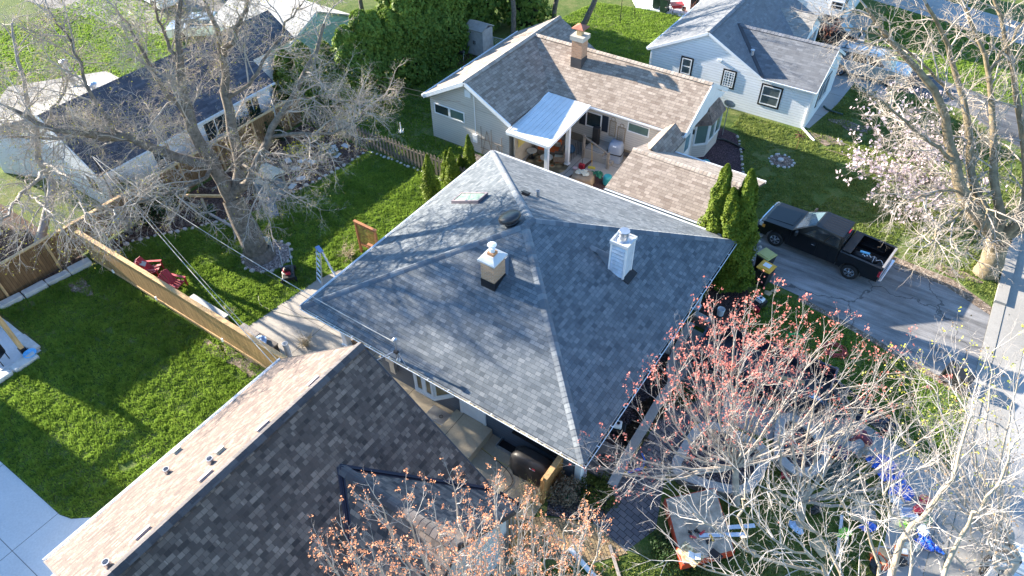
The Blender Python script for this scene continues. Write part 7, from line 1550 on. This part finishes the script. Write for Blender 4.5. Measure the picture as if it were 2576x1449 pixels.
# machines
def pump(label, loc, rz, c, grp=None):
    t = thing('small_engine', label, 'engine', (0, 0, 0), 0, grp); b = MB(); b.box(-.3, .3, -.22, .22, .08, .36); b.build('engine', BLACK, t, bevel=.03); b = MB(); b.box(-.18, .14, -.16, .16, .38, .56); tk_ = b.build('fuel_tank', WHITE, t, bevel=.05); b = MB(); b.lathe([(.06, .56), (.06, .6)], n=10); b.build('cap', BLACK, tk_)
    b = MB(); b.box(-.42, -.3, -.3, .3, .05, .3); b.build('base', c, t, bevel=.02); b = MB(); b.tube([(-.35, -.26, .1), (-.35, -.26, .75), (-.35, .26, .75), (-.35, .26, .1)], .018, 6); b.build('frame', BLACK, t); return put(t, loc, rz)
pump('small engine with a white fuel tank standing on the dark gravel below the eave', (-5.45, 14.75, .05), R(20), METAL); pump('red machine with a white fuel tank on the grass behind the arborvitae', (-3.3, 24.2, .02), R(70), REDP)
b = MB(); b.lathe([(.14, 0), (.17, .35), (.16, .36), (.13, .02)], n=18); t = one('bucket', b, WHITE, 'white bucket near the block wall by the arborvitae', 'bucket', (-4.55, 22.8, .02))
for i, (x, y) in enumerate(((-3.25, 25.25), (-3.0, 25.6))): b = MB(); b.blob((0, 0, .03), (.2, .14, .04), random.Random(i), 9, 4, .35); one('paper_scrap', b, PLY, ['torn tan paper lying near the yellow-lidded bin', 'smaller torn paper scrap nearer to the truck'][i], 'litter', (x, y, .02), i)
# ---- dark debris by the gate and kick scooter
for i, (x, y, rz, m_, lb, sz) in enumerate(((-5.55, 11.5, R(62), GREENP, 'dark green plastic tray leaning by the front corner', (.9, .3, .1)), (-5.25, 11.4, R(66), BLACKP, 'long black plastic case beside the green tray', (1.0, .22, .12)), (-5.45, 12.3, R(120), WHITE, 'white downspout elbow lying near the corner', (.8, .1, .08)))):
    b = MB(); b.obox((0, 0, sz[2]/2), sz); one(['plastic_tray', 'plastic_case', 'spout_piece'][i], b, m_, lb, ['tray', 'case', 'pipe'][i], (x, y, .04), rz, bevel=.015)
t = thing('kick_scooter', 'small blue and yellow kick scooter parked on the pavers', 'scooter', (0, 0, 0)); b = MB(); b.box(-.35, .3, -.05, .05, .08, .11); b.build('deck', BLUEP, t); b = MB(); b.bar((.32, 0, .1), (.25, 0, .8), .03); b.bar((.25, -.2, .8), (.25, .2, .8), .03); b.build('handlebar', BLUEP, t)
for x in (-.38, .36): b = MB(); b.lathe([(.08, -.02), (.09, 0), (.08, .02)], n=12); b.v = [(x+vx, vz, .09+vy) for vx, vy, vz in b.v]; b.build('wheel', YEL, t)
put(t, (-4.1, 13.6, .02), R(50))
# ---- red-edged plywood table with tools
q = [Vector(g(1672, 1253, .7)), Vector(g(1717, 1421, .7)), Vector(g(1850, 1385, .7)), Vector(g(1800, 1225, .7))]
t = thing('plywood_flatbed', 'low trailer bed covered in worn plywood with bright red sides', 'trailer', (q[0].x, q[0].y, 0)); b = MB(); b.prism([(v.x, v.y) for v in q], .32, .66); b.build('side_frame', mat('bright_red_steel', (.55, .07, .03), .45, var=.2), t)
c = sum(q, Vector())/4; b = MB(); b.prism([((v.x-c.x)*.96+c.x, (v.y-c.y)*.96+c.y) for v in q], .66, .70); b.build('plywood_top', mat('grey_plywood', (.36, .31, .25), .85, var=.35, scale=4), t)
for i, v in enumerate(q): b = MB(); w_ = c+(v-c)*.85; b.lathe([(.2, -.06), (.21, 0), (.2, .06)], n=14); b.v = [(w_.x+vx, w_.y+vz, .21+vy) for vx, vy, vz in b.v]; b.build('wheel', RUBBER, t)
b = MB(); b.obox((0, 0, .012), (.5, .75, .02)); one('osb_panel', b, OSB, 'bright OSB panel on the near end of the red flatbed', 'board', (g(1735, 1395, .7)[0], g(1735, 1395, .7)[1], .70), R(75))
b = MB(); b.obox((0, 0, .02), (.32, .22, .02), (0, .5, 0)); b.obox((.16, 0, .05), (.2, .22, .02), (0, -.5, 0)); p = g(1742, 1398, .75); one('bent_sheet', b, WHITE, 'bent white metal sheet lying on the OSB panel', 'sheet metal', (p[0], p[1], .74), R(20))
b = MB(); b.obox((0, 0, .01), (.32, .4, .012)); p = g(1800, 1397, .72); one('black_square', b, BLACK, 'flat black square at the front edge of the red flatbed', 'panel', (p[0], p[1], .702), R(80))
for i, (px, py, rz) in enumerate(((1742, 1352, .4), (1765, 1342, 1.2), (1790, 1355, 2.4))):
    t = thing('power_drill', ['red and black cordless drill on the flatbed, left one', 'red and grey cordless drill next to it on the flatbed', 'yellow cordless drill lying apart on the flatbed'][i], 'drill', (0, 0, 0), 0, 'tools on the flatbed'); b = MB(); b.tube([(-.1, 0, .06), (.12, 0, .06)], .04, 8); b.build('body', YEL if i == 2 else REDP, t); b = MB(); b.bar((-.03, 0, .06), (-.08, .15, .04), .045); b.box(-.14, -.02, .14, .22, .0, .07); b.build('grip', BLACK, t); p = g(px, py, .72); put(t, (p[0], p[1], .70), rz)
for i, (px, py, L_, rz, lb) in enumerate(((1790, 1345, 1.6, R(35), 'long pale blue board lying across the flatbed'), (1835, 1325, .9, R(38), 'shorter pale blue board beside the long one'))):
    b = MB(); b.obox((0, 0, .03), (L_, .14, .02)); p = g(px+30, py, .75); one('blue_board', b, mat('pale_blue_board', (.50, .60, .72), .5), lb, 'board', (p[0], p[1], .71+.03*i), rz)
# ---- tarps and clutter near the street
def crumple(name, label, cat, c, rx, ry, h, m, seed, n=26, rz=0):
    rs = np.random.RandomState(seed); b = MB(); X = np.linspace(-1, 1, n); idx = {}
    for i in range(n):
        for j in range(n):
            x, y = X[i], X[j]; r = math.hypot(x, y); a = math.atan2(y, x); lim = .82+.16*math.sin(3*a+seed)+.1*math.sin(5*a)
            z = max(.012, h*(1-r*.6)*(.35+.65*abs(math.sin(x*5+seed+2*math.sin(y*3)))*abs(math.cos(y*6+1.5*math.sin(x*4)))))
            if r < lim: idx[i, j] = len(b.v); b.v.append((x*rx+rs.normal()*.015, y*ry+rs.normal()*.015, z+rs.rand()*.02))
    for i in range(n-1):
        for j in range(n-1):
            k = [(i, j), (i+1, j), (i+1, j+1), (i, j+1)]
            if all(q in idx for q in k): b.f.append([idx[q] for q in k]); b.uv.append([(0, 0)]*4)
    return one(name, b, m, label, cat, c, rz)
p = g(2215, 1190); crumple('blue_tarp', 'crumpled bright blue tarp at the edge of the concrete', 'tarp', (p[0], p[1]+.2, .02), .8, .55, .3, BLUEP, 2, rz=R(-50))
p = g(2260, 1225); crumple('blue_tarp', 'lower half of the crumpled blue tarp, spread toward the clutter', 'tarp', (p[0]+.05, p[1]-.05, .02), .7, .5, .28, BLUEP, 5, rz=R(-70))
p = g(2330, 1368); crumple('blue_tarp', 'smaller blue tarp in the lower clutter next to the thick limb', 'tarp', (p[0], p[1], .02), .55, .32, .2, BLUEP, 7, rz=R(-20))
p = g(2120, 1200); crumple('green_tarp', 'dark green tarp spread on the grass left of the blue one', 'tarp', (p[0], p[1], .02), 1.0, .8, .14, mat('dark_green_tarp', (.02, .045, .035), .5, var=.4, scale=5), 9)
for i, (px, py, sx, sy, rz, m_, nm, lb) in enumerate(((2163, 1263, .95, .45, R(-45), PLY, 'plywood_sheet', 'tan plywood sheet lying in the clutter under the branches'), (2225, 1400, .6, .45, R(-50), PLY, 'plywood_sheet', 'tan plywood piece next to the orange strap'), (2060, 1380, .6, .4, R(-30), PLY, 'plywood_sheet', 'tan board under the pale tree beside the path'), (2290, 1120, .5, .25, R(-40), PLY, 'plywood_sheet', 'tan board behind the blue tarp'), (2110, 1350, 1.6, .1, R(100), ALU, 'metal_strip', 'long shiny metal strip standing among the branches'), (2170, 1300, .8, .5, R(20), mat('grey_board', (.25, .24, .22), .8), 'grey_board', 'grey board lying between the plywood sheets'))):
    b = MB(); b.obox((0, 0, .02), (sx, sy, .03)); p = g(px, py); one(nm, b, m_, lb, 'board', (p[0], p[1], .03+.01*i), rz)
b = MB(); b.lathe([(.15, 0), (.17, .28), (.15, .3)], n=16); p = g(2304, 1290); one('red_bucket', b, REDP, 'red plastic bucket at the grass edge', 'bucket', (p[0], p[1], .02))
b = MB(); b.lathe([(.2, 0), (.22, .06)], n=16); p = g(2315, 1268); one('red_disc', b, REDP, 'round red lid beside the red bucket', 'lid', (p[0]+.1, p[1]+.2, .02))
t = thing('clear_tub', 'clear plastic tub in front of the red bucket', 'tub', (0, 0, 0)); b = MB(); 
for (x0, x1, y0, y1) in ((-.26, .26, -.18, -.16), (-.26, .26, .16, .18), (-.26, -.24, -.16, .16), (.24, .26, -.16, .16)): b.box(x0, x1, y0, y1, 0, .2)
b.build('rim', mat('milky_plastic', (.6, .65, .75), .3), t); b = MB(); b.box(-.24, .24, -.16, .16, .02, .1); b.build('contents', CLOTHB, t); p = g(2282, 1297); put(t, (p[0], p[1], .02), R(30))
clut = ((2277, 1327, 'lime_cushion', LIMEP, 'bright lime green packet in the clutter'), (2120, 1345, 'lime_coil', LIMEP, 'lime green coiled strap on the grass'), (2320, 1340, 'white_bag', WHITE, 'crumpled white bag in the lower clutter'), (2250, 1262, 'grey_bag', mat('light_blue_bag', (.5, .58, .68), .5), 'pale blue bag below the big blue tarp'), (2290, 1378, 'tan_bag', CREAM, 'cream sack beside the thick limb'), (2330, 1312, 'green_can', GREENP, 'dark green can next to the white bag'), (2200, 1432, 'black_jacket', BLACK, 'black jacket heap at the bottom of the clutter'), (2260, 1415, 'black_case', BLACKP, 'black tool case near the plywood piece'), (2050, 1285, 'black_duffel', BLACK, 'black duffel bag by the curved planter'), (1990, 1160, 'white_box', WHITE, 'small white box at the planter edge'), (2000, 1330, 'small_box', CLOTHB, 'small blue-white carton under the silvery tree'), (2180, 1330, 'blue_glove', BLUEP, 'blue glove lying on the grass in the clutter'), (1975, 1195, 'red_cloth', REDP, 'red cloth beside the curved planter'), (1765, 1195, 'white_spout', mat('pale_blue_metal', (.55, .62, .72), .4), 'pale metal offcuts in front of the first planter'))
for i, (px, py, nm, m_, lb) in enumerate(clut):
    b = MB(); b.blob((0, 0, .09), (.26, .17, .12), random.Random(i+20), 11, 6, .28); p = g(px, py); one(nm, b, m_, lb, 'bag' if 'bag' in nm else 'clutter', (p[0], p[1], .02), i*.9)
cable('orange_strap', [g(2195, 1425)[:2], g(2210, 1415)[:2]], .03, mat('orange_strap', (.75, .12, .03), .5), 'tangled bright orange strap in the lower clutter', 'strap', loops=3, rr=.28, seed=6)
t = thing('chainsaw', 'orange and white chainsaw lying on the plywood piece', 'chainsaw', (0, 0, 0)); b = MB(); b.box(-.2, .18, -.1, .1, 0, .16); b.build('body', WHITE, t, bevel=.03); b = MB(); b.box(-.2, .0, -.11, .11, .02, .1); b.box(.1, .2, -.12, .12, .1, .2); b.build('grip', mat('orange_plastic', (.75, .16, .03), .4), t); b = MB(); b.box(.18, .68, -.015, .015, .04, .12); b.build('bar', METAL, t); p = g(2262, 1392); put(t, (p[0], p[1], .08), R(200))
car('parked_van', 'white pickup with an open bed parked at the kerb in the bottom corner', 5.4, 1.95, 1.8, 1.15, PAINTW, (7.9, 14.9, .02), R(92), base=(.3, .8), roof=(.36, .66), r=.38, hoodz=1.05, cat='pickup')
b = MB(); b.tube([(-.9, 0, .1), (.9, 0, .1)], .09, 14); p = g(1478, 1436); one('white_pipe', b, WHITE, 'white plastic pipe lying on the grass at the bottom edge', 'pipe', (p[0], p[1], .03), R(-18))
b = MB(); b.obox((0, 0, .03), (1.6, .1, .05)); p = g(1530, 1435); one('dark_board', b, GREYW, 'thin dark board on the grass near the white pipe', 'board', (p[0]+.2, p[1]+.2, .03), R(-45))
# ---- small things around the beige house
t = thing('outdoor_sofa', 'wicker patio sofa with orange cushions under the white roof', 'sofa', (0, 0, 0)); b = MB(); b.box(-.75, .75, -.38, .38, .05, .32); b.box(-.75, .75, .30, .40, .32, .80); b.box(-.78, -.64, -.38, .30, .32, .6); b.box(.64, .78, -.38, .30, .32, .6); b.build('frame', WICK, t, bevel=.02)
for s_ in (-1, 1):
    b = MB(); b.box(.02 if s_ > 0 else -.62, .62 if s_ > 0 else -.02, -.36, .28, .32, .46); b.build('seat_cushion', ORANGE, t, bevel=.03); b = MB(); b.box(.02 if s_ > 0 else -.62, .62 if s_ > 0 else -.02, .16, .29, .46, .88); b.build('back_cushion', ORANGE, t, bevel=.03)
k = NT('striped_cloth'); f = k.math('FRACT', k.math('MULTIPLY', k.sep(k.obj())[0], 14)); k.col(k.mix(k.math('LESS_THAN', f, .5), (.12, .09, .07), (.62, .58, .5))); k.set(.9)
put(t, (-17.7, 29.6, .04), R(12)); SM = Matrix.Translation((-17.7, 29.6, .04)) @ Matrix.Rotation(R(12), 4, 'Z')
for i, x in enumerate((-.05, .45)): b = MB(); b.obox((0, 0, 0), (.42, .12, .34), (R(20), 0, 0)); one('striped_pillow', b, k.m, ['brown and cream striped pillow in the middle of the orange sofa', 'striped pillow at the right end of the orange sofa'][i], 'pillow', tuple(SM @ Vector((x, .02, .66))), R(12), 'pillows on the sofa', bevel=.04)
for i, (x, y, r_, h_, lb) in enumerate(((-17.3, 28.6, .36, .42, 'round pale table in front of the orange sofa'), (-18.3, 28.6, .30, .5, 'round grey side table left of the orange sofa'))):
    t = thing('round_table', lb, 'table', (x, y, .04), 0, 'round patio tables'); b = MB(); b.lathe([(r_, h_-.03), (r_, h_)], (x, y, .04), 24); b.build('table_top', mat('pale_table_top', (.5, .5, .47), .5), t); b = MB(); b.lathe([(.2, 0), (.05, .04), (.05, h_-.03)], (x, y, .04), 12); b.build('leg', BLACK, t)
t = thing('patio_armchair', 'dark wicker armchair with a white cushion beside the patio post', 'chair', (0, 0, 0)); b = MB(); b.box(-.3, .3, -.3, .3, .25, .33); b.box(-.32, .32, .24, .32, .33, .85)
for x in (-.32, .27): b.box(x, x+.05, -.3, .24, .33, .58)
b.build('frame', WICK, t)
for x in (-.28, .24):
    for y in (-.28, .24): b = MB(); b.box(x, x+.05, y, y+.05, 0, .25); b.build('leg', BLACK, t)
b = MB(); b.box(-.25, .25, -.28, .2, .33, .41); b.build('cushion', CREAM, t, bevel=.03); put(t, (-16.7, 29.0, .04), R(-65))
b = MB(); b.blob((0, 0, .28), (.34, .34, .26), random.Random(2), 14, 8, .04); one('blue_pouf', b, mat('blue_fabric', (.05, .14, .25), .9), 'round blue pouf behind the dark armchair', 'pouf', (-16.75, 30.2, .04), smooth=True)
b = MB(); b.prism(circ(-17.3, 28.7, 1.25, 24), .034, .044); k = NT('flowered_rug'); v = k.n('TexVoronoi'); v.inputs['Scale'].default_value = 2.2; k.l(k.pos(), v.inputs['Vector']); k.col(k.ramp(v.outputs['Distance'], [(.1, (.45, .10, .03)), (.3, (.40, .32, .18)), (.55, (.12, .10, .06))])); k.set(.95); one('patio_rug', b, k.m, 'rug with orange and tan flowers on the covered patio', 'rug')
b = MB(); b.obox((0, 0, .6), (.36, .3, 1.1)); one('tall_bin', b, BLACKP, 'tall black step bin at the top of the patio steps', 'bin', (-15.5, 31.0, .6), 0, bevel=.02)
b = MB(); b.obox((0, 0, 0), (1.2, .02, 1.0)); one('yellow_banner', b, mat('yellow_cloth', (.60, .50, .16), .8), 'faded yellow cloth panel hanging on the patio side wall', 'cloth', (-18.62, 28.3, 1.6), R(90))
t = thing('broom', 'broom with yellow bristles leaning at the stair post', 'broom', (-15.0, 29.5, 0)); b = MB(); b.tube([(-14.9, 29.6, .1), (-15.2, 29.95, 1.4)], .014, 6); b.build('stick', YEL, t); b = MB(); b.obox((-14.9, 29.55, .08), (.4, .1, .13), (0, 0, .3)); b.build('bristles', mat('yellow_bristles', (.65, .55, .08), .8), t)
t = thing('red_dustpan', 'red long-handled dustpan standing next to the broom', 'dustpan', (-15.4, 29.3, 0)); b = MB(); b.obox((-15.4, 29.3, .15), (.3, .2, .26)); b.build('pan', REDP, t); b = MB(); b.tube([(-15.4, 29.35, .2), (-15.45, 29.5, 1.1)], .012, 5); b.build('stick', BLACK, t)
b = MB(); b.lathe([(.1, 0), (.14, .16), (.12, .17)], n=14); one('pink_bowl', b, mat('pale_pink', (.55, .4, .42), .6), 'small pale pink pot beside the patio post', 'pot', (-15.6, 28.9, .04))
t = draped('covered_gas_grill', 'gas grill under a grey-blue cover with a black band by the beige wall', 'grill', 0, 0, .42, .33, 1.2, mat('grey_blue_cover', (.28, .33, .42), .7, var=.1), .8, 8, .02); b = MB(); b.box(-.44, .44, -.36, .36, .5, .56); b.build('band', BLACK, t, bevel=.03); b = MB(); b.obox((0, -.3, 1.05), (.2, .02, .07), (R(-30), 0, 0)); b.build('badge', WHITE, t); put(t, (-14.2, 31.0, .04), R(8))
t = draped('covered_fire_pit', 'round fire pit under a tan cover on the brick pavers', 'fire pit', 0, 0, .62, .5, .5, mat('tan_cover', (.30, .23, .16), .8, var=.2), .85, 4, .05); put(t, (-14.7, 28.2, .02), R(20))
crumple('cream_cloth', 'cream cloth heaped on top of the tan fire pit cover', 'cloth', (-14.75, 28.25, .5), .5, .36, .2, CREAM, 3); crumple('green_net', 'dark green netting bunched next to the cream cloth', 'net', (-14.1, 28.7, .35), .5, .34, .3, mat('green_netting', (.02, .16, .09), .7), 4)
for i, (x, y, lb) in enumerate(((-13.45, 28.7, 'teal barrel by the lower corner of the garage roof'), (-9.55, 32.9, 'teal barrel stool beside the storm door'))):
    b = MB(); b.lathe([(.2, 0), (.25, .1), (.25, .45), (.2, .55), (.18, .56)], n=18); one('teal_barrel', b, TEALP, lb, 'barrel', (x, y, .04), 0, 'teal barrels')
t = thing('satellite_dish', 'grey satellite dish on a pole at the gable end of the beige house', 'satellite dish', (0, 0, 0)); b = MB(); b.tube([(0, 0, 0), (0, 0, 1.9)], .03, 8); b.build('pole', METAL, t); b = MB(); b.lathe([(.02, 0), (.2, .03), (.34, .1), (.35, .11)], n=22); b.v = [tuple(Matrix.Rotation(R(-60), 3, 'X') @ Vector(v)+Vector((0, 0, 1.95))) for v in b.v]; b.build('dish', mat('dish_grey', (.42, .43, .44), .5), t); b = MB(); b.tube([(0, -.1, 1.85), (0, -.45, 2.05)], .015, 5); b.build('feed_arm', METAL, t); p = g(1823, 300); put(t, (-10.1, 36.9, 0))
b = MB()
for i in range(8): a = i*math.pi/4; b.bar((0, 0, .9), (.3*math.cos(a), 0, .9+.3*math.sin(a)), .05, .03)
b.tube([(0, 0, 0), (0, 0, .9)], .012, 5); one('metal_star', b, mat('rusty_red', (.16, .05, .04), .7), 'rusty metal star ornament on a thin stake in the lawn', 'garden ornament', g(2003, 375))
t = thing('hanging_candelabra', 'white chandelier-shaped bird feeder hanging over the lawn', 'bird feeder', (0, 0, 0)); b = MB(); b.tube([(0, 0, 0), (0, 0, 1.6), (.2, 0, 1.8), (.45, 0, 1.7)], .015, 5); b.build('hook', BLACK, t)
b = MB(); b.lathe([(.02, .9), (.08, 1.0), (.04, 1.15), (.02, 1.6)], (.45, 0, 0), 10)
for i in range(4): a = i*1.57; b.tube([(.45, 0, 1.0), (.45+.12*math.cos(a), .12*math.sin(a), .93), (.45+.22*math.cos(a), .22*math.sin(a), 1.08)], .014, 5)
b.build('chandelier', WHITE, t); p = g(1000, 362); put(t, (p[0], p[1], 0))
t = thing('tumbling_composter', 'black tumbling composter at the foot of the tall hedge', 'composter', (0, 0, 0)); b = MB(); b.lathe([(.28, -.3), (.32, 0), (.28, .3)], n=10); b.v = [(vz, vx, .6+vy) for vx, vy, vz in b.v]; b.build('drum', BLACKP, t)
for s_ in (-1, 1): b = MB(); b.bar((s_*.34, -.3, 0), (s_*.34, 0, .6), .03); b.bar((s_*.34, .3, 0), (s_*.34, 0, .6), .03); b.build('leg', METAL, t)
p = g(1155, 140); put(t, (p[0]+.3, p[1]-.3, 0), R(20))
t = thing('wall_trellis', 'thin dark stick trellis leaning on the beige gable wall', 'trellis', (-19.9, 27.3, 0)); b = MB(); TS = mat('grey_sticks', (.28, .24, .2), .8)
for (a_, c_) in (((-20.9, 0), (-20.9, 1.9)), ((-20.2, 0), (-20.2, 1.9)), ((-19.5, 0), (-19.5, 1.6)), ((-21.0, .5), (-19.4, .5)), ((-21.0, 1.1), (-19.4, 1.1)), ((-20.9, 0), (-20.5, 1.7)), ((-20.1, 0), (-20.5, 1.7)), ((-20.1, .1), (-19.8, 1.0)), ((-19.5, .1), (-19.8, 1.0))): b.bar((a_[0], 27.34, a_[1]), (c_[0], 27.34, c_[1]), .03)
b.build('sticks', TS, t)
b = MB(); b.box(-21.5, -21.2, 27.3, 27.42, .7, 1.2); b.tube([(-21.3, 27.36, 1.2), (-21.3, 27.36, 3.6)], .03, 6); one('meter_box', b, WHITE, 'white meter box with its conduit on the beige gable wall', 'meter')
# pergola corner and things on the pale slab
t = thing('pergola', 'pergola corner with a tan timber post on the pale corner patio', 'pergola', (-28.55, 4.3, 0)); b = MB(); b.box(-28.64, -28.46, 4.2, 4.38, .03, 2.7); ps = b.build('post', CEDART, t); b = MB(); b.box(-28.67, -28.43, 4.17, 4.41, .03, .35); b.build('post_base', BLACK, ps)
b = MB(); b.box(-36, -28.3, 4.2, 4.38, 2.7, 2.9); b.build('beam', CEDART, t); b = MB(); b.box(-28.64, -28.46, -1, 4.2, 2.7, 2.9); b.build('beam', CEDART, t)
b = MB(); b.lathe([(.02, .02), (.2, .02), (.25, .06), (.27, .06), (.27, .03), (.2, 0)], n=20); one('blue_frisbee', b, mat('light_blue_ring', (.10, .4, .75), .4), 'round light blue dish on the corner stones of the pale patio', 'dish', (-28.1, 4.35, .18))
t = thing('patio_chair', 'dark patio chair cut by the left edge on the pale slab', 'chair', (0, 0, 0)); b = MB(); b.box(-.25, .25, -.25, .25, .4, .45); b.build('seat', BLACK, t); b = MB(); b.box(-.25, .25, .22, .27, .45, .9); b.build('backrest', BLACK, t)
for x in (-.23, .2):
    for y in (-.23, .2): b = MB(); b.box(x, x+.03, y, y+.03, 0, .4); b.build('leg', BLACK, t)
p = g(5, 912); put(t, (p[0], p[1], .03), R(30))
t = thing('stacked_firewood', 'small pile of split logs beside the white porch post', 'firewood', (-16.8, 12.6, 0)); b = MB(); rng = random.Random(9)
for i in range(9): b.tube([(-17.0+.16*(i % 5), 12.4, .1+.14*(i//5)), (-16.95+.16*(i % 5), 12.85, .1+.14*(i//5))], .075, 7)
b.build('logs', wood('split_logs', (.26, .17, .11)), t)

# ---------------------------------------------------------------- person bending over on the concrete
def skin(name, m, parent, verts, edges, rad, sub=2, root=0):
    me = bpy.data.meshes.new(name); off = world_origin(parent) if parent else Vector((0, 0, 0)); me.from_pydata([tuple(Vector(v)-off) for v in verts], edges, []); me.materials.append(m)
    o = bpy.data.objects.new(name, me); SC.collection.objects.link(o)
    if parent: o.parent = parent
    md = o.modifiers.new('skin', 'SKIN'); sv = me.skin_vertices[0].data
    for i, r_ in enumerate(rad): sv[i].radius = (r_, r_) if not hasattr(r_, '__len__') else r_
    sv[root].use_root = True; s_ = o.modifiers.new('sub', 'SUBSURF'); s_.levels = sub; s_.render_levels = sub
    for p in me.polygons: p.use_smooth = True
    return o
SKINM = mat('skin', (.45, .26, .19), .6, var=.08); MAROON = mat('maroon_sweatshirt', (.13, .035, .055), .9, var=.2); GTROU = mat('grey_trousers', (.30, .30, .30), .9, var=.15); HAIR = mat('dark_hair', (.015, .012, .01), .7)
# local: faces +X, bends forward from the hips, arms reaching down
hipz = .86; hips = (-.12, 0, hipz); sh = (.38, 0, 1.12); nk = (.47, 0, 1.14); hd = (.60, 0, 1.12)
V = [hips, (.06, 0, .98), (.24, 0, 1.08), sh, nk, (.53, 0, 1.145)]; E_ = [(0, 1), (1, 2), (2, 3), (3, 4), (4, 5)]; Rd = [(.15, .13), (.14, .12), (.16, .12), (.13, .10), .06, .06]
for s_ in (-1, 1):
    n0 = len(V); V += [(.38, s_*.17, 1.10), (.45, s_*.24, .86), (.56, s_*.16, .66), (.60, s_*.14, .60)]; E_ += [(3, n0), (n0, n0+1), (n0+1, n0+2), (n0+2, n0+3)]; Rd += [.075, .055, .042, .036]
    n0 = len(V); V += [(-.10, s_*.10, .82), (.02+.06*s_, s_*.12, .46), (-.06+.08*s_, s_*.13, .10), (.02+.08*s_, s_*.13, .05)]; E_ += [(0, n0), (n0, n0+1), (n0+1, n0+2), (n0+2, n0+3)]; Rd += [.095, .07, .05, .05]
per = thing('person', 'person in maroon sweatshirt and grey trousers bending over the concrete beside a blue bag', 'person', (0, 0, 0))
body = skin('body', SKINM, per, V, E_, Rd)
V2 = [(-.10, 0, .90), (.06, 0, .985), (.24, 0, 1.085), (.39, 0, 1.125)]; E2 = [(0, 1), (1, 2), (2, 3)]; R2 = [(.165, .15), (.155, .135), (.175, .135), (.14, .11)]
for s_ in (-1, 1): n0 = len(V2); V2 += [(.38, s_*.17, 1.105), (.45, s_*.24, .865), (.55, s_*.165, .68)]; E2 += [(3, n0), (n0, n0+1), (n0+1, n0+2)]; R2 += [.09, .07, .055]
skin('sweatshirt', MAROON, per, V2, E2, R2)
V3 = [(-.13, 0, .86)]; E3 = []; R3 = [(.165, .14)]
for s_ in (-1, 1): n0 = len(V3); V3 += [(-.10, s_*.10, .80), (.02+.06*s_, s_*.12, .46), (-.06+.08*s_, s_*.13, .11)]; E3 += [(0, n0), (n0, n0+1), (n0+1, n0+2)]; R3 += [.11, .085, .068]
skin('trousers', GTROU, per, V3, E3, R3)
b = MB(); b.blob((0, 0, 0), (.095, .078, .115), random.Random(1), 14, 10, 0)
b.v = [(x*(1+.12*(z < 0)), y, z) for x, y, z in b.v]; M_ = Matrix.Translation((.615, 0, 1.10)) @ Matrix.Rotation(R(75), 4, 'Y'); b.v = [tuple(M_ @ Vector(v)) for v in b.v]; head = b.build('head', SKINM, per, smooth=True)
b = MB(); b.blob((-.012, 0, .022), (.102, .088, .108), random.Random(2), 14, 8, .03); b.v = [tuple(M_ @ Vector((min(x, .045), y, max(z, -.045)))) for x, y, z in b.v]; b.build('hair', HAIR, per, smooth=True)
b = MB(); b.blob((.1, 0, -.02), (.018, .014, .022), random.Random(3), 8, 5, 0); b.blob((.085, 0, -.065), (.012, .025, .006), random.Random(4), 8, 4, 0)
for s_ in (-1, 1): b.blob((.085, s_*.032, .005), (.01, .012, .008), random.Random(5), 8, 4, 0); b.blob((0, s_*.08, -.01), (.018, .01, .03), random.Random(6), 8, 4, 0)
b.v = [tuple(M_ @ Vector(v)) for v in b.v]; b.build('face', SKINM, per, smooth=True)
for s_ in (-1, 1):
    w_ = Vector((.60, s_*.14, .60)); V4 = [tuple(w_), (.625, s_*.135, .555), (.63, s_*.13, .53)]; E4 = [(0, 1), (1, 2)]; R4 = [.032, (.04, .02), (.036, .016)]
    for i, (dy, L_) in enumerate(((-.03, .07), (-.01, .08), (.01, .075), (.03, .06))): n0 = len(V4); V4 += [(.635, s_*.13+dy, .505), (.625, s_*.13+dy, .505-L_*.5), (.60, s_*.13+dy, .505-L_)]; E4 += [(2, n0), (n0, n0+1), (n0+1, n0+2)]; R4 += [.010, .009, .008]
    n0 = len(V4); V4 += [(.60, s_*.10, .54), (.585, s_*.09, .51)]; E4 += [(1, n0), (n0, n0+1)]; R4 += [.012, .009]
    skin('hand', SKINM, per, V4, E4, R4, 1)
    x0 = -.06+.08*s_; V5 = [(x0-.03, s_*.13, .05), (x0+.06, s_*.13, .045), (x0+.19, s_*.14, .035)]; skin('shoe', BLACK, per, V5, [(0, 1), (1, 2)], [(.05, .05), (.052, .042), (.045, .03)])
put(per, (2.55, 18.75, .012), R(165))
b = MB(); b.blob((0, 0, .16), (.34, .26, .2), random.Random(8), 12, 7, .2); one('navy_bag', b, mat('navy_cloth', (.02, .035, .12), .85), 'dark blue bag on the ground in front of the bending person', 'bag', (1.85, 18.45, .02))
